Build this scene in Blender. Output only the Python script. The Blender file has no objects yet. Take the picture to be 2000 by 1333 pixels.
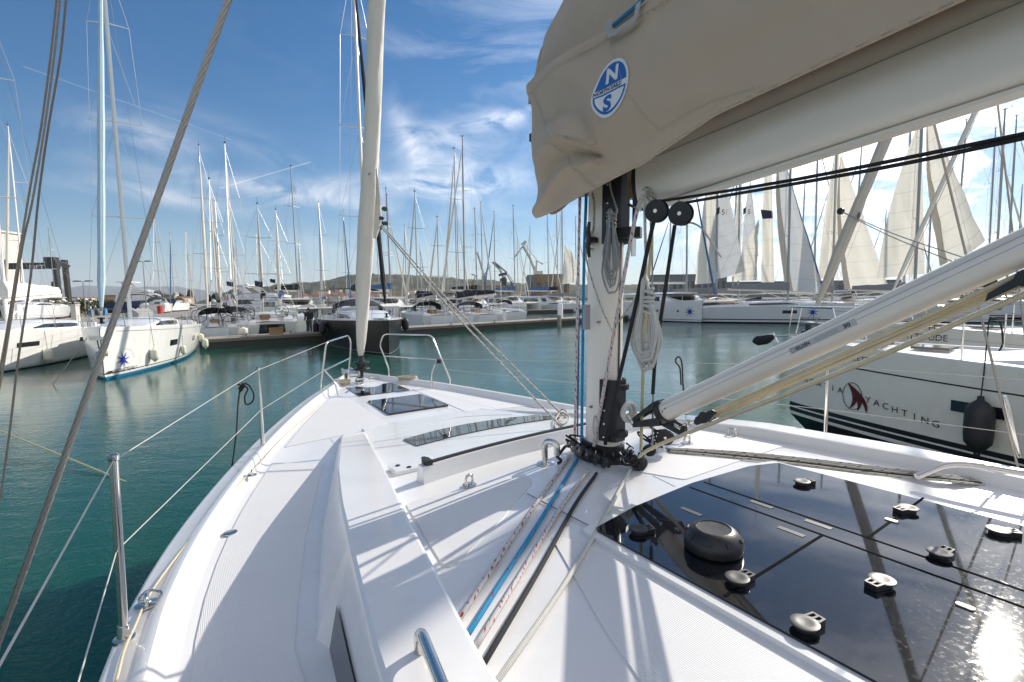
import bpy, bmesh, math, random
from mathutils import Vector, Matrix, Euler
import mathutils
R = math.radians
random.seed(7)
SC = bpy.context.scene
COL = SC.collection
# ------------------------------------------------------------------ survey of the place
F = 944.4; CZ = 2.75; PITCH = R(5.05); ROLL = R(0.8)
fw = Vector((0, math.cos(PITCH), -math.sin(PITCH))); up0 = Vector((0, math.sin(PITCH), math.cos(PITCH))); rt0 = Vector((1, 0, 0))
rt = math.cos(ROLL)*rt0 - math.sin(ROLL)*up0; up = math.cos(ROLL)*up0 + math.sin(ROLL)*rt0
def ray(x, y): return fw + rt*((x-1000)/F) - up*((y-666.5)/F)
EYE = Vector((0, 0, CZ))
def atz(x, y, z):
    d = ray(x, y); return EYE + d*((z-CZ)/d.z)
def atd(x, y, D):
    d = ray(x, y); return EYE + d*(D/d.y)
HD = R(34.5); U = Vector((-math.sin(HD), math.cos(HD), 0)); V = Vector((math.cos(HD), math.sin(HD), 0))
M0 = Vector((.49, 2.6, 0)); UP = Vector((0, 0, 1))
def W(u, v, z): return M0 + U*u + V*v + UP*z          # own yacht: u forward of the mast, v to starboard
def uvz(p):
    q = p - M0; return (q.dot(U), q.dot(V), p.z)
def atv(x, y, v):
    d = ray(x, y); t = (v + M0.dot(V))/d.dot(V); return EYE + d*t
def atu(x, y, u):
    d = ray(x, y); t = (u + M0.dot(U))/d.dot(U); return EYE + d*t
def lerp(a, b, t): return a + (b-a)*t
def tab(T, x):
    if x <= T[0][0]: return T[0][1]
    for (a, p), (b, q) in zip(T, T[1:]):
        if x <= b: return p + (q-p)*(x-a)/(b-a)
    return T[-1][1]
def smooth(t): t = max(0, min(1, t)); return t*t*(3-2*t)
# ------------------------------------------------------------------ mesh building
def off(p):
    m = Matrix.Identity(4)
    while p is not None:
        m = Matrix.LocRotScale(p.location, p.rotation_euler, p.scale) @ m; p = p.parent
    return m.inverted()
class MB:
    def __init__(s): s.v = []; s.f = []; s.m = []; s.uv = []
    def add(s, vs, fs, mi=0, uvs=None):
        n = len(s.v); s.v += [Vector(a) for a in vs]
        for k, f in enumerate(fs):
            s.f.append([n+i for i in f]); s.m.append(mi); s.uv.append(uvs[k] if uvs else [(0, 0)]*len(f))
        return s
    def box(s, c, sz, rz=0, M=None, mi=0):
        hx, hy, hz = [a/2 for a in sz]; Mx = Matrix.Translation(Vector(c)) @ (M if M else Matrix.Rotation(rz, 4, 'Z'))
        P = [Mx @ Vector((x*hx, y*hy, z*hz)) for x in (-1, 1) for y in (-1, 1) for z in (-1, 1)]
        return s.add(P, [(0, 1, 3, 2), (4, 6, 7, 5), (0, 4, 5, 1), (2, 3, 7, 6), (0, 2, 6, 4), (1, 5, 7, 3)], mi)
    def tube(s, pts, r, seg=8, mi=0, cap=True, flat=1.0, up=None, v0=0.0):
        pts = [Vector(p) for p in pts]; n = len(pts)
        if n < 2: return s
        rr = r if isinstance(r, (list, tuple)) else [r]*n
        T = []
        for i in range(n):
            a = pts[max(0, i-1)]; b = pts[min(n-1, i+1)]; d = b-a
            T.append(d.normalized() if d.length > 1e-9 else Vector((0, 0, 1)))
        nrm = (up if up else (Vector((0, 0, 1)) if abs(T[0].z) < .9 else Vector((1, 0, 0))))
        nrm = (nrm - T[0]*nrm.dot(T[0])).normalized()
        vs = []; L = v0; Ls = []
        for i in range(n):
            if i: 
                L += (pts[i]-pts[i-1]).length
                nrm = nrm - T[i]*nrm.dot(T[i]); nrm = nrm.normalized() if nrm.length > 1e-6 else T[i].orthogonal().normalized()
            Ls.append(L); bn = T[i].cross(nrm)
            for j in range(seg):
                a = 2*math.pi*j/seg; vs.append(pts[i] + nrm*(math.cos(a)*rr[i]) + bn*(math.sin(a)*rr[i]*flat))
        fs = []; uvs = []
        for i in range(n-1):
            for j in range(seg):
                k = (j+1) % seg; fs.append((i*seg+j, i*seg+k, (i+1)*seg+k, (i+1)*seg+j))
                uvs.append([(j/seg, Ls[i]), ((j+1)/seg, Ls[i]), ((j+1)/seg, Ls[i+1]), (j/seg, Ls[i+1])])
        if cap:
            fs.append(tuple(range(seg))[::-1]); uvs.append([(0, 0)]*seg)
            fs.append(tuple((n-1)*seg+j for j in range(seg))); uvs.append([(0, 0)]*seg)
        return s.add(vs, fs, mi, uvs)
    def rope(s, pts, r, seg=8, mi=0, n=6):
        return s.tube(cat(pts, n), r, seg, mi)
    def loft(s, secs, closed=False, mi=0, caps=False, mrow=None):
        n = len(secs[0]); vs = [p for c in secs for p in c]; fs = []
        base = len(s.v); s.v += [Vector(a) for a in vs]
        for i in range(len(secs)-1):
            for j in range(n if closed else n-1):
                k = (j+1) % n; s.f.append([base+i*n+j, base+(i+1)*n+j, base+(i+1)*n+k, base+i*n+k])
                s.m.append(mrow[j] if mrow else mi); s.uv.append([(i, j), (i+1, j), (i+1, j+1), (i, j+1)])
        if caps:
            for q in (0, len(secs)-1):
                s.f.append([base+q*n+j for j in range(n)]); s.m.append(mi); s.uv.append([(0, 0)]*n)
        return s
    def prism(s, poly, vec, mi=0):
        n = len(poly); P = [Vector(p) for p in poly]; Q = [p+Vector(vec) for p in P]
        return s.add(P+Q, [tuple(range(n))[::-1], tuple(range(n, 2*n))] + [(i, (i+1) % n, n+(i+1) % n, n+i) for i in range(n)], mi)
    def lathe(s, prof, c=(0, 0, 0), M=None, seg=16, mi=0):
        c = Vector(c); M3 = M if M else Matrix.Identity(3); vs = []
        for r, z in prof:
            for j in range(seg):
                a = 2*math.pi*j/seg; vs.append(c + M3 @ Vector((r*math.cos(a), r*math.sin(a), z)))
        fs = [(i*seg+j, i*seg+(j+1) % seg, (i+1)*seg+(j+1) % seg, (i+1)*seg+j) for i in range(len(prof)-1) for j in range(seg)]
        fs += [tuple(range(seg))[::-1], tuple((len(prof)-1)*seg+j for j in range(seg))]
        return s.add(vs, fs, mi)
    def torus(s, c, R0, r, M=None, seg=20, seg2=8, mi=0):
        M3 = M if M else Matrix.Identity(3)
        pts = [Vector(c) + M3 @ Vector((R0*math.cos(2*math.pi*k/seg), R0*math.sin(2*math.pi*k/seg), 0)) for k in range(seg+1)]
        return s.tube(pts, r, seg2, mi, cap=False)
    def build(s, name, mats, parent=None, smooth=True, world=True, auto=40):
        me = bpy.data.meshes.new(name); o = bpy.data.objects.new(name, me); COL.objects.link(o)
        if parent is not None:
            d = off(parent); vs = [d @ p for p in s.v]; o.parent = parent
        elif world and s.v:
            lo = [min(p[i] for p in s.v) for i in range(3)]; hi = [max(p[i] for p in s.v) for i in range(3)]
            d = Vector(((lo[0]+hi[0])/2, (lo[1]+hi[1])/2, lo[2])); vs = [p-d for p in s.v]; o.location = d
        else: vs = s.v
        me.from_pydata([tuple(p) for p in vs], [], s.f)
        for m in (mats if isinstance(mats, (list, tuple)) else [mats]): me.materials.append(m)
        me.polygons.foreach_set('material_index', s.m)
        ul = me.uv_layers.new(name='UVMap'); flat = [c for f in s.uv for p in f for c in p]
        ul.data.foreach_set('uv', flat)
        if smooth:
            me.polygons.foreach_set('use_smooth', [True]*len(me.polygons))
            try: me.set_sharp_from_angle(angle=R(auto))
            except Exception: pass
        me.update(); return o
def cat(P, n=6):
    P = [Vector(p) for p in P]
    if len(P) < 3: return [P[0].lerp(P[-1], i/n) for i in range(n+1)] if len(P) == 2 else P
    out = []; Q = [P[0]*2-P[1]] + P + [P[-1]*2-P[-2]]
    for i in range(1, len(Q)-2):
        a, b, c, d = Q[i-1:i+3]
        for k in range(n):
            t = k/n; out.append(.5*((2*b)+(c-a)*t+(2*a-5*b+4*c-d)*t*t+(-a+3*b-3*c+d)*t**3))
    out.append(P[-1]); return out
def tag(o, label=None, category=None, group=None, kind=None):
    if label: o['label'] = label
    if category: o['category'] = category
    if group: o['group'] = group
    if kind: o['kind'] = kind
    return o
def empty(name, loc=(0, 0, 0), rz=0, label=None, category=None, group=None):
    o = bpy.data.objects.new(name, None); COL.objects.link(o); o.location = loc; o.rotation_euler = (0, 0, rz); o.empty_display_size = .2
    return tag(o, label, category, group)
def copy_tree(o, parent=None):
    c = o.copy(); COL.objects.link(c); c.parent = parent
    for ch in o.children: copy_tree(ch, c)
    return c
# ------------------------------------------------------------------ materials
def hexc(r, g, b): return tuple((c/255/12.92 if c/255 <= .04045 else ((c/255+.055)/1.055)**2.4) for c in (r, g, b)) + (1,)
class NT:
    def __init__(s, name, rough=.5, metal=0, col=(.5, .5, .5), **kw):
        s.mat = bpy.data.materials.new(name); s.mat.use_nodes = True; s.t = s.mat.node_tree; s.b = s.t.nodes['Principled BSDF']
        s.b.inputs['Roughness'].default_value = rough; s.b.inputs['Metallic'].default_value = metal
        s.b.inputs['Base Color'].default_value = tuple(col)[:3]+(1,)
        for k, v in kw.items(): s.b.inputs[k.replace('_', ' ')].default_value = v
    def n(s, typ, **kw):
        x = s.t.nodes.new('ShaderNode'+typ)
        for k, v in kw.items():
            if k in x.inputs.keys(): x.inputs[k].default_value = v
            else: setattr(x, k, v)
        return x
    def l(s, a, b): s.t.links.new(a, b); return s
    def math(s, op, a, b=None, c=None):
        x = s.t.nodes.new('ShaderNodeMath'); x.operation = op
        for i, q in enumerate((a, b, c)):
            if q is None: continue
            if isinstance(q, (int, float)): x.inputs[i].default_value = q
            else: s.t.links.new(q, x.inputs[i])
        return x.outputs[0]
    def coord(s, out='Object', scale=(1, 1, 1), rot=(0, 0, 0)):
        tc = s.n('TexCoord'); mp = s.n('Mapping'); mp.inputs['Scale'].default_value = scale; mp.inputs['Rotation'].default_value = rot
        s.l(tc.outputs[out], mp.inputs['Vector']); return mp.outputs[0]
    def noise(s, vec, scale, detail=4, rough=.55, **kw):
        x = s.n('TexNoise'); x.inputs['Scale'].default_value = scale; x.inputs['Detail'].default_value = detail; x.inputs['Roughness'].default_value = rough
        if vec is not None: s.l(vec, x.inputs['Vector'])
        return x.outputs['Fac']
    def ramp(s, fac, stops):
        x = s.n('ValToRGB'); e = x.color_ramp.elements
        while len(e) < len(stops): e.new(.5)
        for k, (p, c) in enumerate(stops):
            e[k].position = p; e[k].color = (tuple(c)[:3]+(1,)) if not isinstance(c, (int, float)) else (c, c, c, 1)
        s.l(fac, x.inputs[0]); return x.outputs[0]
    def mix(s, fac, a, b, typ='MIX'):
        x = s.n('Mix'); x.data_type = 'RGBA'; x.blend_type = typ
        for i, q in ((0, fac), (6, a), (7, b)):
            if isinstance(q, (int, float)): x.inputs[i].default_value = q
            elif isinstance(q, (tuple, list)): x.inputs[i].default_value = tuple(q)[:3]+(1,)
            else: s.l(q, x.inputs[i])
        return x.outputs[2]
    def base(s, c): s.l(c, s.b.inputs['Base Color']); return s
    def bump(s, h, dist=.01, strength=1.0):
        x = s.n('Bump'); x.inputs['Distance'].default_value = dist; x.inputs['Strength'].default_value = strength
        s.l(h, x.inputs['Height']); s.l(x.outputs[0], s.b.inputs['Normal']); return s
    def rough(s, r): s.l(r, s.b.inputs['Roughness']); return s
M = {}
def painted(name, col, rough=.35, var=.06, metal=0, scale=6, bump=0, **kw):
    t = NT(name, rough, metal, col, **kw); v = t.coord('Object'); f = t.noise(v, scale, 5)
    t.base(t.mix(f, tuple(c*(1-var) for c in col[:3]), tuple(min(1, c*(1+var)) for c in col[:3])))
    t.rough(t.math('MULTIPLY_ADD', f, .18, rough-.09))
    if bump: t.bump(t.noise(v, scale*4, 4), bump)
    M[name] = t.mat; return t.mat
def gelcoat(name, col, rough=.22):
    t = NT(name, rough, 0, col); v = t.coord('Object'); f = t.noise(v, 3.1, 6, .65); g = t.noise(v, 90, 3)
    st = t.ramp(t.noise(t.coord('Object', (1, 1, .5)), 1.7, 9, .72), [(.50, 0.), (.66, 1.)]); sp = t.ramp(t.noise(v, 38, 6, .8), [(.66, 0.), (.74, 1.)])
    c0 = t.mix(f, tuple(c*.95 for c in col), tuple(min(1, c*1.02) for c in col)); c0 = t.mix(t.math('MULTIPLY', st, .22), c0, tuple(c*q for c, q in zip(col, (.72, .68, .60)))); t.base(t.mix(t.math('MULTIPLY', sp, .22), c0, tuple(c*.55 for c in col)))
    t.rough(t.math('MULTIPLY_ADD', g, .16, rough-.06)); t.b.inputs['Coat Weight'].default_value = .3; t.b.inputs['Coat Roughness'].default_value = .08
    t.bump(t.noise(v, 5, 2), .0008, .5); M[name] = t.mat; return t.mat
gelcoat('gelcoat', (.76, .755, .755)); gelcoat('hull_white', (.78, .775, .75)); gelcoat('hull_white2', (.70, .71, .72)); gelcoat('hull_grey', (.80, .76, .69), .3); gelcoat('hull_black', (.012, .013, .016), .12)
gelcoat('hull_blue', (.02, .05, .12), .2); gelcoat('hull_cream', (.72, .69, .62))
painted('topside_black', (.006, .0065, .008), .3, .1); M['topside_black'].node_tree.nodes['Principled BSDF'].inputs['Specular IOR Level'].default_value = .3
def nonskid():
    t = NT('nonskid', .5, 0, (.78, .78, .79)); v = t.coord('Object', rot=(0, 0, -HD))
    a = t.n('SeparateXYZ'); t.l(v, a.inputs[0])
    p = 2*math.pi/.0085
    sx = t.math('SINE', t.math('MULTIPLY', t.math('ADD', a.outputs[0], a.outputs[1]), p*.7)); sy = t.math('SINE', t.math('MULTIPLY', t.math('SUBTRACT', a.outputs[0], a.outputs[1]), p*.7))
    h = t.math('MULTIPLY', sx, sy); h2 = t.math('SMOOTH_MIN', h, .35, .3)
    f = t.noise(t.coord('Object'), 2.3, 6, .7)
    t.base(t.mix(t.math('MULTIPLY_ADD', f, .8, t.math('MULTIPLY', h, -.12)), (.76, .755, .755), (.66, .655, .66)))
    t.bump(h2, .0007, 1); M['nonskid'] = t.mat
nonskid()
painted('white_plastic', (.78, .78, .77), .4); painted('cream_plastic', (.62, .60, .55), .5); painted('black_plastic', (.018, .018, .019), .40, .35, scale=40, bump=.0006)
painted('black_rubber', (.02, .021, .023), .55, .25, scale=20); painted('dark_stripe', (.014, .017, .022), .3); painted('charcoal', (.045, .047, .05), .5)
painted('blue_dark', (.015, .03, .12), .4); painted('star_blue', (.012, .03, .32), .4); painted('boot_blue', (.02, .18, .36), .5); painted('boot_navy', (.01, .014, .05), .5)
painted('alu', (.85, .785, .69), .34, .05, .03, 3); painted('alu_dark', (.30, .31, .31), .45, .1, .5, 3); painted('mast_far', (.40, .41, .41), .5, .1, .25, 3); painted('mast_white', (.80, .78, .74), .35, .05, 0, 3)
painted('mast_grey', (.16, .17, .18), .5, .1, .2, 3); painted('fitting_grey', (.06, .06, .06), .45, .1, 0, 30); painted('wood', (.30, .18, .09), .6, .3, scale=12)
painted('red_paint', (.45, .02, .02), .4); painted('turquoise', (.1, .55, .5), .5); painted('navy_canvas', (.012, .014, .022), .8, .3); painted('blue_canvas', (.06, .14, .30), .8, .2); painted('ltblue_canvas', (.30, .46, .60), .75, .12); painted('grey_canvas', (.26, .26, .26), .85, .2)
painted('fender_white', (.74, .70, .58), .45, .1, scale=9); painted('logo_red', (.085, .006, .010), .45); painted('logo_green', (.01, .09, .06), .5); painted('logo_blue', (.02, .13, .42), .45); painted('ink', (.02, .02, .025), .5); painted('ink_grey', (.33, .33, .34), .5); painted('label_grey', (.50, .50, .49), .45)
painted('cream_cushion', (.66, .60, .50), .8); painted('skin', (.42, .25, .17), .6); painted('cloth_dark', (.02, .022, .03), .9)
def metal(name, col, rough, sc=30):
    t = NT(name, rough, 1, col); v = t.coord('Object'); f = t.noise(v, sc, 4)
    t.rough(t.math('MULTIPLY_ADD', f, .12, rough-.05)); t.base(t.mix(t.noise(v, 7, 3), tuple(c*.88 for c in col), col)); M[name] = t.mat
metal('steel', (.74, .71, .66), .13); metal('steel_wire', (.42, .385, .35), .38)
def wire_mat():
    t = NT('shroud_wire', .33, 1, (.50, .47, .44)); v = t.coord('UV'); a = t.n('SeparateXYZ'); t.l(v, a.inputs[0])
    w = t.math('SINE', t.math('MULTIPLY', t.math('ADD', t.math('MULTIPLY', a.outputs[0], 12), t.math('MULTIPLY', a.outputs[1], 75)), 2*math.pi))
    t.base(t.ramp(t.math('MULTIPLY_ADD', w, .5, .5), [(0, (.05, .045, .04)), (.35, (.36, .34, .32)), (1, (.55, .53, .50))])); M['shroud_wire'] = t.mat
wire_mat()
def glassm(name, col, rough, scr=.0):
    t = NT(name, rough, 0, col); t.b.inputs['IOR'].default_value = 1.52; t.b.inputs['Specular IOR Level'].default_value = .75
    t.b.inputs['Coat Weight'].default_value = .022; t.b.inputs['Coat Roughness'].default_value = .13
    v = t.coord('Object'); f = t.noise(v, 60, 6, .75)
    t.rough(t.ramp(f, [(0, rough), (.50, rough), (.75, rough+scr)])); t.base(t.ramp(t.noise(v, 260, 4, .8), [(0, col), (.60, col), (.70, tuple(min(1, c+.08*(scr > 0)) for c in col))]))
    M[name] = t.mat
glassm('glass_black', (.008, .009, .012), .03, .10); glassm('window_dark', (.012, .013, .016), .06)
def canvas():
    t = NT('canvas', .82, 0, (.30, .26, .225)); v = t.coord('Object'); f = t.noise(v, 2.2, 6, .65); g = t.noise(v, 700, 2)
    s2 = t.ramp(t.noise(v, 9, 5, .7), [(0, 0.), (.62, 0.), (.78, 1.)])
    c = t.mix(f, (.52, .395, .28), (.62, .475, .34)); c = t.mix(t.math('MULTIPLY', s2, .22), c, (.26, .22, .185)); c = t.mix(t.math('MULTIPLY', g, .25), c, (.28, .24, .20))
    t.base(c); h = t.math('ADD', t.math('MULTIPLY', g, .06), t.math('MULTIPLY', t.noise(v, 6, 4, .6), 1.0)); t.bump(h, .012, .7); t.b.inputs['Sheen Weight'].default_value = .15
    M['canvas'] = t.mat
canvas()
def sailcloth(name, a, b, tr=.25):
    t = NT(name, .7, 0, a); v = t.coord('Object'); f = t.noise(v, 1.1, 6, .6)
    t.base(t.mix(f, a, b)); t.bump(t.noise(v, 2.2, 5, .6), .05, .5)
    tl = t.n('BsdfTranslucent'); tl.inputs['Color'].default_value = tuple(a)+(1,); mx = t.n('MixShader'); mx.inputs[0].default_value = tr
    t.l(t.b.outputs[0], mx.inputs[1]); t.l(tl.outputs[0], mx.inputs[2]); t.l(mx.outputs[0], t.t.nodes['Material Output'].inputs['Surface']); M[name] = t.mat
sailcloth('sail', (.82, .79, .71), (.72, .68, .59), .38); sailcloth('sail_grey', (.66, .67, .68), (.58, .59, .60), .3); sailcloth('sail_fur', (.84, .80, .72), (.72, .67, .58), .1); sailcloth('sail_ltblue', (.52, .66, .74), (.40, .54, .64), .05)
sailcloth('sail_beige', (.66, .59, .50), (.55, .48, .40), .05)
def ropem(name, base, tr=None, fu=1, fv=18, duty=.25, tr2=None):
    t = NT(name, .75, 0, base); v = t.coord('UV'); a = t.n('SeparateXYZ'); t.l(v, a.inputs[0]); Uo, Vo = a.outputs[0], a.outputs[1]
    k = 2*math.pi
    jn = t.n('TexNoise'); jn.inputs['Scale'].default_value = 14; t.l(t.coord('Object'), jn.inputs['Vector']); Vj = t.math('ADD', Vo, t.math('MULTIPLY', jn.outputs['Fac'], .10))
    b1 = t.math('SINE', t.math('MULTIPLY', t.math('ADD', t.math('MULTIPLY', Uo, 6), t.math('MULTIPLY', Vo, 110)), k)); b2 = t.math('SINE', t.math('MULTIPLY', t.math('SUBTRACT', t.math('MULTIPLY', Uo, 6), t.math('MULTIPLY', Vo, 110)), k))
    h = t.math('MULTIPLY', b1, b2); f = t.noise(t.coord('Object'), 25, 4)
    c = t.mix(t.math('MULTIPLY_ADD', h, .25, t.math('MULTIPLY', f, .6)), base, tuple(q*.62 for q in base))
    if tr:
        x = t.math('FRACT', t.math('ADD', t.math('MULTIPLY', Vj, fv), t.math('MULTIPLY', Uo, fu)))
        y = t.math('FRACT', t.math('ADD', t.math('MULTIPLY', Uo, 3), t.math('MULTIPLY', Vo, 9)))
        msk = t.math('MULTIPLY', t.math('LESS_THAN', x, duty), t.math('LESS_THAN', y, .45)); c = t.mix(msk, c, tr)
    if tr2:
        x = t.math('FRACT', t.math('ADD', t.math('MULTIPLY', Vo, fv*.5), t.math('MULTIPLY', Uo, -2))); msk = t.math('LESS_THAN', x, .16); c = t.mix(msk, c, tr2)
    t.base(c); t.bump(h, .0012, .8); M[name] = t.mat
ropem('rope_red', (.72, .70, .66), (.42, .015, .03), 1, 26, .32); ropem('rope_red2', (.74, .71, .68), (.50, .03, .05), 2, 34, .25); ropem('rope_blue', (.01, .33, .62), (.30, .02, .12), 2, 40, .18); ropem('rope_darkblue', (.012, .10, .32), (.1, .2, .4), 2, 30, .2)
ropem('rope_white', (.74, .72, .66)); ropem('rope_fleck', (.68, .63, .52), (.03, .03, .03), 1, 22, .16); ropem('rope_bw', (.64, .60, .52), (.02, .02, .02), 1, 20, .3); ropem('rope_black', (.022, .023, .025)); ropem('rope_grey', (.42, .42, .41)); ropem('rope_yellow', (.66, .61, .38), (.6, .5, .05), 1, 24, .3)
ropem('rope_tan', (.60, .51, .40)); ropem('rope_brown', (.48, .41, .34)); ropem('rope_cream', (.88, .74, .50))
# ------------------------------------------------------------------ camera, sun, sky
cam = bpy.data.cameras.new('camera'); co = bpy.data.objects.new('camera', cam); COL.objects.link(co); SC.camera = co
cam.sensor_width = 36; cam.lens = 36*F/2000; cam.clip_start = .02; cam.clip_end = 60000
co.matrix_world = Matrix.Translation(EYE) @ Matrix((rt, up, -fw)).transposed().to_4x4()
SUN_AZ, SUN_EL = R(46.4), R(28.8)
sd = Vector((math.sin(SUN_AZ)*math.cos(SUN_EL), math.cos(SUN_AZ)*math.cos(SUN_EL), math.sin(SUN_EL)))
sl = bpy.data.lights.new('sun', 'SUN'); sl.energy = 3.9; sl.angle = R(.53); sl.color = (1, .93, .82); so = bpy.data.objects.new('sun', sl); COL.objects.link(so)
so.rotation_euler = (-sd).to_track_quat('-Z', 'Y').to_euler(); so.location = sd*40
def world():
    w = bpy.data.worlds.new('World'); SC.world = w; w.use_nodes = True; nt = w.node_tree; T = NT.__new__(NT); T.t = nt
    bg = nt.nodes['Background']; sky = nt.nodes.new('ShaderNodeTexSky'); sky.sky_type = 'NISHITA'; sky.sun_disc = False
    sky.sun_elevation = SUN_EL; sky.sun_rotation = SUN_AZ; sky.air_density = 1.0; sky.dust_density = .15; sky.ozone_density = 3.0; sky.altitude = 0
    tc = T.n('TexCoord'); d = tc.outputs['Generated']
    sp = T.n('SeparateXYZ'); T.l(d, sp.inputs[0]); X, Y, Z = sp.outputs
    # cirrus: planar projection of the direction onto a high layer
    zc = T.math('MAXIMUM', Z, .03); px = T.math('DIVIDE', X, zc); py = T.math('DIVIDE', Y, zc)
    def blob(x, y, rx, ry, rot=0):
        q = ray(x, y).normalized(); r = Vector((q.y, -q.x, 0)).normalized(); u = r.cross(q)
        r2 = r*math.cos(rot)+u*math.sin(rot); u2 = u*math.cos(rot)-r*math.sin(rot)
        def dot(vv):
            a = T.n('VectorMath', operation='DOT_PRODUCT'); T.l(d, a.inputs[0]); a.inputs[1].default_value = vv; return a.outputs['Value']
        A = T.math('MULTIPLY', dot(r2), F/rx); B = T.math('MULTIPLY', dot(u2), F/ry); C = T.math('GREATER_THAN', dot(q), .2)
        e = T.math('ADD', T.math('MULTIPLY', A, A), T.math('MULTIPLY', B, B)); g = T.math('POWER', 2.718, T.math('MULTIPLY', e, -1))
        return T.math('MULTIPLY', g, C)
    def vec(sx, sy, sz, rot=(0, 0, 0), src=None):
        mp = T.n('Mapping'); mp.inputs['Scale'].default_value = (sx, sy, sz); mp.inputs['Rotation'].default_value = rot; T.l(src if src else d, mp.inputs['Vector']); return mp.outputs[0]
    n1 = T.n('TexNoise'); n1.inputs['Scale'].default_value = 2.6; n1.inputs['Detail'].default_value = 9; n1.inputs['Roughness'].default_value = .62; n1.inputs['Distortion'].default_value = .9; T.l(vec(1, 1, 3.6, (0, R(-14), 0)), n1.inputs['Vector'])
    n2 = T.n('TexNoise'); n2.inputs['Scale'].default_value = 7; n2.inputs['Detail'].default_value = 8; n2.inputs['Roughness'].default_value = .6; n2.inputs['Distortion'].default_value = 1.4; T.l(vec(1, 1, 2.2, (0, R(18), 0)), n2.inputs['Vector'])
    str1 = T.ramp(n1.outputs['Fac'], [(.44, 0.), (.78, 1.)]); str2 = T.ramp(n2.outputs['Fac'], [(.38, 0.), (.74, 1.)])
    S = None
    for (x, y, rx, ry, rot, amp, kind) in ((890, 340, 100, 58, R(-35), .62, 2), (820, 360, 200, 20, R(4), .75, 2), (800, 275, 20, 60, R(25), .5, 2), (975, 235, 75, 14, R(10), .9, 2), (270, 262, 70, 22, R(-8), .75, 2), (560, 375, 190, 16, R(-6), .8, 2),
            (520, 300, 110, 22, R(-22), .5, 1), (330, 385, 120, 16, R(-4), .6, 2), (820, 70, 200, 60, R(10), .22, 1), (620, 480, 380, 30, 0, .18, 1), (220, 560, 300, 16, 0, .35, 2),
            (1720, 350, 300, 150, R(-8), 1.8, 1), (1800, 240, 300, 50, R(12), 1.2, 2), (1600, 450, 200, 60, 0, .8, 2), (1900, 480, 220, 110, 0, 1.5, 1), (2300, 150, 400, 260, 0, 1.0, 1), (1700, -500, 600, 140, R(20), .5, 1)):  # last blob lies above the view, added for neutral fill light
        b = T.math('MULTIPLY', T.math('MULTIPLY', blob(x, y, rx, ry, rot), amp), str1 if kind == 1 else str2)
        S = b if S is None else T.math('ADD', S, b)
    # unseen bright cloud added overhead and behind the viewer to fill shaded sides
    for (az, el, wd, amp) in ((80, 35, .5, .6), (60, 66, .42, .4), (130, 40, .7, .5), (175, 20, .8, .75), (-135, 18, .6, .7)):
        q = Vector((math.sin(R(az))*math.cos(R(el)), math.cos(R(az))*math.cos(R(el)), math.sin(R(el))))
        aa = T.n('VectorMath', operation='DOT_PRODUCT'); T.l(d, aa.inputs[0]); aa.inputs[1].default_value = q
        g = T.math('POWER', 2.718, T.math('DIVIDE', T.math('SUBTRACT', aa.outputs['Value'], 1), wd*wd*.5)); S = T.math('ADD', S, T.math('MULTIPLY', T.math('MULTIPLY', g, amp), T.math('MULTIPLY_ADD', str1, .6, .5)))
    # two thin contrails
    for (a, b, wd, amp) in (((45, 130), (450, 272), .0007, .16), ((430, 368), (606, 317), .0008, .32)):
        p, q = ray(*a).normalized(), ray(*b).normalized(); nn = p.cross(q).normalized(); mid = (p+q).normalized(); half = p.dot(mid)
        def dot(vv):
            aa = T.n('VectorMath', operation='DOT_PRODUCT'); T.l(d, aa.inputs[0]); aa.inputs[1].default_value = vv; return aa.outputs['Value']
        k = T.math('POWER', 2.718, T.math('MULTIPLY', T.math('POWER', T.math('DIVIDE', dot(nn), wd), 2), -1)); m = T.math('GREATER_THAN', dot(mid), half)
        S = T.math('ADD', S, T.math('MULTIPLY', T.math('MULTIPLY', k, m), amp))
    f = T.math('MINIMUM', S, .95)
    hz = T.math('POWER', T.math('SUBTRACT', 1, T.math('MINIMUM', T.math('ABSOLUTE', Z), 1)), 14); 
    # cloud whiteness brightens towards the sun
    a = T.n('VectorMath', operation='DOT_PRODUCT'); T.l(d, a.inputs[0]); a.inputs[1].default_value = sd
    br = T.math('MULTIPLY_ADD', T.math('POWER', T.math('MAXIMUM', a.outputs['Value'], 0), 3), 9.0, 6.0)
    cc = T.n('CombineXYZ')
    for i, k in enumerate((1, 1.0, 1.03)): T.l(T.math('MULTIPLY', br, k), cc.inputs[i])
    hs = T.n('HueSaturation'); hs.inputs['Saturation'].default_value = 1.42; T.l(sky.outputs[0], hs.inputs['Color'])
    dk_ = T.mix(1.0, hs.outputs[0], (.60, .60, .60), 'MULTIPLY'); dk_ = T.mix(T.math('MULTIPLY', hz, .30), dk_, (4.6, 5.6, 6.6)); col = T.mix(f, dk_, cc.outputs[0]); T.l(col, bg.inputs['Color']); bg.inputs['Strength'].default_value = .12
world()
vs_ = SC.view_settings; vs_.view_transform = 'Standard'; vs_.look = 'None'; vs_.gamma = 1; vs_.exposure = .58
SC.render.engine = 'CYCLES'; SC.cycles.max_bounces = 10; SC.cycles.diffuse_bounces = 7; SC.cycles.use_denoising = True
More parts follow.
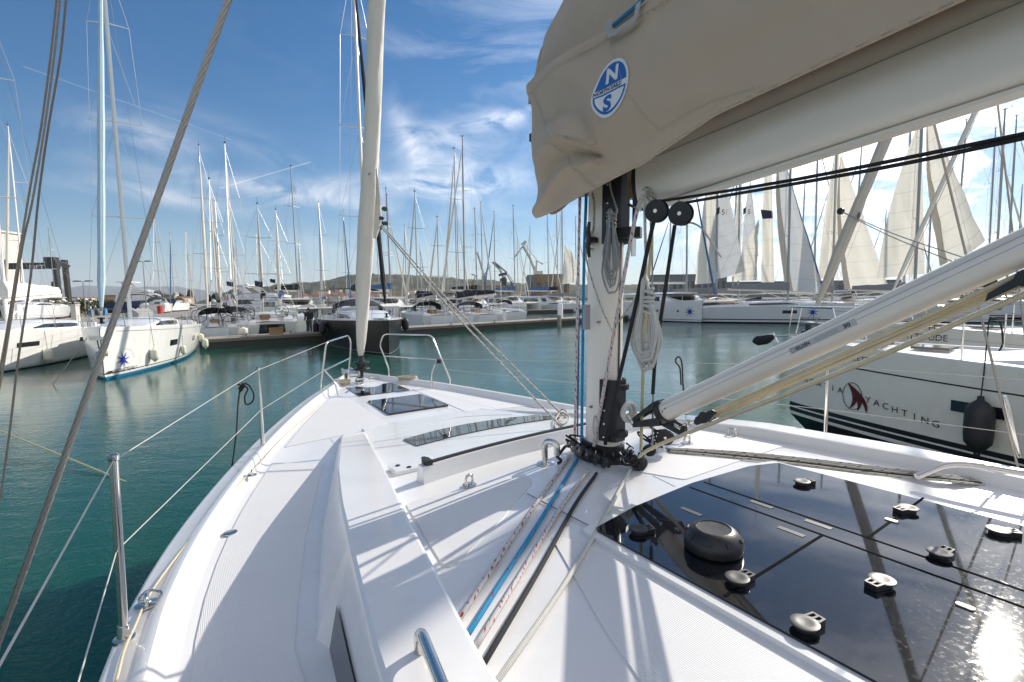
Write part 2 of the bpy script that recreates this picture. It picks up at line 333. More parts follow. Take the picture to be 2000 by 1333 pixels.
# ------------------------------------------------------------------ water and land
def water():
    t = NT('water', .012, 0, (.004, .055, .052)); t.b.inputs['IOR'].default_value = 1.333; t.b.inputs['Specular IOR Level'].default_value = .5
    v = t.coord('Object', (1, 1.0, 1), (0, 0, R(20))); v2 = t.coord('Object', (.55, 1.25, 1), (0, 0, R(-12)))
    a = t.noise(v2, 2.6, 3, .5); b = t.noise(v, 9, 4, .55); c = t.noise(v, .35, 2, .5); e = t.noise(v2, 26, 3, .5)
    h = t.math('ADD', t.math('ADD', t.math('MULTIPLY', a, .50), t.math('MULTIPLY', b, .36)), t.math('ADD', t.math('MULTIPLY', c, .55), t.math('MULTIPLY', e, .12)))
    pm = t.ramp(t.noise(t.coord('Object', (.5, 1.3, 1), (0, 0, R(25))), .10, 4, .6), [(.36, .35), (.62, 1.25)]); t.bump(t.math('MULTIPLY', h, pm), .021, 1)
    lp = t.noise(t.coord('Object'), .12, 3, .5); t.base(t.mix(lp, (.003, .052, .036), (.010, .088, .064)))
    t.b.inputs['Subsurface Weight'].default_value = 1; t.b.inputs['Subsurface Radius'].default_value = (.4, 1, 1); t.b.inputs['Subsurface Scale'].default_value = 1.6
    M['water'] = t.mat
    m = MB(); S = 14000; m.add([(-S, -S, 0), (S, -S, 0), (S, S, 0), (-S, S, 0)], [(0, 1, 2, 3)]); o = m.build('water', t.mat, world=False, smooth=False); tag(o, kind='structure')
water()
def concrete(name, col, sc=2.0, dirt=.3):
    t = NT(name, .85, 0, col); v = t.coord('Object'); f = t.noise(v, sc, 8, .7); g = t.noise(v, sc*14, 4)
    c = t.mix(f, tuple(k*(1-dirt) for k in col), tuple(min(1, k*1.15) for k in col)); c = t.mix(t.math('MULTIPLY', g, .35), c, tuple(k*.55 for k in col)); t.base(c); t.bump(g, .01); M[name] = t.mat
concrete('concrete', (.36, .32, .27)); concrete('pontoon_side', (.24, .21, .17), 1.2, .4); concrete('wet_side', (.07, .068, .055), 1.5, .4); concrete('plaster', (.74, .71, .64), .3, .10); concrete('plaster_tan', (.42, .33, .24), .3, .2); concrete('ochre', (.36, .23, .10), .2, .2); concrete('grey_wall', (.22, .22, .22), .2, .2); concrete('roof_tile', (.30, .12, .07), 1, .3); concrete('rock', (.20, .18, .15), .8, .5)
def land_mat(name, a, b, c, sc):
    t = NT(name, .95, 0, a); v = t.coord('Object'); f = t.noise(v, sc, 10, .72); g = t.noise(v, sc*9, 5, .7)
    t.base(t.mix(t.math('MULTIPLY', g, .9), t.ramp(f, [(.36, a), (.5, b), (.66, c)]), (.035, .045, .022))); t.bump(g, 3.0); M[name] = t.mat
land_mat('hill', (.045, .058, .028), (.075, .078, .042), (.20, .165, .115), .02); land_mat('mountain', (.10, .11, .09), (.14, .135, .115), (.22, .20, .18), .0015)
def rnd_leaf(name, a, b):
    t = NT(name, .75, 0, a); oi = t.n('ObjectInfo'); v = t.coord('Object'); t.base(t.mix(t.noise(v, 3, 3), a, b)); t.b.inputs['Specular IOR Level'].default_value = .3; M[name] = t.mat
rnd_leaf('leaf', (.035, .06, .02), (.09, .10, .035)); rnd_leaf('leaf_dry', (.12, .09, .04), (.08, .085, .03)); painted('bark', (.10, .075, .05), .9, .3)
# hill with the town, drawn at about 900 m
def ridge(x):   # height in px above horizon of the skyline at photo x
    return tab([(380, 0), (430, 12), (460, 24), (500, 27), (560, 33), (610, 34), (640, 38), (680, 46), (720, 50), (760, 48), (800, 47), (850, 43), (900, 37), (960, 35), (1010, 28), (1100, 24), (1250, 22), (1340, 14), (1500, 12), (1700, 10), (1900, 8), (2200, 4)], x)
def hx(D, x): return atd(x, 583, D).x
m = MB(); nx, ny = 420, 22; rows = []
for j in range(ny+1):
    row = []
    for i in range(nx+1):
        px = 370 + (2250-370)*i/nx; D = 620 + 700*j/ny; h = ridge(px)/F*1250*smooth(j/ny*1.15)
        w = mathutils.noise.noise(Vector((px*.03, j*.6, 0)))*4.5 + mathutils.noise.noise(Vector((px*.11, j*1.7, 4)))*3.0 + mathutils.noise.noise(Vector((px*.5, j*3.1, 4)))*1.8
        row.append(Vector(((px-1000)/F*D, D, max(-1, 1.5 + h + w*min(1, h/12)))))
    rows.append(row)
for j in range(8):
    rows.append([Vector((p.x*(1+.04*(j+1)), p.y+60*(j+1), p.z*(1-((j+1)/8)**2)-1)) for p in rows[ny]])
rows.insert(0, [Vector((p.x, p.y-4, -2)) for p in rows[0]])
m.loft(rows); hill = m.build('hill', M['hill']); tag(hill, kind='structure')
def hillz(px, j):
    return ridge(px)/F*1250*smooth(j/ny*1.15)+1.5
m = MB(); rows = []
for j in range(13):
    row = []
    for i in range(90):
        px = -400 + 1100*i/89; D = 9000 + 2600*j/12
        h = tab([(-400, 10), (0, 26), (120, 30), (190, 35), (230, 33), (300, 30), (360, 28), (440, 18), (520, 10), (620, 2), (700, 0)], px)/F*11000*math.sin(math.pi*min(1, j/12)) * 1.0
        h *= 1+.22*mathutils.noise.noise(Vector((px*.012, j*.3, 9)))+.08*mathutils.noise.noise(Vector((px*.05, j*.8, 3)))
        row.append(Vector(((px-1000)/F*D, D, h-3)))
    rows.append(row)
m.loft(rows); tag(m.build('mountains', M['mountain']), kind='structure')
# left quay land
m = MB(); z = 1.15
qp = [atz(-260, 662, 1.15), atz(60, 648, 1.15), atz(300, 634, 1.15), atz(390, 628, 1.15), atz(470, 606, 1.15), atz(470, 600.5, 1.15)]
far = [Vector((hx(620, 480), 620, 1.15)), Vector((-900, 620, 1.15)), Vector((-900, qp[0].y, 1.15))]
poly = [Vector((p.x, p.y, -1.5)) for p in qp+far]; m.prism(poly, (0, 0, 2.65)); tag(m.build('quay', M['concrete'], smooth=False), kind='structure')
# rows of foliage clumps
def leaf_cloud(m, c, rx, ry, rz, n, s, mi=0):
    for _ in range(n):
        a = random.uniform(0, 2*math.pi); zz = random.uniform(-1, 1); q = math.sqrt(1-zz*zz); k = random.uniform(.45, 1.08)*(1+.25*mathutils.noise.noise(Vector((a*2, zz*2, c[0]))))
        p = Vector((c[0]+rx*q*math.cos(a)*k, c[1]+ry*q*math.sin(a)*k, c[2]+rz*zz*k)); e = Euler((random.uniform(0, 6), random.uniform(0, 6), random.uniform(0, 6))).to_matrix(); ss = s*random.uniform(.6, 1.4)
        m.add([p+e@Vector((-ss, -ss*.6, 0)), p+e@Vector((ss, -ss*.6, 0)), p+e@Vector((ss*.3, ss*.8, ss*.2))], [(0, 1, 2)], mi)
def bush(px, py, D, w, h, lab, mat='leaf', grp='bushes along the quay on the left'):
    p = atd(px, py, D); p.z = 1.15
    e = empty('bush', p, 0, lab, 'bush', grp); m = MB(); k = max(1, int(w/h))
    for i in range(k*3): leaf_cloud(m, (p.x+random.uniform(-.5, .5)*w, p.y+random.uniform(-.3, .3)*h, p.z+h*random.uniform(.3, .6)), w/k*.45, h*.5, h*.42, int(150), .14*h**.5)
    m.build('foliage', M[mat], e, smooth=False); s = MB()
    for i in range(4): s.tube([p+Vector((random.uniform(-.1, .1), 0, 0)), p+Vector((random.uniform(-.35, .35)*w, 0, h*.7))], .04*h, 5)
    s.build('stem', M['bark'], e)
def tree(px, D, h, w, lab, grp, mat='leaf', cone=False):
    g = 1.15 if D < 300 else None
    p = atd(px, 590, D); p.z = 1.15 if g else hillz(px, (D-620)/700*ny)
    e = empty('tree', p, 0, lab, 'tree', grp); t = MB(); t.tube([p, p+Vector((.03*h, 0, h*.35)), p+Vector((0, 0, h*.8))], [.04*h, .03*h, .012*h], 6)
    for i in range(5):
        a = i*1.3; t.tube([p+Vector((0, 0, h*(.3+.09*i))), p+Vector((math.cos(a)*w*.35, math.sin(a)*w*.35, h*(.5+.08*i)))], [.015*h, .006*h], 5)
    t.build('trunk', M['bark'], e); m = MB()
    for i in range(9 if not cone else 7):
        if cone: zz = h*(.25+.1*i); r = w*.5*(1-i/7.5); leaf_cloud(m, (p.x, p.y, p.z+zz), r, r, h*.09, 90, .06*h)
        else:
            a = random.uniform(0, 6.3); r = random.uniform(0, .34)*w; leaf_cloud(m, (p.x+math.cos(a)*r, p.y+math.sin(a)*r, p.z+h*random.uniform(.5, .85)), w*.24, w*.24, h*.16, 90, .05*h)
    m.build('crown', M[mat], e, smooth=False)
bush(28, 628, 62, 7.5, 2.6, 'dry olive green bush beside the blue tarpaulin stack at the left edge'); bush(100, 628, 60, 6.5, 2.2, 'low green bush under the boom of the leftmost yacht', 'leaf_dry'); bush(148, 606, 110, 9, 3.4, 'dark green bush right of the travel lift', 'leaf'); bush(196, 606, 118, 12, 3.0, 'long low hedge-like bush behind the blue furled sail', 'leaf_dry')
for px, D, h, w, lab in ((75, 130, 6, 6, 'round green tree behind the black travel lift'), (350, 330, 9, 9, 'rounded tree at the far shore left of the town'), (372, 340, 11, 7, 'slim cypress-like tree at the foot of the town hill'), (318, 300, 8, 11, 'wide tree on the far shore behind the boatyard')):
    tree(px, D, h, w, lab, None, cone=(px == 372))
# town houses on the hill
wl = [M['plaster'], M['plaster_tan'], M['plaster']]
def house_proto(k):
    e = empty('house'); m = MB(); w, d, h = [(9, 8, 7), (12, 8, 6), (8, 8, 9), (16, 9, 8)][k]
    m.box((0, 0, h/2), (w, d, h)); m.build('wall', wl[k % 3], e, False, False)
    r = MB(); r.add([(-w/2-.4, -d/2-.4, h), (w/2+.4, -d/2-.4, h), (w/2+.4, d/2+.4, h), (-w/2-.4, d/2+.4, h), (-w/2, 0, h+2), (w/2, 0, h+2)], [(0, 1, 5, 4), (2, 3, 4, 5), (0, 4, 3), (1, 2, 5), (0, 3, 2, 1)]); r.build('roof', M['roof_tile'], e, False, False)
    for i in range(int(w//4)):
        for q in range(int(h//3)):
            b = MB(); b.box((-w/2+2+i*4, -d/2-.03, 1.8+q*3), (1.1, .1, 1.4)); b.build('window', M['window_dark'], e, False, False)
    return e
protos = [house_proto(k) for k in range(4)]; used = set()
for i in range(95):
    px = random.choice([random.uniform(440, 760), random.uniform(470, 1060), random.uniform(640, 900)]); j = random.uniform(.1, 5.6)*(.6 if random.random() < .5 else 1); D = 620+700*j/ny
    k = random.randrange(4); o = protos[k] if k not in used else copy_tree(protos[k]); used.add(k)
    o.location = ((px-1000)/F*D, D, hillz(px, j)-1.2); o.rotation_euler.z = random.uniform(-.5, .5)
    tag(o, 'small pale house with a red tiled roof on the far town hillside', 'house', 'houses of the town across the water')

hz_b = MB(); hz_b.box((0, 0, 399), (29000, 29000, 800)); hzo = hz_b.build('haze', [], world=False, smooth=False); hm = bpy.data.materials.new('haze_air'); hm.use_nodes = True; ht = hm.node_tree
for n_ in list(ht.nodes):
    if n_.type == 'BSDF_PRINCIPLED': ht.nodes.remove(n_)
pv = ht.nodes.new('ShaderNodeVolumePrincipled'); pv.inputs['Density'].default_value = 7e-5; pv.inputs['Color'].default_value = (.80, .88, 1, 1); pv.inputs['Anisotropy'].default_value = .2
ht.links.new(pv.outputs[0], ht.nodes['Material Output'].inputs['Volume']); hzo.data.materials.append(hm); tag(hzo, kind='stuff')
# ------------------------------------------------------------------ boats of the marina
def text_to(s, size, fn, mat, parent, name='lettering', align='LEFT', bold=0, space=1.0, xs=1.0, shear=0, cell=None):
    cu = bpy.data.curves.new('t', 'FONT'); cu.body = s; cu.size = size; cu.align_x = align; cu.offset = bold; cu.space_character = space; cu.shear = shear; cu.resolution_u = 3
    to = bpy.data.objects.new('t', cu); COL.objects.link(to); bpy.context.view_layer.update()
    me = bpy.data.meshes.new_from_object(to.evaluated_get(bpy.context.evaluated_depsgraph_get())); bpy.data.objects.remove(to); bpy.data.curves.remove(cu)
    if cell:
        bm = bmesh.new(); bm.from_mesh(me); xsz = [v.co.x for v in bm.verts]
        if xsz:
            k = min(xsz)
            while k < max(xsz):
                k += cell; bmesh.ops.bisect_plane(bm, geom=bm.verts[:]+bm.edges[:]+bm.faces[:], plane_co=(k, 0, 0), plane_no=(1, 0, 0))
        bm.to_mesh(me); bm.free()
    m = MB(); m.add([fn(v.co.x*xs, v.co.y) for v in me.vertices], [tuple(p.vertices) for p in me.polygons]); bpy.data.meshes.remove(me)
    return m.build(name, mat, parent, smooth=False)
def hb_fn(B, stern=.9, p=.85):
    def f(s):
        s = max(0, min(1, s)); a = math.sin(math.pi/2*min(1, s/.62))**p
        return B/2*(a if s < .62 else 1-(1-stern)*((s-.62)/.38)**2)
    return f
def star_pts(n, R1, R2, rot=0, sx=1):
    return [((R1 if i % 2 == 0 else R2)*math.cos(rot+math.pi*i/n)*sx, (R1 if i % 2 == 0 else R2)*math.sin(rot+math.pi*i/n)) for i in range(2*n)]
def mono(label, group=None, L=13, B=4.2, fb=1.75, fs=1.35, hull='hull_white', H=17, mx=.40, rows=None, mats=None, furl=None, boom=True, bag='grey_canvas', wires=.008, detail=1, windows=(), spread=2, wheels=False, bimini=None, hood=None, mastmat='mast_far', stern=.9, wl=.86, mast_r=.10, stan=True, extra=None, name='sailing_yacht', deckmat='gelcoat', rake=.012, furl_r=.11, sprw=None, cabin=.42):
    root = empty(name); hb = hb_fn(B, stern); mats = mats or [M[hull], M['dark_stripe'], M['boot_navy']]
    zs = lambda s: fb+(fs-fb)*s**.8
    rows = rows or [(-.3, 2), (.04, 1), (.10, 0)]
    levels = [z for z, _ in rows] + [('f', .45), ('f', .8), ('f', .93), ('f', 1)]; mrow = [k for _, k in rows] + [0, 0, 0]
    def hy(x, z):
        s = -x/L; t = max(0, min(1, z/zs(s))); g = wl+(1-wl)*t**.7 if z >= 0 else wl*(1+z*1.1)
        bow = 1 if s > .0 else 0
        return max(.012, hb(s)*g)
    NS = 22 if detail else 12; secs = []
    for i in range(NS+1):
        s = (i/NS)**1.25
        P = []
        for lv in levels:
            z = lv if not isinstance(lv, tuple) else zs(s)*lv[1]
            xo = -.10*L/12*(1-max(0, z)/fb)*(1-s)**6 - (max(0, -z)*2.2*(1-s)**3) + (max(0, 1-z/fs)*.25*s**8)
            P.append((-s*L+xo, hy(-s*L, z), z))
        secs.append(P)
    m = MB(); m.loft([[(x, -y, z) for x, y, z in c] for c in secs], mrow=mrow); m.loft([[(x, y, z) for x, y, z in c][::-1] for c in secs], mrow=mrow[::-1])
    e = secs[-1]; m.add([(x, y, z) for x, y, z in e]+[(x, -y, z) for x, y, z in e[::-1]], [tuple(range(2*len(e)))], 0); m.build('hull', mats, root)
    d = MB(); dk = []
    for c in secs:
        x, y, z = c[-1]; zz = z-.02
        dk.append([(x, -y, z), (x, -y, z+.035), (x, -max(.004, y-.06), z+.035), (x, -max(.003, y-.09), zz), (x, 0, zz+.05*y), (x, max(.003, y-.09), zz), (x, max(.004, y-.06), z+.035), (x, y, z+.035), (x, y, z)])
    d.loft(dk); d.build('deck', M[deckmat], root)
    # coachroof
    cr = MB(); cs = []
    for t in [0, .06, .2, .4, .6, .8, .97, 1]:
        s = .20+.48*t; w = hb(s)*.60; h = cabin*smooth(t*2.2)*(1 if t < 1 else .96)+.02; z0 = zs(s)-.03
        cs.append([(-s*L, -w-.06, z0), (-s*L-.0, -w+.02, z0+h*.8), (-s*L, -w+.18, z0+h), (-s*L, 0, z0+h+.07), (-s*L, w-.18, z0+h), (-s*L, w-.02, z0+h*.8), (-s*L, w+.06, z0)])
    cr.loft(cs, caps=True); cro = cr.build('coachroof', M[deckmat], root)
    for sg in (-1, 1):
        wv = []; m = MB()
        for t, a, b in ((.28, .30, .44), (.42, .24, .66), (.6, .22, .70), (.8, .22, .70), (.93, .30, .64)):
            s = .20+.48*t; w = hb(s)*.60; h = cabin*smooth(t*2.2)+.02; z0 = zs(s)-.03; yy = lambda q: (w+.06-.08*q/.8)*sg + .006*sg
            wv.append([(-s*L, yy(a), z0+h*a), (-s*L, yy(b), z0+h*b)])
        m.loft(wv); m.build('window', M['window_dark'], cro)
    for sg in (-1, 1):
        for wx, wz, ww, wh in windows:
            m = MB(); q = []
            for k in range(5):
                x = wx-ww*k/4; q.append([(x, (hy(x, wz)+.006)*sg, wz), (x, (hy(x, wz+wh)+.006)*sg, wz+wh)])
            m.loft(q); m.build('hull_window', M['window_dark'], root)
    if detail:
        for k, s in enumerate((.10, .16)):
            m = MB(); m.box((-s*L-.2, 0, zs(s)+.05*hb(s)+.01), (.5 if k else .35, .5, .04)); m.build('hatch', M['window_dark'], root)
    # cockpit
    x0, x1 = -.69*L, -.985*L; w = hb(.8)
    for sg in (-1, 1):
        m = MB(); q = []
        for t in (0, .3, .7, 1):
            s = .68+.30*t; ww = hb(s); z0 = zs(s)-.02; h = .30*(1-.35*t); q.append([(-s*L, sg*(ww*.92), z0), (-s*L, sg*ww*.86, z0+h), (-s*L, sg*ww*.58, z0+h), (-s*L, sg*ww*.52, z0-.0)])
        m.loft(q, caps=True); m.build('coaming', M[deckmat], root)
    if wheels:
        m = MB(); m.box((-L+.05, 0, fs*.62), (.10, w*1.1, fs*.55)); m.build('stern_locker', M['window_dark' if detail > 1 else 'hull_white2'], root)
        for sg in (-1, 1):
            m = MB(); c = Vector((-.88*L, sg*w*.52, fs+.75)); Mt = Matrix.Rotation(R(80), 3, 'Y'); m.torus(c, .45, .022, Mt, 20, 5)
            for k in range(5):
                a = k*2*math.pi/5; m.tube([c, c+Mt@Vector((.45*math.cos(a), .45*math.sin(a), 0))], .012, 4)
            wo = m.build('steering_wheel', M['black_plastic'], root); m = MB(); m.box((-.86*L+.05, sg*w*.52, fs+.35), (.35, .3, .9)); m.build('pedestal', M[deckmat], wo)
    m = MB(); xx = -.685*L; m.box((xx, 0, zs(.68)+cabin*.35), (.06, .75, cabin*.9)); m.build('companionway', M['window_dark'], cro)
    if detail:
        m = MB(); m.box((-.79*L, 0, fs+.28), (1.1, .5, .42)); m.build('cockpit_table', M['wood'], root)
        for sg in (-1, 1): m = MB(); m.lathe([(.11, 0), (.09, .08), (.10, .16), (.02, .17)], (-.74*L, sg*hb(.74)*.70, fs+.26), seg=10); m.build('winch', M['black_plastic'], root)
    # rails
    if stan:
        m = MB(); T = .62
        for s, sg in ((.07, 1), (.07, -1)):
            pass
        z0 = zs(0); pts = [(-.09*L, hb(.09)*.9, zs(.09)), (-.075*L, hb(.08)*.92, z0+T), (-.01*L, .22, z0+T+.02), (.0, 0, z0+T+.02), (-.01*L, -.22, z0+T+.02), (-.075*L, -hb(.08)*.92, z0+T), (-.09*L, -hb(.09)*.9, zs(.09))]
        m.tube(pts, .014, 5); m.tube([(-.005*L, .15, z0), (-.012*L, .2, z0+T)], .013, 5); m.tube([(-.005*L, -.15, z0), (-.012*L, -.2, z0+T)], .013, 5); m.tube([(-.082*L, hb(.08)*.92, z0+T*.5), (-.02*L, .2, z0+T*.5)], .011, 5); m.tube([(-.082*L, -hb(.08)*.92, z0+T*.5), (-.02*L, -.2, z0+T*.5)], .011, 5)
        m.build('pulpit', M['steel'], root)
        m = MB()
        for sg in (-1, 1): 
            m.tube([(-.90*L, sg*hb(.9)*.95, fs), (-.90*L, sg*hb(.9)*.95, fs+T), (-.995*L, sg*hb(1)*.9, fs+T), (-.995*L, sg*hb(1)*.45, fs+T), (-.995*L, sg*hb(1)*.45, fs)], .014, 5); m.tube([(-.90*L, sg*hb(.9)*.95, fs+T*.5), (-.995*L, sg*hb(1)*.9, fs+T*.5)], .011, 5); m.tube([(-.995*L, sg*hb(1)*.9, fs), (-.995*L, sg*hb(1)*.9, fs+T)], .013, 5)
        m.build('pushpit', M['steel'], root)
        for sg in (-1, 1):
            for s in (.22, .36, .50, .64, .78):
                m = MB(); m.tube([(-s*L, sg*hb(s)*.96, zs(s)), (-s*L, sg*hb(s)*.96, zs(s)+T)], .014, 5); m.build('stanchion', M['steel'], root)
            m = MB()
            for q in (.5, 1): m.tube([(-s*L, sg*hb(s)*(.92 if s < .1 else .96), zs(s)+T*q) for s in (.08, .22, .36, .50, .64, .78, .90)], .004+.25*wires*.5, 4)
            m.build('lifeline', M['steel_wire'], root)
    # rig
    X0 = -mx*L; zb = zs(mx)+cabin+.03; X1 = X0-rake*(H-zb); top = Vector((X1, 0, H)); mast = MB()
    mast.tube([(X0, 0, zb-.1), (lerp(X0, X1, .8), 0, lerp(zb, H, .8)), top], [mast_r, mast_r, mast_r*.55], 10, flat=.66, up=Vector((1, 0, 0))); mo = mast.build('mast', M[mastmat], root)
    m = MB(); m.tube([top, top+Vector((-.05, 0, .55))], .008, 4); m.tube([top+Vector((0, 0, .05)), top+Vector((.45, .0, .12))], .01, 4); m.box(top+Vector((.45, 0, .2)), (.18, .01, .05)); m.box(top+Vector((0, 0, .04)), (.3, .12, .06)); m.build('masthead', M['black_plastic'], mo)
    w = MB(); cp = (X0-.35, hb(mx)*.92, zs(mx)); prev = [Vector((cp[0], s*cp[1], cp[2])) for s in (1, -1)]
    for k in range(spread):
        t = (k+1)/(spread+1)+.02; c = Vector((lerp(X0, X1, t), 0, lerp(zb, H, t))); ln = (sprw or B*.27)*(1-.18*k); sp = MB(); tips = []
        for s in (1, -1):
            tip = c+Vector((-.32*ln, s*ln, .03)); sp.tube([c, tip], [.035, .02], 5, flat=.4); tips.append(tip)
        sp.build('spreader', M[mastmat], mo)
        for q in (0, 1):
            w.tube([prev[q], tips[q]], wires, 4); w.tube([prev[q], c+Vector((0, 0, -.15))], wires*.8, 4)
        prev = tips
    for q in (0, 1): w.tube([prev[q], top-Vector((0, 0, H*.03))], wires, 4)
    for s in (1, -1): w.tube([(-.98*L, s*hb(1)*.75, fs+.1), (-.86*L, 0, fs+3.2)], wires, 4)
    w.tube([(-.86*L, 0, fs+3.2), top], wires, 4); w.tube([(X0-.16, .05, zb+1), top+Vector((-.1, 0, -.2))], wires*.8, 4)
    fst = Vector((-.028*L, 0, zs(0)+.25)); fh = top-Vector((-.12, 0, H*.06)); w.tube([fst-Vector((0, 0, .3)), fh], wires, 4); w.build('standing_rigging', M['steel_wire'], root)
    if furl:
        m = MB(); N = 14; m.tube([fst.lerp(fh, .03+.93*i/N) for i in range(N+1)], [furl_r*(.45 if i == 0 else (1.0 if i < 9 else 1-.09*(i-8)))*(1+.08*math.sin(i*2.1)) for i in range(N+1)], 8); m.build('furled_jib', M[furl], root)
        m = MB(); m.lathe([(.02, -.02), (.13, 0), (.13, .03), (.05, .05), (.05, .15), (.13, .17), (.13, .2), (.02, .22)], fst-Vector((0, 0, .12)), seg=10); m.build('furler_drum', M['black_plastic'], root)
    if boom:
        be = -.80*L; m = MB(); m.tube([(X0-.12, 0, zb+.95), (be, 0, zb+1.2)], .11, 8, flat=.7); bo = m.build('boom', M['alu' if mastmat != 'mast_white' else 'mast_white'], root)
        m = MB(); q = []
        for i in range(9):
            t = i/8; x = lerp(X0+.12, be+.3, t); h = lerp(.75, .35, t)*(1+.06*math.sin(i*2.3)); z = lerp(zb+1.02, zb+1.28, t); ww = .17*(1-.3*t)
            q.append([(x, -ww, z), (x, -ww*1.1, z+h*.5), (x, -.05, z+h), (x, .05, z+h), (x, ww*1.1, z+h*.5), (x, ww, z)])
        m.loft(q, closed=True, caps=True); m.build('sail_bag', M[bag], bo)
        m = MB(); m.tube([(X0-.1, 0, zb+.1), (lerp(X0, be, .45), 0, zb+1.0)], .035, 6); m.build('vang', M['alu'], root)
    def canopy(nm, xa, xb, z, h, mat, ww):
        m = MB(); q = []
        for i in range(6):
            x = lerp(xa, xb, i/5); c = []
            for j in range(9):
                a = math.pi*j/8; y = -math.cos(a)*ww; zz = z+h*math.sin(a)**.5*(1 if nm == 'bimini' else (.55+.45*math.sin(math.pi/2*i/5)))+.04*math.sin(i*1.9+j)
                c.append((x, y, zz if nm != 'bimini' else z+h*(.55+.45*math.sin(a))))
            q.append(c)
        m.loft(q); m.loft([[(a, b, c-.02) for a, b, c in r] for r in q]); o = m.build(nm, M[mat], root)
        f = MB()
        for x in (xa-.1 if xa > xb else xa, xb): f.tube([(x, -ww, fs+.1)]+[(x, -math.cos(math.pi*j/8)*ww, z+h*(.53+.44*math.sin(math.pi*j/8))) for j in range(9)]+[(x, ww, fs+.1)], .014, 5)
        if nm == 'bimini': f.build('frame', M['steel'], o)
    if bimini: canopy('bimini', -.80*L, -.97*L, fs+1.75, .35, bimini, B*.40)
    if hood: canopy('sprayhood', -.56*L, -.70*L, zs(.6)+cabin-.1, .85, hood, B*.33)
    ctx = dict(root=root, hb=hb, hy=hy, zs=zs, L=L, H=H, X0=X0, X1=X1, zb=zb, fst=fst, fh=fh)
    if extra: extra(ctx)
    tag(root, label, 'sailing yacht', group); return ctx
def place(ctx, loc, rz, s=1):
    r = ctx['root'] if isinstance(ctx, dict) else ctx; r.location = loc; r.rotation_euler = (0, 0, rz); r.scale = (s, s, s); return r
def place_mast(ctx, px, py, D, rz, s=1):      # stand the yacht so that its mast is where the marina's mast is
    p = atd(px, py, D); q = Matrix.Rotation(rz, 3, 'Z') @ Vector((ctx['X1'], 0, 0)); place(ctx, (p.x-q.x*s, p.y-q.y*s, 0), rz, s)
def mast_h(px, py, D): return atd(px, py, D).z
def fender(p, r, h, mat, label, grp, line=None, world_rope=None):
    e = empty('fender', p, 0, label, 'fender', grp); p = Vector(p); m = MB()
    m.lathe([(.001, -h*.5), (r*.22, -h*.49), (r*.25, -h*.43), (r*.55, -h*.38), (r*.93, -h*.28), (r, -h*.15), (r*1.01, 0), (r, h*.2), (r*.93, h*.30), (r*.5, h*.39), (r*.25, h*.43), (r*.22, h*.49), (.001, h*.5)], p, seg=20); m.build('body', M[mat], e)
    if line: m = MB(); m.tube([p+Vector((0, 0, h*.47))]+[Vector(q) for q in line], .008, 5); m.build('lanyard', M['rope_black'], e)
    return e
def sail(parent, name, P, mat, belly=.6, marks=None, nu=8, nv=12, leech=.13):
    """triangular sail: P = tack, clew, head in world coordinates"""
    T, Cl, Hd = [Vector(p) for p in P]; nrm = (Cl-T).cross(Hd-T).normalized()
    if nrm.y > 0: nrm = -nrm
    def f(a, b):
        lf = T.lerp(Hd, b); rt_ = Cl.lerp(Hd, b) + (Cl-T)*leech*math.sin(math.pi*b); return lf.lerp(rt_, a) - nrm*belly*math.sin(math.pi*a**.8)*(1-b)**.6*(.3+math.sin(math.pi*min(1, b+.25)))*.6
    f0 = f
    def f(a, b): return f0(a, b)+nrm*(.22*belly*mathutils.noise.noise(Vector((a*3+b*2, b*7-a*3, T.x)))+.10*math.sin(a*9+b*4)*(1-b)*belly)
    nu, nv = 18, 26
    m = MB(); m.loft([[f(i/nu, j/nv) for i in range(nu+1)] for j in range(nv+1)]); o = m.build(name, M[mat], parent)
    m = MB()
    for b in (.08, .2, .31, .42, .54, .66, .8):
        m.tube([f(i/nu, b)+nrm*.015 for i in range(nu+1)], .011, 3)
    m.build('batten', M['ink_grey'], o)
    return o, f, nrm
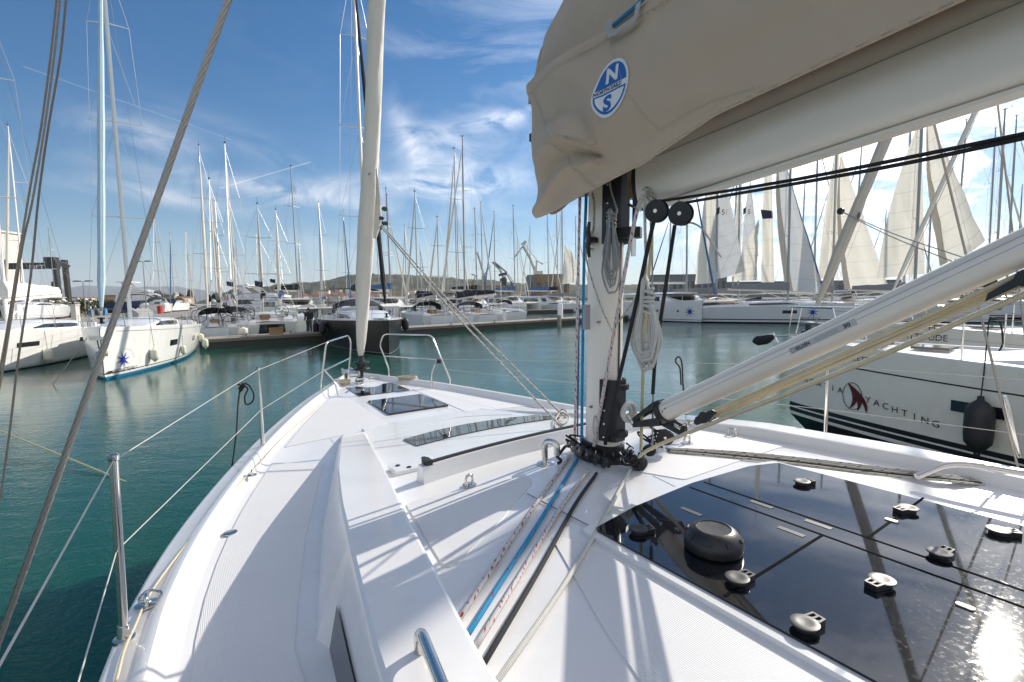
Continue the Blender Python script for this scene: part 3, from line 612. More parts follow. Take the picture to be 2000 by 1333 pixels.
def catamaran(label, group=None, L=13, B=7.4, fb=1.9, hull='hull_white', H=19, extra=None, furl=None, bag='blue_canvas', star=False, detail=1, fly=False, bagh=.6):
    root = empty('catamaran'); m = MB(); hb = hb_fn(1.75, .8, .7); mats = [M[hull], M['dark_stripe'], M['boot_navy']]
    zs = lambda s: fb-.15*s if s < .85 else fb-.15*s-(s-.85)*5.5
    for sg in (-1, 1):
        yc = sg*(B/2-.85); h = MB(); levels = [-.3, .10, .24, .30, ('f', .6), ('f', 1)]; mrow = [2, 0, 1, 0, 0]; L2 = []
        for i in range(17):
            s = (i/16)**1.2; P = []
            for lv in levels:
                z = lv if not isinstance(lv, tuple) else zs(s)*lv[1]; g = .72+.28*max(0, min(1, z/fb))**.5; P.append((-s*L-.05*(1-s)**4*(fb-z), max(.03, hb(s)*g), z))
            L2.append(P)
        h.loft([[(x, yc-y, z) for x, y, z in c] for c in L2], mrow=mrow); h.loft([[(x, yc+y, z) for x, y, z in c][::-1] for c in L2], mrow=mrow[::-1]); h.loft([[(c[-1][0], yc-c[-1][1], c[-1][2]), (c[-1][0], yc, c[-1][2]+.05), (c[-1][0], yc+c[-1][1], c[-1][2])] for c in L2])
        e = L2[-1]; h.add([(x, yc+y, z) for x, y, z in e]+[(x, yc-y, z) for x, y, z in e[::-1]], [tuple(range(2*len(e)))], 0)
        ho = h.build('hull', mats, root)
        for sd in (-1, 1):
            for wx in (-2.6, -5.2, -8.0):
                w = MB(); y = yc+sd*(hb(-wx/L)*.955+.008); w.add([(wx, y, 1.05), (wx-.75, y, 1.05), (wx-.75, y, 1.28), (wx, y, 1.28)], [(0, 1, 2, 3)]); w.build('hull_window', M['window_dark'], ho, smooth=False)
    m.box((-.60*L, 0, 1.25), (.62*L, B-2.4, .9)); m.build('bridge_deck', M['hull_white2'], root)
    m = MB(); m.tube([(-.9, -B/2+.9, fb-.12), (-.9, B/2-.9, fb-.12)], .10, 8); m.tube([(-.9, 0, fb-.1), (-4, 0, fb-.1)], .07, 6); m.build('crossbeam', M['alu'], root)
    m = MB(); m.box((-2.4, 0, fb-.16), (2.9, B-3.2, .02)); m.build('trampoline', M['charcoal'], root)
    m = MB(); q = []
    for t, w, z in ((0, .55, 0), (.12, .66, .55), (.25, .72, 1.05), (.34, .74, 1.32), (1, .74, 1.42)):
        x = -.29*L-.48*L*t; ww = B/2*w*1.0; q.append([(x, -ww-.15, 1.6), (x, -ww, 1.7+z*.55), (x, -ww*.93, 1.6+z), (x, 0, 1.72+z), (x, ww*.93, 1.6+z), (x, ww, 1.7+z*.55), (x, ww+.15, 1.6)])
    m.loft(q, caps=True); cab = m.build('cabin', M[hull], root)
    m = MB(); r = []
    for k in range(25):
        a = math.pi*(k/24); x = -.305*L-1.0-1.7*(1-math.sin(a)); y = -math.cos(a)*(B*.375+.03); r.append([(x+.65, y*1.02, 2.02), (x+.15, y*.985, 2.68)])
    r = [[(-.74*L, r[0][0][1], 2.02), (-.74*L, r[0][1][1], 2.68)]]+r+[[(-.74*L, r[-1][0][1], 2.02), (-.74*L, r[-1][1][1], 2.68)]]
    m.loft(r); m.build('cabin_window', M['window_dark'], cab)
    m = MB(); q = []
    for i in range(9):
        t = i/8; x = -.33*L-.60*L*t; ww = B*.37*(.85+.15*math.sin(math.pi*min(1, t*2)/2)); q.append([(x, -ww, 2.98), (x, -ww*.9, 3.12), (x, 0, 3.2), (x, ww*.9, 3.12), (x, ww, 2.98), (x, 0, 2.95)])
    m.loft(q, closed=True, caps=True); m.build('hardtop', M[hull], root)
    for sg in (-1, 1):
        m = MB(); m.tube([(-.90*L, sg*B*.34, 1.5), (-.90*L, sg*B*.34, 3.0)], .05, 6); m.build('hardtop_post', M['alu'], root)
        m = MB(); pts = [(-.04*L, sg*(B/2-.35), fb+.0), (-.045*L, sg*(B/2-.35), fb+.62), (-.15*L, sg*(B/2-.12), fb+.6), (-.30*L, sg*(B/2-.06), fb+.55), (-.5*L, sg*(B/2-.05), fb+.52), (-.8*L, sg*(B/2-.08), fb+.45)]
        m.tube(pts, .012, 4)
        for p in pts[2:]: m.tube([(p[0], p[1], fb-.1), p], .013, 4)
        m.build('guard_rail', M['steel'], root)
    if fly:
        m = MB(); m.box((-.72*L, 0, 4.75), (3.2, 3.2, .07)); m.build('bimini', M['navy_canvas'], root); m = MB()
        for x in (-.62*L, -.82*L):
            for y in (-1.4, 1.4): m.tube([(x, y, 3.1), (x, y, 4.75)], .025, 5)
        m.build('bimini_frame', M['steel'], root)
    X0 = -.37*L; zb = 3.0; X1 = X0-.012*(H-zb); top = Vector((X1, 0, H)); m = MB(); m.tube([(X0, 0, zb), top], [.13, .08], 10, flat=.62, up=Vector((1, 0, 0))); mo = m.build('mast', M['mast_far'], root)
    m = MB(); m.tube([top, top+Vector((0, 0, .5))], .01, 4); m.box(top, (.3, .14, .08)); m.build('masthead', M['black_plastic'], mo); w = MB()
    for t in (.42, .70):
        c = Vector((lerp(X0, X1, t), 0, lerp(zb, H, t))); sp = MB(); 
        for s in (1, -1):
            tip = c+Vector((-.35, s*1.15, .03)); sp.tube([c, tip], [.04, .025], 5, flat=.4); w.tube([(X0-.3, 0, zb+.3), tip, top-Vector((0, 0, 1.5))], .009, 4)
        sp.build('spreader', M['mast_far'], mo)
    for s in (1, -1): w.tube([(X0-1.0, s*(B/2-.3), fb), top-Vector((0, 0, H*.12))], .01, 4)
    fst = Vector((-.95, 0, fb)); fh = top-Vector((0, 0, H*.1)); w.tube([fst, fh], .01, 4)
    for s in (1, -1): w.tube([(-.4, s*(B/2-.8), fb), fst+Vector((0, 0, .3))], .01, 4)
    w.build('standing_rigging', M['steel_wire'], root)
    if furl:
        m = MB(); m.tube([fst.lerp(fh, .04+.9*i/10) for i in range(11)], [.08 if i == 0 else .12*(1-.05*i) for i in range(11)], 8); m.build('furled_jib', M[furl], root)
    m = MB(); m.tube([(X0-.15, 0, zb+1.2), (-.86*L, 0, zb+1.4)], .13, 8, flat=.7); bo = m.build('boom', M['alu'], root); q = []
    if bag:
        m = MB()
        for i in range(9):
            t = i/8; x = lerp(X0+.1, -.83*L, t); h = bagh*lerp(1.4, .7, t)*(1+.05*math.sin(i*2.3)); z = zb+1.3+.2*t; ww = .22; q.append([(x, -ww, z), (x, -ww*1.1, z+h*.5), (x, -.05, z+h), (x, .05, z+h), (x, ww*1.1, z+h*.5), (x, ww, z)])
        m.loft(q, closed=True, caps=True); m.build('sail_bag', M[bag], bo)
    ctx = dict(root=root, L=L, H=H, X0=X0, X1=X1, zb=zb, hb=hb, B=B, fst=fst)
    if star:
        for sg, sd in ((-1, -1), (1, 1), (1, -1), (-1, 1)):
            m = MB(); yc = sg*(B/2-.85); n = star_pts(8, .62, .16, .2); c = (-1.35, 1.12)
            P = [(c[0]+a, yc+sd*(hb(-(c[0]+a)/L)*(.72+.28*(min(1, (c[1]+b)/fb))**.5)+.010), c[1]+b) for a, b in n]
            cx = (c[0], yc+sd*(hb(-c[0]/L)*(.72+.28*(c[1]/fb)**.5)+.010), c[1]); m.add([cx]+P, [(0, i+1, (i+1) % 16+1) for i in range(16)]); m.build('emblem', M['star_blue'], root, smooth=False)
    if extra: extra(ctx)
    tag(root, label, 'catamaran', group); return ctx
def motor_yacht(label, L=16, B=4.8, mat='hull_white', group=None):
    root = empty('motor_yacht'); hb = hb_fn(B, .92, .75); zs = lambda s: 2.3-.7*s; m = MB(); secs = []
    for i in range(15):
        s = i/14; secs.append([(-s*L-(1-z/2.3)*1.6*(1-s)**3, max(.02, hb(s)*g), z if z < 1.5 else zs(s)) for z, g in ((-.3, .7), (.15, .8), (.9, .9), (2, 1))])
    m.loft([[(x, -y, z) for x, y, z in c] for c in secs], mrow=[1, 0, 0]); m.loft([[(x, y, z) for x, y, z in c][::-1] for c in secs], mrow=[0, 0, 1]); m.loft([[(c[-1][0], -c[-1][1], c[-1][2]), (c[-1][0], c[-1][1], c[-1][2])] for c in secs])
    e = secs[-1]; m.add([p for p in e]+[(x, -y, z) for x, y, z in e[::-1]], [tuple(range(8))]); m.build('hull', [M[mat], M['boot_navy']], root)
    m = MB(); q = []
    for x, w, z in ((-.22, .35, 2.05), (-.36, .40, 3.0), (-.46, .41, 3.35), (-.85, .40, 3.4), (-.88, .38, 2.0)): q.append([(x*L, -w*B, 1.7), (x*L, -w*B*.92, z), (x*L, w*B*.92, z), (x*L, w*B, 1.7)])
    m.loft(q, caps=True); c = m.build('superstructure', M['gelcoat'], root)
    for sg in (-1, 1):
        m = MB(); m.add([(-.30*L, sg*(B*.376), 2.45), (-.42*L, sg*(B*.388), 3.08), (-.80*L, sg*(B*.385), 3.1), (-.80*L, sg*(B*.402), 2.4)], [(0, 1, 2, 3)]); m.build('window', M['window_dark'], c, smooth=False)
        m = MB(); m.add([(-.25*L, sg*(hb(.25)*.97+.01), 1.3), (-.5*L, sg*(hb(.5)*.96+.01), 1.25), (-.5*L, sg*(hb(.5)*.94+.01), .95), (-.3*L, sg*(hb(.3)*.94+.01), .98)], [(0, 1, 2, 3)]); m.build('hull_window', M['window_dark'], root, smooth=False)
    m = MB(); m.add([(-.235*L, -B*.30, 2.25), (-.235*L, B*.30, 2.25), (-.355*L, B*.34, 3.0), (-.355*L, -B*.34, 3.0)], [(0, 1, 2, 3)]); m.build('windscreen', M['window_dark'], c, smooth=False)
    m = MB(); q = []
    for x, w, z0, z1 in ((-.40, .30, 3.4, 3.7), (-.50, .38, 3.4, 4.0), (-.85, .38, 3.4, 3.95)): q.append([(x*L, -w*B, z0), (x*L, -w*B, z1), (x*L, w*B, z1), (x*L, w*B, z0)])
    m.loft(q, caps=True); m.build('flybridge', M['gelcoat'], root)
    m = MB()
    for sg in (-1, 1): m.prism([(-.62*L, sg*B*.37, 3.9), (-.70*L, sg*B*.37, 3.9), (-.80*L, sg*B*.30, 5.2), (-.74*L, sg*B*.30, 5.2)], (0, -.1*sg, 0))
    m.box((-.74*L, 0, 5.25), (2.6, B*.7, .14)); m.lathe([(.3, 0), (.3, .2), (.05, .4)], (-.76*L, 0, 5.3), seg=12); m.build('radar_arch', M['gelcoat'], root)
    m = MB(); pts = [(-.30*L, -hb(.3)*.95, 2.1+.7), (-.1*L, -hb(.1)*.9, 2.3+.7), (0, 0, 3.05), (-.1*L, hb(.1)*.9, 3.0), (-.30*L, hb(.3)*.95, 2.8)]; m.tube(pts, .02, 5)
    for p in pts: m.tube([p, (p[0], p[1], 2.1)], .015, 4)
    m.build('bow_rail', M['steel'], root); tag(root, label, 'motor yacht', group); return root
# ------------------------------------------------------------------ the marina
PL, PR = Vector((-18.1, 28.5, 0)), Vector((6.9, 51.0, 0)); PD = (PR-PL).normalized(); PN = Vector((-PD.y, PD.x, 0)); AWAY = math.atan2(PN.y, PN.x); AW = R(118); AD = Vector((math.cos(AW), math.sin(AW), 0))
def on_line(px, o=0):
    q = atd(px, 583, 1.0); k = q.x; P = PL+PN*o; t = (P.x-k*P.y)/(k*PD.y-PD.x); return P+PD*t
def pontoon(name, A, B, w, lab):
    e = empty(name, A, 0, lab, 'pontoon'); d = (B-A).normalized(); n = Vector((-d.y, d.x, 0)); Lg = (B-A).length; ang = math.atan2(d.y, d.x); c = (A+B)/2+n*w/2
    N = int(Lg//12)
    for i in range(N):
        m = MB(); cc = A+d*(Lg*(i+.5)/N)+n*w/2; m.box((cc.x, cc.y, .10), (Lg/N-.06, w-.1, .56), ang); m.build('float', M['wet_side'], e, False); 
        m = MB(); m.box((cc.x, cc.y, .47), (Lg/N-.02, w, .17), ang); s = m.build('side_beam', M['pontoon_side'], e, False)
        m = MB(); m.box((cc.x, cc.y, .568), (Lg/N-.03, w-.04, .03), ang); m.build('deck', M['concrete'], e, False)
    return e
pe = pontoon('pontoon', PL, PR+PD*16, 2.4, 'long concrete floating pontoon across the middle of the basin')
for i, px in enumerate((475, 563, 700, 880, 965, 1060)):
    p = on_line(px, .25); m = MB(); m.lathe([(.05, 0), (.05, .12), (.13, .14), (.13, .19), (.02, .21)], (p.x, p.y, .583), seg=10); m.box((p.x, p.y, .60), (.3, .3, .03)); m.build('mooring_bollard', M['steel_wire'], pe)
m = MB(); p = on_line(536, .9); m.box((p.x, p.y, .583+.2), (.75, .5, .4), .7); m.box((p.x, p.y, .583+.42), (.8, .55, .05), .7); tag(m.build('box', M['ochre']), 'small tan box standing on the long pontoon behind the yacht sterns', 'box')
for px, lab in ((607, 'white service pedestal on the pontoon by the black yacht'), (985, 'white service pedestal on the pontoon behind the open yacht stern')):
    p = on_line(px, 1.9); e = empty('service_pedestal', (p.x, p.y, .583), 0, lab, 'pedestal'); m = MB(); m.box((p.x, p.y, 1.08), (.28, .22, 1.0)); m.build('post', M['white_plastic'], e, False); m = MB(); m.box((p.x, p.y, 1.62), (.34, .28, .09)); m.build('cap', M['boot_blue'], e, False)
p = on_line(1094, 3.0); m = MB(); m.lathe([(.30, -1.5), (.30, 2.0), (.26, 2.1), (.02, 2.15)], (p.x, p.y, 0), seg=14); tag(m.build('mooring_pile', M['white_plastic']), 'round white mooring pile standing in the water behind the pontoon', 'pile')
p = on_line(1092, -.9); m = MB(); m.lathe([(.2, -1.5), (.2, 1.0), (.02, 1.1)], (p.x, p.y, 0), seg=12); tag(m.build('mooring_pile', M['concrete']), 'short grey mooring post in front of the pontoon near the big mast', 'pile')
# far pontoons
F1 = pontoon('pontoon', Vector((-30, 72, 0)), Vector((20, 96, 0)), 2.4, 'distant pontoon behind the middle rows of yachts')
# ---- left: the star yacht and its neighbour
def find(ctx, px, py, side):
    mw = Matrix.LocRotScale(ctx['root'].location, ctx['root'].rotation_euler, ctx['root'].scale); best = None
    for i in range(300):
        x = -ctx['L']*i/300
        for j in range(60):
            z = ctx['zs'](i/300)*j/59; q = mw@Vector((x, side*ctx['hy'](x, z), z))-EYE; k = q.dot(fw)
            if k <= .1: continue
            X, Y = 1000+F*q.dot(rt)/k, 666.5-F*q.dot(up)/k; e = (X-px)**2+(Y-py)**2
            if best is None or e < best[0]: best = (e, x, z)
    return best[1], best[2]
def decal_fn(ctx, x0, z0, side, slope=0, gap=.008):
    def fn(a, b):
        x = x0-a*side; z = z0+b+slope*a; return Vector((x, side*(ctx['hy'](x, z)+gap), z))
    return fn
def deferred(ctx, work):      # builds decals in the hull's own frame, then restores its place
    r = ctx['root']; sv = (r.location.copy(), r.rotation_euler.copy(), r.scale.copy()); r.location = (0, 0, 0); r.rotation_euler = (0, 0, 0); r.scale = (1, 1, 1); work(); r.location, r.rotation_euler, r.scale = sv
def star_decal(ctx, x0, z0, side, R1=.42, mat='star_blue', n=8, name='emblem'):
    fn = decal_fn(ctx, x0, z0, side); P = [fn(a, b) for a, b in star_pts(n, R1, R1*.25, .25)]; m = MB(); m.add([fn(0, 0)]+P, [(0, i+1, (i+1) % (2*n)+1) for i in range(2*n)]); m.build(name, M[mat], ctx['root'], smooth=False)
    m = MB(); m.tube([fn(math.cos(t)*R1*1.25+.12, math.sin(t)*R1*1.15) for t in [k*2*math.pi/28 for k in range(20)]], .004, 3); m.build('emblem_ring', M['ink_grey'], ctx['root'])
A_ = mono('white yacht with a blue bow star and a pale blue furled jib at left', L=12.4, B=4.1, fb=1.92, fs=1.45, H=18.2, mx=.37, furl='sail_ltblue', mastmat='mast_white', boom=False, rows=[(-.3, 2), (.11, 0), (.20, 1), (.235, 0)], mats=[M['hull_white'], M['dark_stripe'], M['boot_blue']], windows=[(-4.0, .85, .75, .26), (-7.4, .82, .9, .24)], wires=.007, furl_r=.12, mast_r=.115, spread=3, detail=1, wl=.80)
place(A_, atz(203, 744, 0), R(-63))
sx, sz = find(A_, 241, 704, 1); lx, lz = find(A_, 213, 734, 1)
def w():
    for zf, z2, mt in ((.925, .012, 'ink'),): m = MB(); m.loft([[(-.6-i*.3, A_['hy'](-.6-i*.3, A_['zs']((.6+i*.3)/12.4)*zf)+.007, A_['zs']((.6+i*.3)/12.4)*zf+k) for k in (0, z2)] for i in range(38)]); m.build('rubbing_line', M[mt], A_['root'])
    star_decal(A_, sx, sz, 1, .36); text_to('BENETEAU', .20, decal_fn(A_, lx-.18, .20, 1), M['ink'], A_['root'], shear=.2, xs=1.25); b = MB(); fn = decal_fn(A_, lx+.06, .2, 1); b.add([fn(0, .02), fn(.2, .02), fn(.2, .11), fn(0, .11)], [(0, 1, 2, 3)]); b.build('badge', M['ink'], A_['root'], smooth=False)
    m = MB(); zb = A_['zs'](.5)+.45; x = -4.9; m.loft([[(x-3.3*i/10, -.22, zb), (x-3.3*i/10, -.26, zb+.2), (x-3.3*i/10, 0, zb+.42+.04*math.sin(i*2)), (x-3.3*i/10, .26, zb+.2), (x-3.3*i/10, .22, zb)] for i in range(11)], caps=True); m.build('folded_cover', M['grey_canvas'], A_['root'])
    m = MB(); m.box((.12, 0, 1.55), (.5, .28, .12)); m.prism([(.36, -.02, 1.5), (.10, -.02, .9), (-.0, -.02, 1.0), (.28, -.02, 1.5)], (0, .04, 0)); m.prism([(.10, -.2, .92), (-.12, -.16, 1.06), (-.10, .16, 1.06), (.10, .2, .92)], (.03, 0, -.03)); m.build('anchor', M['steel'], A_['root'])
deferred(A_, w)
B_ = mono('white yacht lying at the far left edge with its boom laid out over the cockpit', L=13, B=4.2, fb=1.8, fs=1.4, H=17.6, mx=.36, furl='sail_ltblue', mastmat='mast_white', boom=True, rows=[(-.3, 2), (.05, 0), (.20, 0)], mats=[M['hull_white'], M['dark_stripe'], M['boot_navy']], windows=[(-2.6, .95, 1.1, .2), (-6.5, .9, 1.3, .2)], wires=.007, mast_r=.115, spread=2, bag='alu', wl=.82)
place(B_, (-20.9, 17.6, 0), R(-66))
def hull_fender(ctx, px, py, side, r, h, mat, label, grp, up_=.9):
    x, z = find(ctx, px, py, side); mw = Matrix.LocRotScale(ctx['root'].location, ctx['root'].rotation_euler, ctx['root'].scale); s = -x/ctx['L']
    p = mw@Vector((x, side*(ctx['hy'](x, z)+r+.01), z)); t = mw@Vector((x, side*(ctx['hb'](s)*.97), ctx['zs'](s)+.55)); return fender(p, r, h, mat, label, grp, [t])
hull_fender(A_, 292, 694, 1, .16, .62, 'fender_white', 'cream fender on the star yacht hull, left of its small square window', 'fenders of the star yacht'); hull_fender(A_, 352, 684, 1, .11, .52, 'fender_white', 'narrow cream fender between the two hull windows of the star yacht', 'fenders of the star yacht'); hull_fender(A_, 386, 660, 1, .15, .50, 'fender_white', 'cream fender high on the stern quarter of the star yacht', 'fenders of the star yacht')
fender(atz(401, 671, .45), .15, .62, 'fender_white', 'cream fender hanging off the pontoon corner beside the star yacht stern', 'fenders of the star yacht', [atz(400, 655, .9)])
hull_fender(B_, 83, 695, 1, .17, .7, 'fender_white', 'cream fender on the hull of the far left yacht', 'fenders of the far left yacht', .8)
m = MB(); m.rope([atz(158, 660, 1.7)+Vector((.2, 0, 0)), atz(103, 752, .0)], .012, 6); tag(m.build('mooring_line', M['rope_tan']), 'tan mooring line running from the star yacht bow down into the water', 'rope')
m = MB(); m.rope([atz(-90, 806, .45), atz(120, 890, .12), atz(256, 946, -.02)], .014, 6); tag(m.build('mooring_line', M['rope_yellow']), 'yellowish mooring line slanting into the water at the lower left', 'rope')
# ---- the black yacht behind our bow
K_ = mono('black hulled yacht with black fenders and a dark sprayhood moored bow towards us', L=13.5, B=4.7, fb=1.75, fs=1.5, hull='hull_black', H=22.5, mx=.40, furl='navy_canvas', mastmat='alu', boom=True, bag='navy_canvas', rows=[(-.3, 0), (.05, 1), (.08, 0)], mats=[M['topside_black'], M['ink_grey'], M['topside_black']], hood='navy_canvas', bimini='navy_canvas', wires=.009, spread=3, mast_r=.13, furl_r=.12, cabin=.5, stern=.88)
place(K_, atz(761, 694, 0), R(-63))
for i, (px, py, sd, lab) in enumerate(((615, 643, -1, 'black fender at the outer left of the row on the black yacht'), (624, 645, -1, 'middle black fender of the three on the black yacht'), (638, 641, -1, 'black fender nearest the bow in the row of three'), (785, 634, 1, 'single black fender on the right side of the black yacht'))):
    hull_fender(K_, px, py, sd, .21, .85, 'black_rubber', lab, 'fenders of the black yacht')
# ---- yachts stern-to on the far side of the pontoon
def sternto(px, off_, top, **kw):
    p = on_line(px, 2.4+off_+.5)+AD*kw['L']; q = p-AD*kw['L']*.41; kw['H'] = atd(px, top, q.y).z; c = mono(mast_r=.085, **kw); place(c, p, AW); return c
G = 'yachts moored stern to the pontoon'
sternto(412, .6, 350, label='white yacht moored stern to the left end of the pontoon, beside the star yacht', group=G, L=10.5, B=3.3, fb=1.4, fs=1.1, furl='sail', wheels=True, windows=[(-3, .8, .9, .18)], hood='navy_canvas', bag='navy_canvas', mastmat='mast_white')
sternto(452, .8, 280, label='white yacht with a cream furled jib moored second on the pontoon', group=G, L=11, B=3.5, fb=1.45, fs=1.15, furl='sail', wheels=True, hood='grey_canvas', bag='grey_canvas', mastmat='mast_white')
Q_ = sternto(517, .7, 398, label='wide white yacht with twin wheels and black bimini stern to the pontoon', group=G, L=13, B=4.4, fb=1.6, fs=1.3, furl='sail_fur', wheels=True, detail=2, bimini='navy_canvas', bag='navy_canvas', mastmat='mast_far')
sternto(556, 5, 410, label='white yacht half hidden behind the yacht with the black bimini', group=G, L=11, B=3.6, furl='sail', bag='blue_canvas', mastmat='mast_white')
fender(atz(475, 647, .9)+PN*.0, .27, .55, 'fender_white', 'round white ball fender on the stern of the twin wheeled yacht', 'ball fenders', None)
fender(atz(462, 648, .75), .22, .5, 'fender_white', 'smaller round fender left of the white ball fender', 'ball fenders', None)
sternto(862, .8, 374, label='white yacht with a black outboard on its rail, stern to the pontoon', group=G, L=12, B=4.0, fb=1.55, fs=1.3, furl='sail_fur', wheels=True, hood='navy_canvas', bimini='navy_canvas', bag='navy_canvas')
sternto(950, .9, 290, label='white open yacht with large steering wheels left of the mast, stern to the pontoon', group=G, L=13, B=4.3, fb=1.5, fs=1.2, furl='sail_fur', wheels=True, hood='charcoal', bag='navy_canvas')
sternto(905, 1.4, 424, label='white yacht squeezed between the outboard yacht and the open yacht', group=G, L=11.5, B=3.8, fb=1.5, fs=1.2, furl='sail_fur', wheels=True, bag='grey_canvas')
# ---- rows further back (mast top px, py, distance, kind, label)
FAR = [
 (420, 392, 58, 'm', 'yacht with a thin pale mast just right of the star yacht'), (388, 284, 50, 'm', 'yacht with a tall slim mast just right of the thick shroud wire'),
 (622, 395, 74, 'm', 'yacht with a grey mast left of the black yacht'), (670, 413, 86, 'm', 'yacht whose mast stands just left of the black yacht rig'), (755, 381, 70, 'c', 'catamaran right of the black yacht, its mast close to the furled jib'),
 (790, 440, 92, 'm', 'low yacht between the jib sheets and the tall masts'),
 (892, 405, 88, 'm', 'yacht with a short mast just left of the tallest distant mast'), (927, 407, 84, 'c', 'catamaran behind the tallest distant mast'), (939, 396, 76, 'm', 'yacht right of the tallest distant mast'),
 (965, 414, 92, 'm', 'yacht with a mast in front of the harbour cranes'), (1002, 402, 98, 'c', 'catamaran with a blue sail bag left of the ochre warehouse'), (1035, 445, 118, 'm', 'distant yacht below the big grey crane'), (1069, 420, 104, 'c', 'catamaran with a blue star in front of the ochre warehouse'),
 (1096, 410, 110, 'm', 'yacht in front of the right end of the warehouse'), (1124, 425, 96, 'm', 'yacht beside the white battened sail'), (333, 470, 92, 'm', 'yacht with a dark mast in the boatyard behind the star yacht'),
 (302, 436, 82, 'm', 'yacht with a dark mast left of the thick shroud wire crossing'), (18, 272, 50, 'm', 'white masted yacht in the boatyard at the far left'), (363, 452, 110, 'm', 'distant yacht between the boatyard and the pontoon'), (700, 470, 130, 'm', 'distant yacht behind the black yacht'), (583, 470, 120, 'm', 'distant yacht behind the motor yacht'), (820, 480, 130, 'm', 'distant yacht in the farthest row left'), (872, 470, 128, 'm', 'distant yacht in the farthest row at centre'), (1010, 470, 140, 'm', 'distant yacht in the farthest row under the cranes'),
 (500, 455, 118, 'm', 'distant yacht in the farthest row behind the pontoon yachts'), (735, 440, 104, 'm', 'yacht right behind our furled jib'), (460, 470, 125, 'c', 'distant catamaran at the foot of the town hill'),
 (1310, 415, 86, 'm', 'yacht behind the two black pulley blocks'), (1573, 345, 92, 'm', 'yacht with a short mast between two tall genoas'), (1598, 262, 70, 'm', 'yacht with a bare mast left of the beige furled jib'),
 (1629, 330, 92, 'm', 'yacht with a grey mast behind the beige furled jib'), (1683, 284, 74, 'm', 'yacht with a grey mast right of the beige furled jib'), (1731, 412, 130, 'm', 'distant yacht with a short mast between the two big sails'), (1824, 288, 74, 'm', 'yacht with its mast just right of the big cream sail'),
 (1888, 234, 64, 'm', 'yacht with the tall grey mast at upper right'), (1945, 251, 66, 'm', 'yacht with a wind vane on its mast near the right edge'), (1986, 226, 62, 'm', 'yacht with the mast closest to the right edge'), (1997, 362, 100, 'm', 'distant yacht at the right edge'), (1774, 360, 96, 'm', 'yacht hidden behind the big cream sail'), (1440, 330, 80, 'm', 'yacht between the two sails numbered 51'),
]
GF = 'yachts in the rows behind the pontoon'; furls = ['sail', 'sail_fur', 'sail_grey', 'blue_canvas', None, 'sail']; bags = ['grey_canvas', 'navy_canvas', 'blue_canvas', 'sail', 'grey_canvas']
for i, (px, py, D, k, lab) in enumerate(FAR):
    H = mast_h(px, py, D); rz = (AW if random.random() < .35 else AW+math.pi)+random.uniform(-.06, .06)+(.45 if px > 1200 else 0)
    if k == 'c': c = catamaran(lab, GF, L=12.5, B=7, H=H, bag=['blue_canvas', 'navy_canvas'][i % 2], star=(px == 1069 or px == 755), detail=0, furl=None if i % 2 else 'sail'); rz = AWAY+math.pi+R(12)
    else: c = mono(lab, GF, L=min(14, max(9, H*.72)), B=min(4.2, max(3.1, H*.23)), fb=1.5, fs=1.2, H=H, furl=furls[i % 6], bag=bags[i % 5], detail=0, wires=.009, stan=(D < 80), mastmat='mast_far' if px != 18 else 'mast_white', hood=['navy_canvas', 'grey_canvas', None][i % 3], bimini=['blue_canvas', None, 'navy_canvas', None][i % 4], spread=2, hull='hull_white2' if i % 4 == 1 else 'hull_white', mast_r=.10 if D < 70 else .12)
    place_mast(c, px, py, D, rz)
    if px in (333, 302, 18): c['root'].location.z = 1.3
c = mono('yacht carrying the tallest distant mast, right of the swirl of cloud', GF, L=14, B=4.3, H=mast_h(903, 267, 56), furl='sail_fur', bag='navy_canvas', detail=0, mast_r=.13); place_mast(c, 903, 267, 56, AWAY)
# big catamarans at mid distance
for px, D, lab in ((800, 78, 'white catamaran with a dark window band right of the black yacht'), (1128, 100, 'white catamaran half hidden by the big mast'), (620, 64, 'catamaran behind the black yacht sprayhood')):
    c = catamaran(lab, GF, L=13, B=7.4, H=21, star=False, bag='navy_canvas', detail=0); p = atd(px, 590, D); place(c, (p.x, p.y, 0), AWAY+math.pi+R(10))
my = motor_yacht('large white motor yacht with a swept radar arch in front of the town', 18, 5.2); place(my, (*atd(640, 590, 72).xy, 0), R(-12))
my = motor_yacht('motor yacht with a dark blue hull standing in the boatyard', 11, 3.8, 'hull_blue'); place(my, (*atd(350, 590, 88).xy, 1.3), R(8))
# white hull ashore on the left
lc = catamaran('white catamaran standing ashore under the travel lift', None, L=12, B=6.5, H=19, bag='blue_canvas', detail=0); p = atd(132, 590, 70); place(lc, (p.x, p.y, 1.9), R(-20), .62)
for k, (px, D) in enumerate(((60, 68), (112, 68))):
    p = atd(px, 590, D); m = MB(); m.box((p.x, p.y, 1.55), (.7, 2.2, .8)); m.box((p.x, p.y, 2.0), (.5, 2.4, .1)); tag(m.build('keel_block', M['wood']), ['left', 'right'][k]+' wooden keel block under the catamaran ashore', 'block')
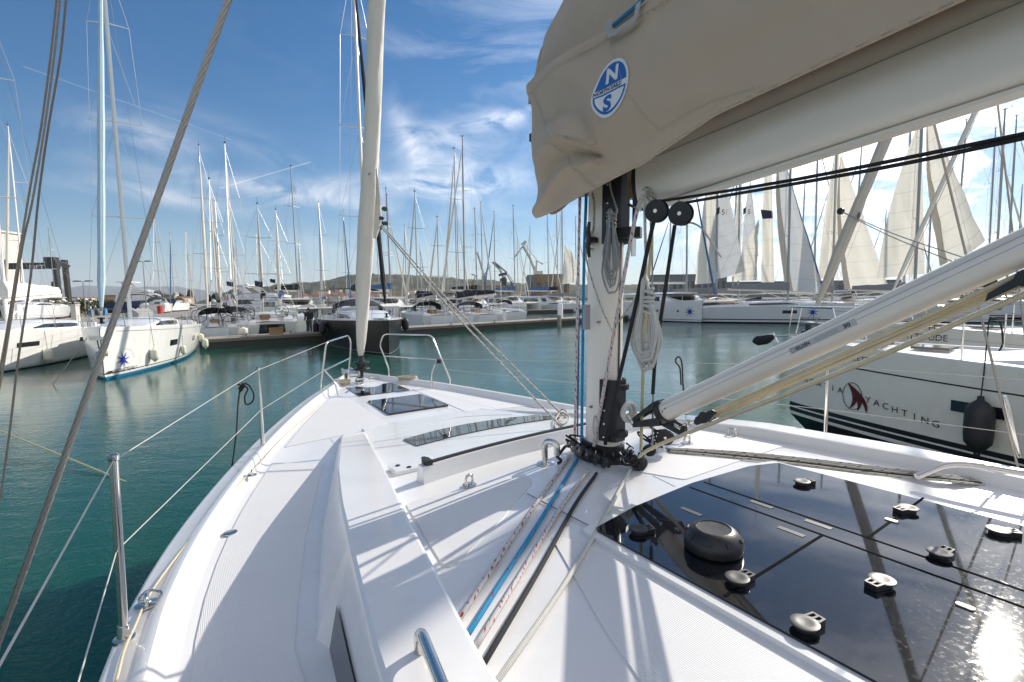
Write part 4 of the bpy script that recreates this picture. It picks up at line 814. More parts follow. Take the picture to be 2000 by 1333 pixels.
# ---- right side: star catamaran, monohulls
C1 = catamaran('large white catamaran with a blue star on its bow, right of the big mast', None, L=13, B=8.2, fb=2.25, H=21, star=True, bag=None, furl='blue_canvas'); place(C1, (19.35+3.25*.866, 49.0+3.25*.5, 0), R(-60))
sc1 = C1['root']
def wS(): pass
N3 = mono('white yacht with a blue star and a small dark hull window behind the vang', L=13.5, B=4.3, fb=1.9, fs=1.5, H=mast_h(1484, 240, 50), furl=None, rows=[(-.3, 2), (.12, 0), (.3, 1), (.4, 0)], windows=[(-4.6, .95, 1.2, .3)], boom=True, bag='grey_canvas', hull='hull_white2', wires=.009); place(N3, (*atz(1668, 632, 0).xy, 0), R(-30))
x3, z3 = find(N3, 1588, 601, -1)
def w(): star_decal(N3, x3, 1.05, -1, .55); text_to('BENETEAU', .26, decal_fn(N3, x3-1.0, .42, -1), M['ink'], N3['root'], shear=.2, xs=1.3)
deferred(N3, w)
N4 = mono('white yacht with black bow lettering beyond the vang', L=13, B=4.2, fb=1.95, fs=1.5, H=mast_h(1513, 200, 54), furl=None, rows=[(-.3, 2), (.1, 0), (.3, 1), (.42, 0)], boom=True, bag='grey_canvas', hull='hull_white2'); place(N4, (*atd(1885, 600, 52).xy, 0), R(-36))
x4, z4 = find(N4, 1722, 594, -1)
def w(): text_to('FREE', .42, decal_fn(N4, x4-1.4, 1.2, -1), M['ink'], N4['root'], shear=.3, xs=1.3, bold=.01)
deferred(N4, w)
N5 = mono('grey white yacht with black lettering at the right edge beyond the vang', L=14, B=4.3, fb=1.9, fs=1.5, H=20, furl=None, rows=[(-.3, 1), (.3, 0), (.4, 1), (.5, 0)], boom=True, bag='navy_canvas', hull='hull_white2'); place(N5, (*atd(2110, 600, 44).xy, 0), R(-40))
x5, z5 = find(N5, 1960, 588, -1)
def w(): text_to('FREE', .34, decal_fn(N5, x5-1.0, 1.0, -1), M['ink'], N5['root'], shear=.3, xs=1.3, bold=.01); text_to('GOSSO', .24, decal_fn(N5, x5-.2, 1.42, -1), M['ink'], N5['root'])
deferred(N5, w)
# ---- hoisted sails, each on a yacht of its own or of the ones above
def sv(px, py, D): return atd(px, py, D)
def sailyacht(label, mpx, mpy, D, rz, H=None, hull='hull_white2', L=13):
    H = H or mast_h(mpx, mpy, D); c = mono(label, 'yachts drying their sails', L=L, B=4.1, fb=1.6, fs=1.3, H=H, furl=None, bag='grey_canvas', detail=0, wires=.009, hull=hull, mast_r=.12); place_mast(c, mpx, mpy, D, rz); return c
o, f, n = sail(sc1, 'mainsail', (sv(1402, 552, 54), sv(1357, 556, 56), sv(1405, 232, 54)), 'sail', .9)
def mark51(f, n, o, a, b, s=1.0):
    def fn(x, y):
        aa, bb = a+x*.0, b; P = f(a, b); ex = Vector((1, 0, 0)); return P+ex*x+Vector((0, 0, 1))*y+n*.12
    m = MB(); m.add([fn(-1.25*s, 1.1*s), fn(-.65*s, 1.45*s), fn(-.7*s, .35*s), fn(-1.2*s, -.1*s)], [(0, 1, 2, 3)]); m.build('emblem', M['ink'], o, smooth=False); text_to('51', 1.3*s, lambda x, y: fn(x-.35*s, y+.1*s), M['ink'], o)
Y1 = sailyacht('yacht with a grey genoa numbered 51, its mast behind the catamaran', 1403, 215, 54, R(-40))
o, f, n = sail(Y1['root'], 'genoa', (sv(1455, 530, 52), sv(1384, 550, 54), sv(1416, 345, 54)), 'sail_grey', .6); mark51(f, n, o, .5, .62, .62)
Y2 = sailyacht('yacht with a second sail numbered 51 behind the first', 1446, 290, 62, R(-40)); sail(Y2['root'], 'mainsail', (sv(1447, 520, 62), sv(1428, 545, 63), sv(1450, 290, 62)), 'sail', .8)
o, f, n = sail(Y2['root'], 'genoa', (sv(1482, 500, 60), sv(1448, 505, 62), sv(1466, 350, 62)), 'sail_grey', .5); mark51(f, n, o, .5, .55, .62)
sail(N3['root'], 'genoa', (sv(1478, 548, 51), sv(1432, 549, 53), sv(1482, 430, 51)), 'sail', .8); o, f, n = sail(N3['root'], 'mainsail', (sv(1512, 552, 52), sv(1487, 552, 53), sv(1504, 120, 52)), 'sail', .7)
p = f(.55, .32); m = MB(); q = p+n*.25; m.add([q+Vector((-.8, 0, .5)), q+Vector((.5, 0, .35)), q+Vector((.55, -.05, -.45)), q+Vector((-.6, -.05, -.5))], [(0, 1, 2, 3)]); m.build('patch', M['boot_navy'], o, smooth=False)
o, f, n = sail(N4['root'], 'genoa', (sv(1613, 574, 49), sv(1535, 568, 52), sv(1519, 270, 52)), 'sail_grey', .9)
m = MB(); m.loft([[f(a, j/14)+n*.04*(a > .9) for a in (.0, .07)] for j in range(15)]); m.build('sail_edge_strip', M['blue_canvas'], o); m = MB(); m.loft([[f(a, j/14)+n*.04 for a in (.82, .9, 1.0)] for j in range(15)]); m.build('leech_strip', M['sail_beige'], o)
Y3 = sailyacht('yacht with a cream mainsail left of a tall genoa, right of the beige furled jib', 1637, 200, 56, R(-42)); sail(Y3['root'], 'mainsail', (sv(1637, 545, 56), sv(1598, 545, 57), sv(1640, 250, 56)), 'sail', .7)
o, f, n = sail(Y3['root'], 'genoa', (sv(1736, 562, 52), sv(1650, 566, 55), sv(1642, 300, 55)), 'sail', .9); m = MB(); m.loft([[f(a, j/14)+n*.04 for a in (.86, .93, 1.0)] for j in range(15)]); m.build('leech_strip', M['sail_beige'], o)
Y4 = sailyacht('yacht with the big cream mainsail and a genoa beside it at the right', 1806, 120, 46, R(-42)); sail(Y4['root'], 'mainsail', (sv(1806, 535, 46), sv(1712, 545, 48), sv(1799, 225, 46)), 'sail', 1.0)
o, f, n = sail(Y4['root'], 'genoa', (sv(1925, 470, 42), sv(1838, 520, 46), sv(1810, 215, 46)), 'sail', 1.0); m = MB(); m.loft([[f(a, j/14)+n*.04 for a in (.84, .92, 1.0)] for j in range(15)]); m.build('leech_strip', M['sail_beige'], o)
Y5 = sailyacht('yacht with the white battened sail left of the big mast', 1098, 470, 96, R(-60), H=22); sail(Y5['root'], 'mainsail', (sv(1098, 556, 95), sv(1124, 552, 95), sv(1103, 478, 95)), 'sail', .8, leech=.5)
# ---- the grey neighbour on the right
SB = [(-.3, 1), (.30, 0), (.36, 1), (.44, 0), (.47, 1), (.55, 0)]
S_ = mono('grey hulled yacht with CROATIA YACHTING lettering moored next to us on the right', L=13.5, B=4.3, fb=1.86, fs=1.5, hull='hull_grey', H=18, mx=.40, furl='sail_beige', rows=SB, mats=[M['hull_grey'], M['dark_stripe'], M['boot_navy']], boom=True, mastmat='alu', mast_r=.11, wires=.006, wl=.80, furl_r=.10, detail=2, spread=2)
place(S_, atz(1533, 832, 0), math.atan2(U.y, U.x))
P = {}
for k, a in dict(c=(1562, 738), a2=(1640, 762), lg=(1667, 775), y=(1695, 782), g=(1826, 828), sc=(1633, 697), w1=(1855, 786), w2=(1990, 840), st=(1650, 714), e1=(2000, 795)).items(): P[k] = find(S_, a[0], a[1], 1)
print('SCAR', {k: (round(v[0], 2), round(v[1], 2)) for k, v in P.items()})
def w():
    r = S_['root']
    def spaced(s, a, b, size):
        n = len(s)
        for i, ch in enumerate(s):
            t = i/(n-1); x = lerp(a[0], b[0], t); z = lerp(a[1], b[1], t)-size*.35; text_to(ch, size, decal_fn(S_, x, z, 1), M['ink'], r, 'lettering', align='CENTER')
    spaced('CROATIA', P['c'], P['a2'], .15); spaced('YACHTING', P['y'], P['g'], .15)
    text_to('SCARLETT', .12, decal_fn(S_, P['sc'][0], P['sc'][1]-.04, 1, 0), M['ink'], r, 'lettering', space=1.1)
    lx, lz = P['lg']; f = decal_fn(S_, lx, lz, 1)
    m = MB(); m.tube([f(.17*math.cos(t), .24*math.sin(t)) for t in [k*2*math.pi/32 for k in range(33)]], .006, 4); m.build('emblem_ring', M['ink'], r)
    for k in range(3):
        q = []
        for i in range(9):
            t = i/8; z = .22-.46*t; q.append([f(-.09+.10*k*t+.20*math.sin(t*1.5)-(.17-.05*k)*t*t+.0, z), f(-.09+.10*k*t+.20*math.sin(t*1.5)-(.17-.05*k)*t*t+.075*math.sin(math.pi*min(1, t+.05))**.7+.01, z)])
        m = MB(); m.loft(q); m.build('emblem', M['logo_red'], r, smooth=False)
    m = MB(); q = []
    for i in range(40):
        x = P['st'][0]-(S_['L']+P['st'][0]-.3)*i/39; z = S_['zs'](-x/S_['L'])*.80; q.append([(x, S_['hy'](x, z)+.007, z), (x, S_['hy'](x, z+.022)+.007, z+.022)])
    m.loft(q); m.build('pinstripe', M['ink'], r)
    x, z = P['w1']; m = MB(); m.loft([[(x-.62*i/5, S_['hy'](x-.62*i/5, z)+.007, z-.13), (x-.62*i/5, S_['hy'](x-.62*i/5, z)+.012, z+.03)] for i in range(6)]); m.build('hull_window', M['window_dark'], r)
    m = MB(); m.tube([(.42, .0, 1.86), (-.3, 0, 1.95)], .02, 6); m.prism([(.48, -.02, 1.9), (.30, -.02, 1.66), (.2, -.02, 1.75), (.3, -.02, 1.95)], (0, .04, 0)); m.build('anchor', M['steel'], r)
    m = MB(); m.tube([(.30, .02, 1.86), (.42, .03, 1.80), (.62, .03, 1.76), (.72, .03, 1.74)], [.05, .10, .11, .04], 10); m.build('anchor_cover', M['navy_canvas'], r)
deferred(S_, w)
# clew hardware and sheets on its furled jib
mw = Matrix.LocRotScale(S_['root'].location, S_['root'].rotation_euler, S_['root'].scale)
def on_stay(py):
    for i in range(2000):
        q = mw@S_['fst'].lerp(S_['fh'], i/2000); d = q-EYE; k = d.dot(fw)
        if 666.5-F*d.dot(up)/k < py: return q
cq = on_stay(408); m = MB(); m.add([cq+U*-.06+UP*a+V*b-V*.11 for a, b in ((.22, .26), (.10, .30), (-.28, .02), (-.20, -.03), (.05, .14), (.12, .20))], [tuple(range(6))]); m.v = [v for v in m.v]; m.build('clew_patch', M['ink'], S_['root'], smooth=False)
m = MB(); bq = atd(1642, 413, cq.y-.1); m.lathe([(.02, -.03), (.06, -.02), (.06, .02), (.02, .03)], bq, V.to_track_quat('Z', 'Y').to_matrix(), 12); m.build('clew_block', M['black_plastic'], S_['root'])
for k, (x, y) in enumerate(((1880, 503), (1862, 512))): m = MB(); m.rope([bq, bq.lerp(atd(x, y, cq.y-2.2), .5)-UP*.04, atd(x, y, cq.y-2.2)], .008, 5); m.build('jib_sheet', M['rope_grey'], S_['root'])
x, z = find(S_, 1919, 830, 1); mw = Matrix.LocRotScale(S_['root'].location, S_['root'].rotation_euler, S_['root'].scale); p = mw@Vector((x, S_['hy'](x, z)+.17, z)); t0 = mw@Vector((x, S_['hb'](-x/S_['L'])*.96, S_['zs'](-x/S_['L'])+.62))
fender(p, .16, .84, 'black_rubber', 'big black fender hanging on the grey yacht at the right edge', 'fenders of the grey yacht', [p.lerp(t0, .5), t0])
m = MB(); m.rope([t0, t0+Vector((.03, -.03, .03)), t0+Vector((.10, -.06, -.05)), t0+Vector((.13, -.08, -.30)), t0+Vector((.10, -.07, -.42))], .012, 6); tag(m.build('rope_end', M['rope_black']), 'loose black rope tail over the lifeline of the grey yacht', 'rope')
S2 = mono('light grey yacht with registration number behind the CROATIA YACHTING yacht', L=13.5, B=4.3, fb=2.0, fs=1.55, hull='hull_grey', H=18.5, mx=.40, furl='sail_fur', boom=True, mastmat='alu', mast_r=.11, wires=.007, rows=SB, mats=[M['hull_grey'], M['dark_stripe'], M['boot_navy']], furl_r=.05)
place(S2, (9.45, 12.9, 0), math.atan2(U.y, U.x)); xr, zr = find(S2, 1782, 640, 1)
def w(): text_to('94844', .2, decal_fn(S2, xr, zr-.02, 1), M['ink'], S2['root']); text_to('ATTITUDE', .2, decal_fn(S2, xr+.2, zr-.26, 1), M['ink'], S2['root']); m = MB(); m.loft([[(-1.5-.5*i, S2['hy'](-1.5-.5*i, 1.35)+.008, 1.33), (-1.5-.5*i, S2['hy'](-1.5-.5*i, 1.35)+.009, 1.37)] for i in range(20)]); m.build('pinstripe', M['ink'], S2['root'])
deferred(S2, w)
# ---- boatyard, warehouse, cranes, lamps
def building(name, lab, px0, px1, ytop, D, dep, mat, z0=1.15, rows_=2, cols=6, roof=None):
    a, b = atd(px0, ytop, D), atd(px1, ytop, D); h = a.z-z0; e = empty(name, ((a.x+b.x)/2, D, z0), 0, lab, 'building'); w_ = b.x-a.x
    m = MB(); m.box(((a.x+b.x)/2, D+dep/2, z0+h/2), (w_, dep, h)); m.build('wall', M[mat], e, False)
    m = MB(); m.box(((a.x+b.x)/2, D+dep/2, z0+h+.15), (w_+.5, dep+.5, .3)); m.build('roof', M[roof or mat], e, False)
    for r in range(rows_):
        for c in range(cols):
            m = MB(); m.box((a.x+w_*(c+.5)/cols, D-.02, z0+h*(r+.5)/rows_), (w_/cols*.45, .12, h/rows_*.42)); m.build('window', M['window_dark'], e, False)
    return e
building('office_building', 'white rendered building at the far left edge', -560, -150, 440, 72, 14, 'plaster', rows_=3, cols=7); building('low_building', 'low pale building in front of the white block at the far left', -400, -30, 558, 66, 5, 'plaster', rows_=1, cols=6)
building('warehouse', 'ochre shipyard warehouse with a grey end bay beyond the masts', 1044, 1112, 537, 420, 60, 'ochre', rows_=1, cols=4, roof='grey_wall'); building('warehouse', 'grey concrete shed at the left end of the ochre warehouse', 1031, 1044, 538, 416, 50, 'grey_wall', rows_=1, cols=1)
building('harbour_shed', 'long grey shed behind the catamaran on the right', 1276, 1420, 538, 300, 30, 'grey_wall', rows_=1, cols=12); building('harbour_shed', 'low grey harbour shed behind the sails at far right', 1420, 1760, 552, 330, 30, 'grey_wall', rows_=1, cols=16); building('harbour_shed', 'brown roofed shed below the harbour cranes', 900, 1000, 560, 430, 30, 'plaster_tan', rows_=1, cols=8, roof='roof_tile')
building('yard_house', 'low tan house with a flat roof behind the boatyard', 200, 262, 579, 160, 10, 'plaster_tan', rows_=1, cols=5, roof='roof_tile'); building('yard_house', 'pale cottage at the far shore behind the star yacht', 285, 345, 582, 180, 10, 'plaster_tan', rows_=1, cols=5, roof='roof_tile'); building('yard_house', 'small tan cottage left of the far shore trees', 100, 150, 583, 190, 9, 'plaster', rows_=1, cols=4, roof='roof_tile')
# travel lift
e = empty('travel_lift', atd(100, 600, 76), 0, 'black steel travel lift frame with white LIFT lettering', 'boat lift'); D = 76
def pz(px, py, D=76): return atd(px, py, D)
for px, dd, lab in ((111, 0, 0), (130, 9, 1), (8, 0, 2), (0, 9, 3)):
    m = MB(); t, b = pz(px-(4 if px > 50 else 0), 508, D+dd), pz(px+(6 if px > 50 else 0), 600, D+dd); b.z = 1.5; c = (t+b)/2; m.prism([t+Vector((-.34, -.3, 0)), t+Vector((.34, -.3, 0)), b+Vector((.3, -.3, 0)), b+Vector((-.3, -.3, 0))], (0, .6, 0)); m.build('leg', M['black_plastic'], e, False)
    m = MB(); Mt = Matrix.Rotation(R(90), 3, 'X'); m.lathe([(.2, -.25), (.75, -.25), (.75, .25), (.2, .25)], (b.x, b.y, 1.9), Mt, 14); m.build('wheel', M['black_rubber'], e)
m = MB(); a, b = pz(-5, 521), pz(116, 521); m.box(((a.x+b.x)/2, D-.1, a.z), (b.x-a.x, .6, .95)); bm_ = m.build('crossbeam', M['black_plastic'], e, False)
m = MB(); a, b = pz(100, 508), pz(131, 520, D+9); m.tube([a, b], .5, 4); m.box(a, (1.6, 1.0, .8)); m.build('side_beam', M['black_plastic'], e, False)
for k in (40, 104): m = MB(); m.tube([pz(k, 527), pz(k, 560)], .05, 5); m.box(pz(k, 557), (.35, .3, 1.0)); m.build('hoist', M['black_plastic'], e)
o0 = pz(62, 526); text_to('BOAT LIFT'[5:], .85, lambda x, y: Vector((o0.x+x*1.3, D-.42, o0.z+y)), M['white_plastic'], bm_, xs=1.2)
# harbour cranes
def crane(lab, px, py0, D, parts, mat='alu_dark', z0=2):
    e = empty('harbour_crane', (*atd(px, py0, D).xy, z0), 0, lab, 'crane', 'cranes of the shipyard')
    for nm, P, r in parts:
        m = MB(); Q = [atd(x, y, D) for x, y in P]
        if nm in ('jib', 'tower', 'tie'):
            for dx in (-r, r): m.tube([q+Vector((0, dx, 0)) for q in Q], r*.35, 4); m.tube([q+Vector((dx*.6, 0, r)) for q in Q], r*.35, 4)
            for q0, q1 in zip(Q, Q[1:]):
                k = max(2, int((q1-q0).length/(r*2.2)))
                for i in range(k): m.tube([q0.lerp(q1, i/k)+Vector((0, r if i % 2 else -r, 0)), q0.lerp(q1, (i+1)/k)+Vector((0, -r if i % 2 else r, r*.5))], r*.22, 3)
        elif nm == 'cab': a, b = Q; m.box(((a.x+b.x)/2, D, (a.z+b.z)/2), (abs(b.x-a.x), 5, abs(a.z-b.z)))
        else: m.tube(Q, r, 6)
        m.build({'solid': 'boom', 'cab': 'cabin'}.get(nm, nm), M[mat], e, nm != 'cab')
crane('big grey crane with a folded jib above the warehouse', 1047, 545, 430, [('cab', ((1042, 530), (1060, 545)), 0), ('solid', ((1046, 532), (1036, 505), (1022, 481)), 1.3), ('solid', ((1028, 472), (1014, 491), (1004, 504)), .7), ('solid', ((1018, 478), (1027, 471)), .8), ('tie', ((1024, 475), (1035, 492), (1048, 508)), .5), ('solid', ((1048, 531), (1048, 509), (1061, 516)), 1.1)], 'plaster')
crane('blue grey dockside crane left of the tallest distant mast', 945, 570, 480, [('tower', ((945, 572), (945, 545)), 2.2), ('cab', ((941, 540), (950, 552)), 0), ('jib', ((946, 542), (938, 515), (932, 495)), 1.0), ('solid', ((946, 540), (952, 527), (958, 520)), .6)])
crane('dark lattice crane with a long jib right of the cranes group', 985, 572, 470, [('tower', ((984, 572), (984, 548)), 2.6), ('cab', ((976, 545), (990, 552)), 0), ('jib', ((984, 546), (976, 528), (962, 514)), 1.1), ('jib', ((984, 546), (990, 534), (966, 514)), .8), ('solid', ((974, 538), (990, 534)), 1.2)], 'charcoal')
crane('small dark crane behind the masts, its jib pointing left', 1000, 574, 520, [('tower', ((1002, 570), (998, 552)), 1.4), ('jib', ((998, 552), (988, 535)), .7), ('jib', ((1008, 560), (992, 536)), .5)], 'charcoal')
crane('thin yellowish crane left of the dockside cranes', 923, 572, 520, [('tower', ((925, 572), (923, 552)), 1.4), ('jib', ((923, 553), (930, 540), (921, 537)), .7)], 'ochre')
def lamp(lab, px, py, D, two=True):
    t = atd(px, py, D); e = empty('street_lamp', (t.x, D, 1.15), 0, lab, 'street lamp'); m = MB(); m.tube([(t.x, D, 1.15), (t.x, D, t.z)], [.10, .05], 8); m.build('pole', M['alu_dark'], e)
    for s in (-1, 1): m = MB(); m.tube([(t.x, D, t.z), (t.x+s*.7, D, t.z+.1)], .03, 5); m.box((t.x+s*.75, D, t.z+.1), (.75, .35, .14)); m.build('lamp_head', M['charcoal'], e)
lamp('twin headed lamp post left of the star yacht', 162, 551, 62); lamp('dark floodlight mast crossed by the thick shroud wire', 279, 512, 72)
m = MB(); p = atd(312, 600, 72); m.box((p.x, p.y, 1.15+.6), (.5, .45, 1.1)); m.box((p.x, p.y, 1.15+1.16), (.56, .5, .1)); tag(m.build('fuel_cabinet', M['red_paint'], smooth=False), 'small red cabinet on the quay behind the star yacht', 'cabinet')
m = MB(); p = atd(148, 620, 46); m.box((p.x, p.y, 1.15+.75), (.5, .45, 1.5)); m.box((p.x, p.y, 1.15+1.55), (.6, .55, .1)); tag(m.build('utility_cabinet', M['cream_plastic'], smooth=False), 'cream utility cabinet on the quay left of the blue furled sail', 'cabinet')
for i, px in enumerate((176, 190, 205)):
    m = MB(); p = atd(px, 612, 66); m.lathe([(.28, 0), (.30, .1), (.28, .9), (.2, 1.0), (.01, 1.02)], (p.x, p.y, 1.16), seg=12); tag(m.build('barrel', M['boot_blue' if i % 2 == 0 else 'charcoal']), ['blue barrel nearest the lamp post on the quay', 'dark barrel between two blue ones on the quay', 'blue barrel right of the dark one on the quay'][i], 'barrel', 'barrels on the quay')
# flags on backstays
for i, (px, py, D) in enumerate(((442, 550, 48), (497, 549, 40), (527, 545, 60))):
    p = atd(px, py, D); m = MB(); m.loft([[p+Vector((.09*k, .06*math.sin(k*1.1), .02*math.sin(k)-.01*k)), p+Vector((.09*k, .06*math.sin(k*1.1+.4), -.42-.02*k))] for k in range(8)]); tag(m.build('flag', M['boot_navy']), ['small dark blue flag left of the tall mast pair', 'dark blue flag beside the tall mast pair', 'dark blue flag right of the tall mast pair'][i], 'flag', 'dark blue flags')
# a person on the pontoon
def person(p, h, label):
    e = empty('person', p, 0, label, 'person'); me = bpy.data.meshes.new('body')
    J = dict(pel=(0, 0, .52), wst=(0, 0, .60), cst=(0, 0, .74), nk=(0, 0, .84), hd=(0, -.005, .90), tp=(0, 0, .985), shl=(-.11, 0, .80), ell=(-.145, .01, .63), wrl=(-.14, -.04, .50), hnl=(-.14, -.05, .45), shr=(.11, 0, .80), elr=(.15, .01, .64), wrr=(.13, -.06, .53), hnr=(.12, -.08, .49), hpl=(-.055, 0, .49), knl=(-.06, -.01, .28), anl=(-.06, .02, .04), ftl=(-.065, -.06, .015), hpr=(.055, 0, .49), knr=(.07, -.02, .28), anr=(.075, .0, .04), ftr=(.085, -.08, .015))
    Rd = dict(pel=.075, wst=.068, cst=.085, nk=.03, hd=.052, tp=.03, shl=.042, ell=.028, wrl=.02, hnl=.022, shr=.042, elr=.028, wrr=.02, hnr=.022, hpl=.058, knl=.038, anl=.025, ftl=.022, hpr=.058, knr=.038, anr=.025, ftr=.022)
    E_ = 'pel-wst wst-cst cst-nk nk-hd hd-tp cst-shl shl-ell ell-wrl wrl-hnl cst-shr shr-elr elr-wrr wrr-hnr pel-hpl hpl-knl knl-anl anl-ftl pel-hpr hpr-knr knr-anr anr-ftr'.split(); K = list(J)
    me.from_pydata([tuple(c*h for c in J[k]) for k in K], [tuple(K.index(q) for q in s.split('-')) for s in E_], []); o = bpy.data.objects.new('body', me); COL.objects.link(o); o.parent = e
    sk = o.modifiers.new('skin', 'SKIN'); sb = o.modifiers.new('sub', 'SUBSURF'); sb.levels = sb.render_levels = 1
    for i, k in enumerate(K): me.skin_vertices[0].data[i].radius = (Rd[k]*h, Rd[k]*h*.8); me.skin_vertices[0].data[i].use_root = (k == 'pel')
    me.materials.append(M['skin'])
    for nm, za, zb_, mt, ex in (('jacket', .50, .835, 'cloth_dark', 1.12), ('trousers', .05, .53, 'charcoal', 1.1)):
        m = MB()
        if nm == 'jacket': m.loft([[(math.cos(t)*h*w*ex, math.sin(t)*h*w*.65*ex, h*z) for t in [k*2*math.pi/12 for k in range(12)]] for z, w in ((.5, .085), (.6, .078), (.72, .095), (.8, .10), (.835, .04))], closed=True); [m.tube([Vector(J[a])*h, Vector(J[b])*h, Vector(J[c])*h], [.048*h, .036*h, .03*h], 8) for a, b, c in (('shl', 'ell', 'wrl'), ('shr', 'elr', 'wrr'))]
        else: [m.tube([Vector(J[a])*h, Vector(J[b])*h, Vector(J[c])*h], [.07*h, .046*h, .035*h], 8) for a, b, c in (('hpl', 'knl', 'anl'), ('hpr', 'knr', 'anr'))]
        m.v = [v+Vector(p) for v in m.v]; m.build(nm, M[mt], e)
    m = MB(); m.lathe([(.01*h, .985*h), (.045*h, .96*h), (.056*h, .91*h), (.05*h, .88*h)], (p[0], p[1]+.012*h, p[2]), seg=10); m.build('hair', M['ink'], e)
pp = on_line(601, 1.2); person((pp.x, pp.y, .583), 1.75, 'person in dark clothes standing on the pontoon beside the black yacht')
# ------------------------------------------------------------------ our own yacht
ROOT = empty('sailing_yacht', W(0, 0, 0), 0, 'white yacht in the foreground with black skylights in its deck', 'sailing yacht')
BE = [(-8, 2.0), (-4, 2.15), (-2, 2.19), (-1, 2.19), (0, 2.14), (.5, 2.05), (1, 1.91), (1.6, 1.70), (2.2, 1.46), (2.8, 1.19), (3.4, .89), (3.9, .60), (4.3, .36), (4.6, .18), (4.82, .03)]
BS = [(-8, 1.85), (-4, 1.92), (-1.33, 1.88), (-.92, 1.81), (-.42, 1.72), (.11, 1.61), (.74, 1.495), (1.63, 1.33), (2.46, 1.09), (3.39, .80), (4.0, .52), (4.46, .28), (4.82, .03)]
def be(u, side=-1):  # smoothed half beam
    if side == 1: return (tab(BS, u-.25)+2*tab(BS, u)+tab(BS, u+.25))/4 if u < 4.2 else tab(BS, u)
    return (tab(BE, u-.25)+2*tab(BE, u)+tab(BE, u+.25))/4 if u < 4.2 else tab(BE, u)
def sh(u): return 1.62+.0*u if u < 0 else 1.62+.10*(u/4.8)**1.5
ZR = [(-8, 1.90), (-1.5, 1.885), (-.3, 1.885), (0, 1.88), (.6, 1.835), (1.35, 1.748), (1.9, 1.695), (2.35, 1.655), (2.7, 1.64), (4.9, 1.64)]
def zroof(u, v=0): 
    return (tab(ZR, u-.15)+tab(ZR, u)+tab(ZR, u+.15))/3 - .012*v*v
def zdeck(u, v): return sh(u)-.005+.022*(1-(v/max(.05, be(u, 1 if v > 0 else -1)))**2)
def zs_(u, v): return max(zroof(u, v) if -v < tab(VE, u)+.02 and v < tab(VE, u)*.82+.02 else -9, zdeck(u, v))
VC = [(-8, 1.60), (-1, 1.62), (-.30, 1.545), (-.24, 1.57), (.5, 1.38), (1.1, 1.19), (1.72, .99), (2.1, .86), (2.5, .8)]
VB = [(-8, 1.60), (-.95, 1.575), (-.32, 1.462), (.2, 1.36), (.75, 1.23), (1.34, 1.065), (1.8, .93), (2.1, .84), (2.5, .78)]
VE = [(-8, 1.42), (-1.04, 1.365), (-.8, 1.325), (-.235, 1.22), (.7, 1.0), (1.6, .785), (2.0, .69), (2.5, .6)]
ZL = [(-8, 1.94), (-.3, 1.935), (.2, 1.90), (.75, 1.845), (1.34, 1.768), (1.8, 1.712), (2.1, 1.675), (2.5, 1.64)]
def PR(px, py, dz=0):
    z = 1.88
    for _ in range(25):
        p = atz(px, py, z); u, v, _z = uvz(p); z = .5*z+.5*(zs_(u, v)+dz)
    return atz(px, py, z)
def PS(px, py, dz=0): return uvz(PR(px, py, dz))
# hull and deck shell
us = [-6+.25*i for i in range(24)]+[0+.12*i for i in range(1, 41)]; us = [u for u in us if u <= 4.82]
hull = MB(); secs = []; secs2 = []
for u in us+[4.82]:
    b = be(u); s = sh(u); b2 = be(u, 1)
    secs2.append([(u-(1-k2)*.12*(u > 4), max(.01, b2*g), z) for g, z, k2 in ((.55, -.35, 0), (.80, 0, .1), (.86, .14, .2), (.93, .6, .5), (.985, 1.15, .8), (1.0, s-.06, 1), (1.0, s+.03, 1))]); flare = lambda k: b*(k) - .0
    secs.append([(u-(1-k2)*.12*(u > 4), -max(.01, b*g), z) for g, z, k2 in ((.55, -.35, 0), (.80, 0, .1), (.86, .14, .2), (.93, .6, .5), (.985, 1.15, .8), (1.0, s-.06, 1), (1.0, s+.03, 1))])
port = [[W(u, v, z) for u, v, z in c] for c in secs]; stb = [[W(u, v, z) for u, v, z in c][::-1] for c in secs2]
hull.loft(port, mrow=[1, 1, 0, 0, 0, 0]); hull.loft(stb, mrow=[0, 0, 0, 0, 1, 1])
e = secs[0]; hull.add([W(*p) for p in e]+[W(u, v, z) for u, v, z in secs2[0][::-1]], [tuple(range(14))]); hull.build('hull', [M['gelcoat'], M['boot_navy']], ROOT)
def rimsec(u, s):
    b = be(u, s); z = sh(u); i = max(0, min(1, b/.5)); q = lambda d: max(0.0, b-d*i)
    return [W(u, s*b, z+.03), W(u, s*q(.006), z+.042), W(u, s*q(.02), z+.048), W(u, s*q(.085), z+.05), W(u, s*q(.098), z+.062), W(u, s*q(.125), z+.064), W(u, s*q(.138), z+.050), W(u, s*q(.165), z+.008), W(u, s*q(.20), z-.001)]
dk = MB(); dk.loft([rimsec(u, -1)+[W(u, -max(0, (be(u)-.2*min(1, be(u)/.5)))*k, zdeck(u, -(be(u)-.2)*k)) for k in (.8, .5, .2, 0)] for u in us+[4.82]])
dk.loft([(rimsec(u, 1)+[W(u, max(0, (be(u, 1)-.2*min(1, be(u, 1)/.5)))*k, zdeck(u, (be(u, 1)-.2)*k)) for k in (.8, .5, .2, 0)])[::-1] for u in us+[4.82]]); dk.build('deck', M['gelcoat'], ROOT, auto=50)
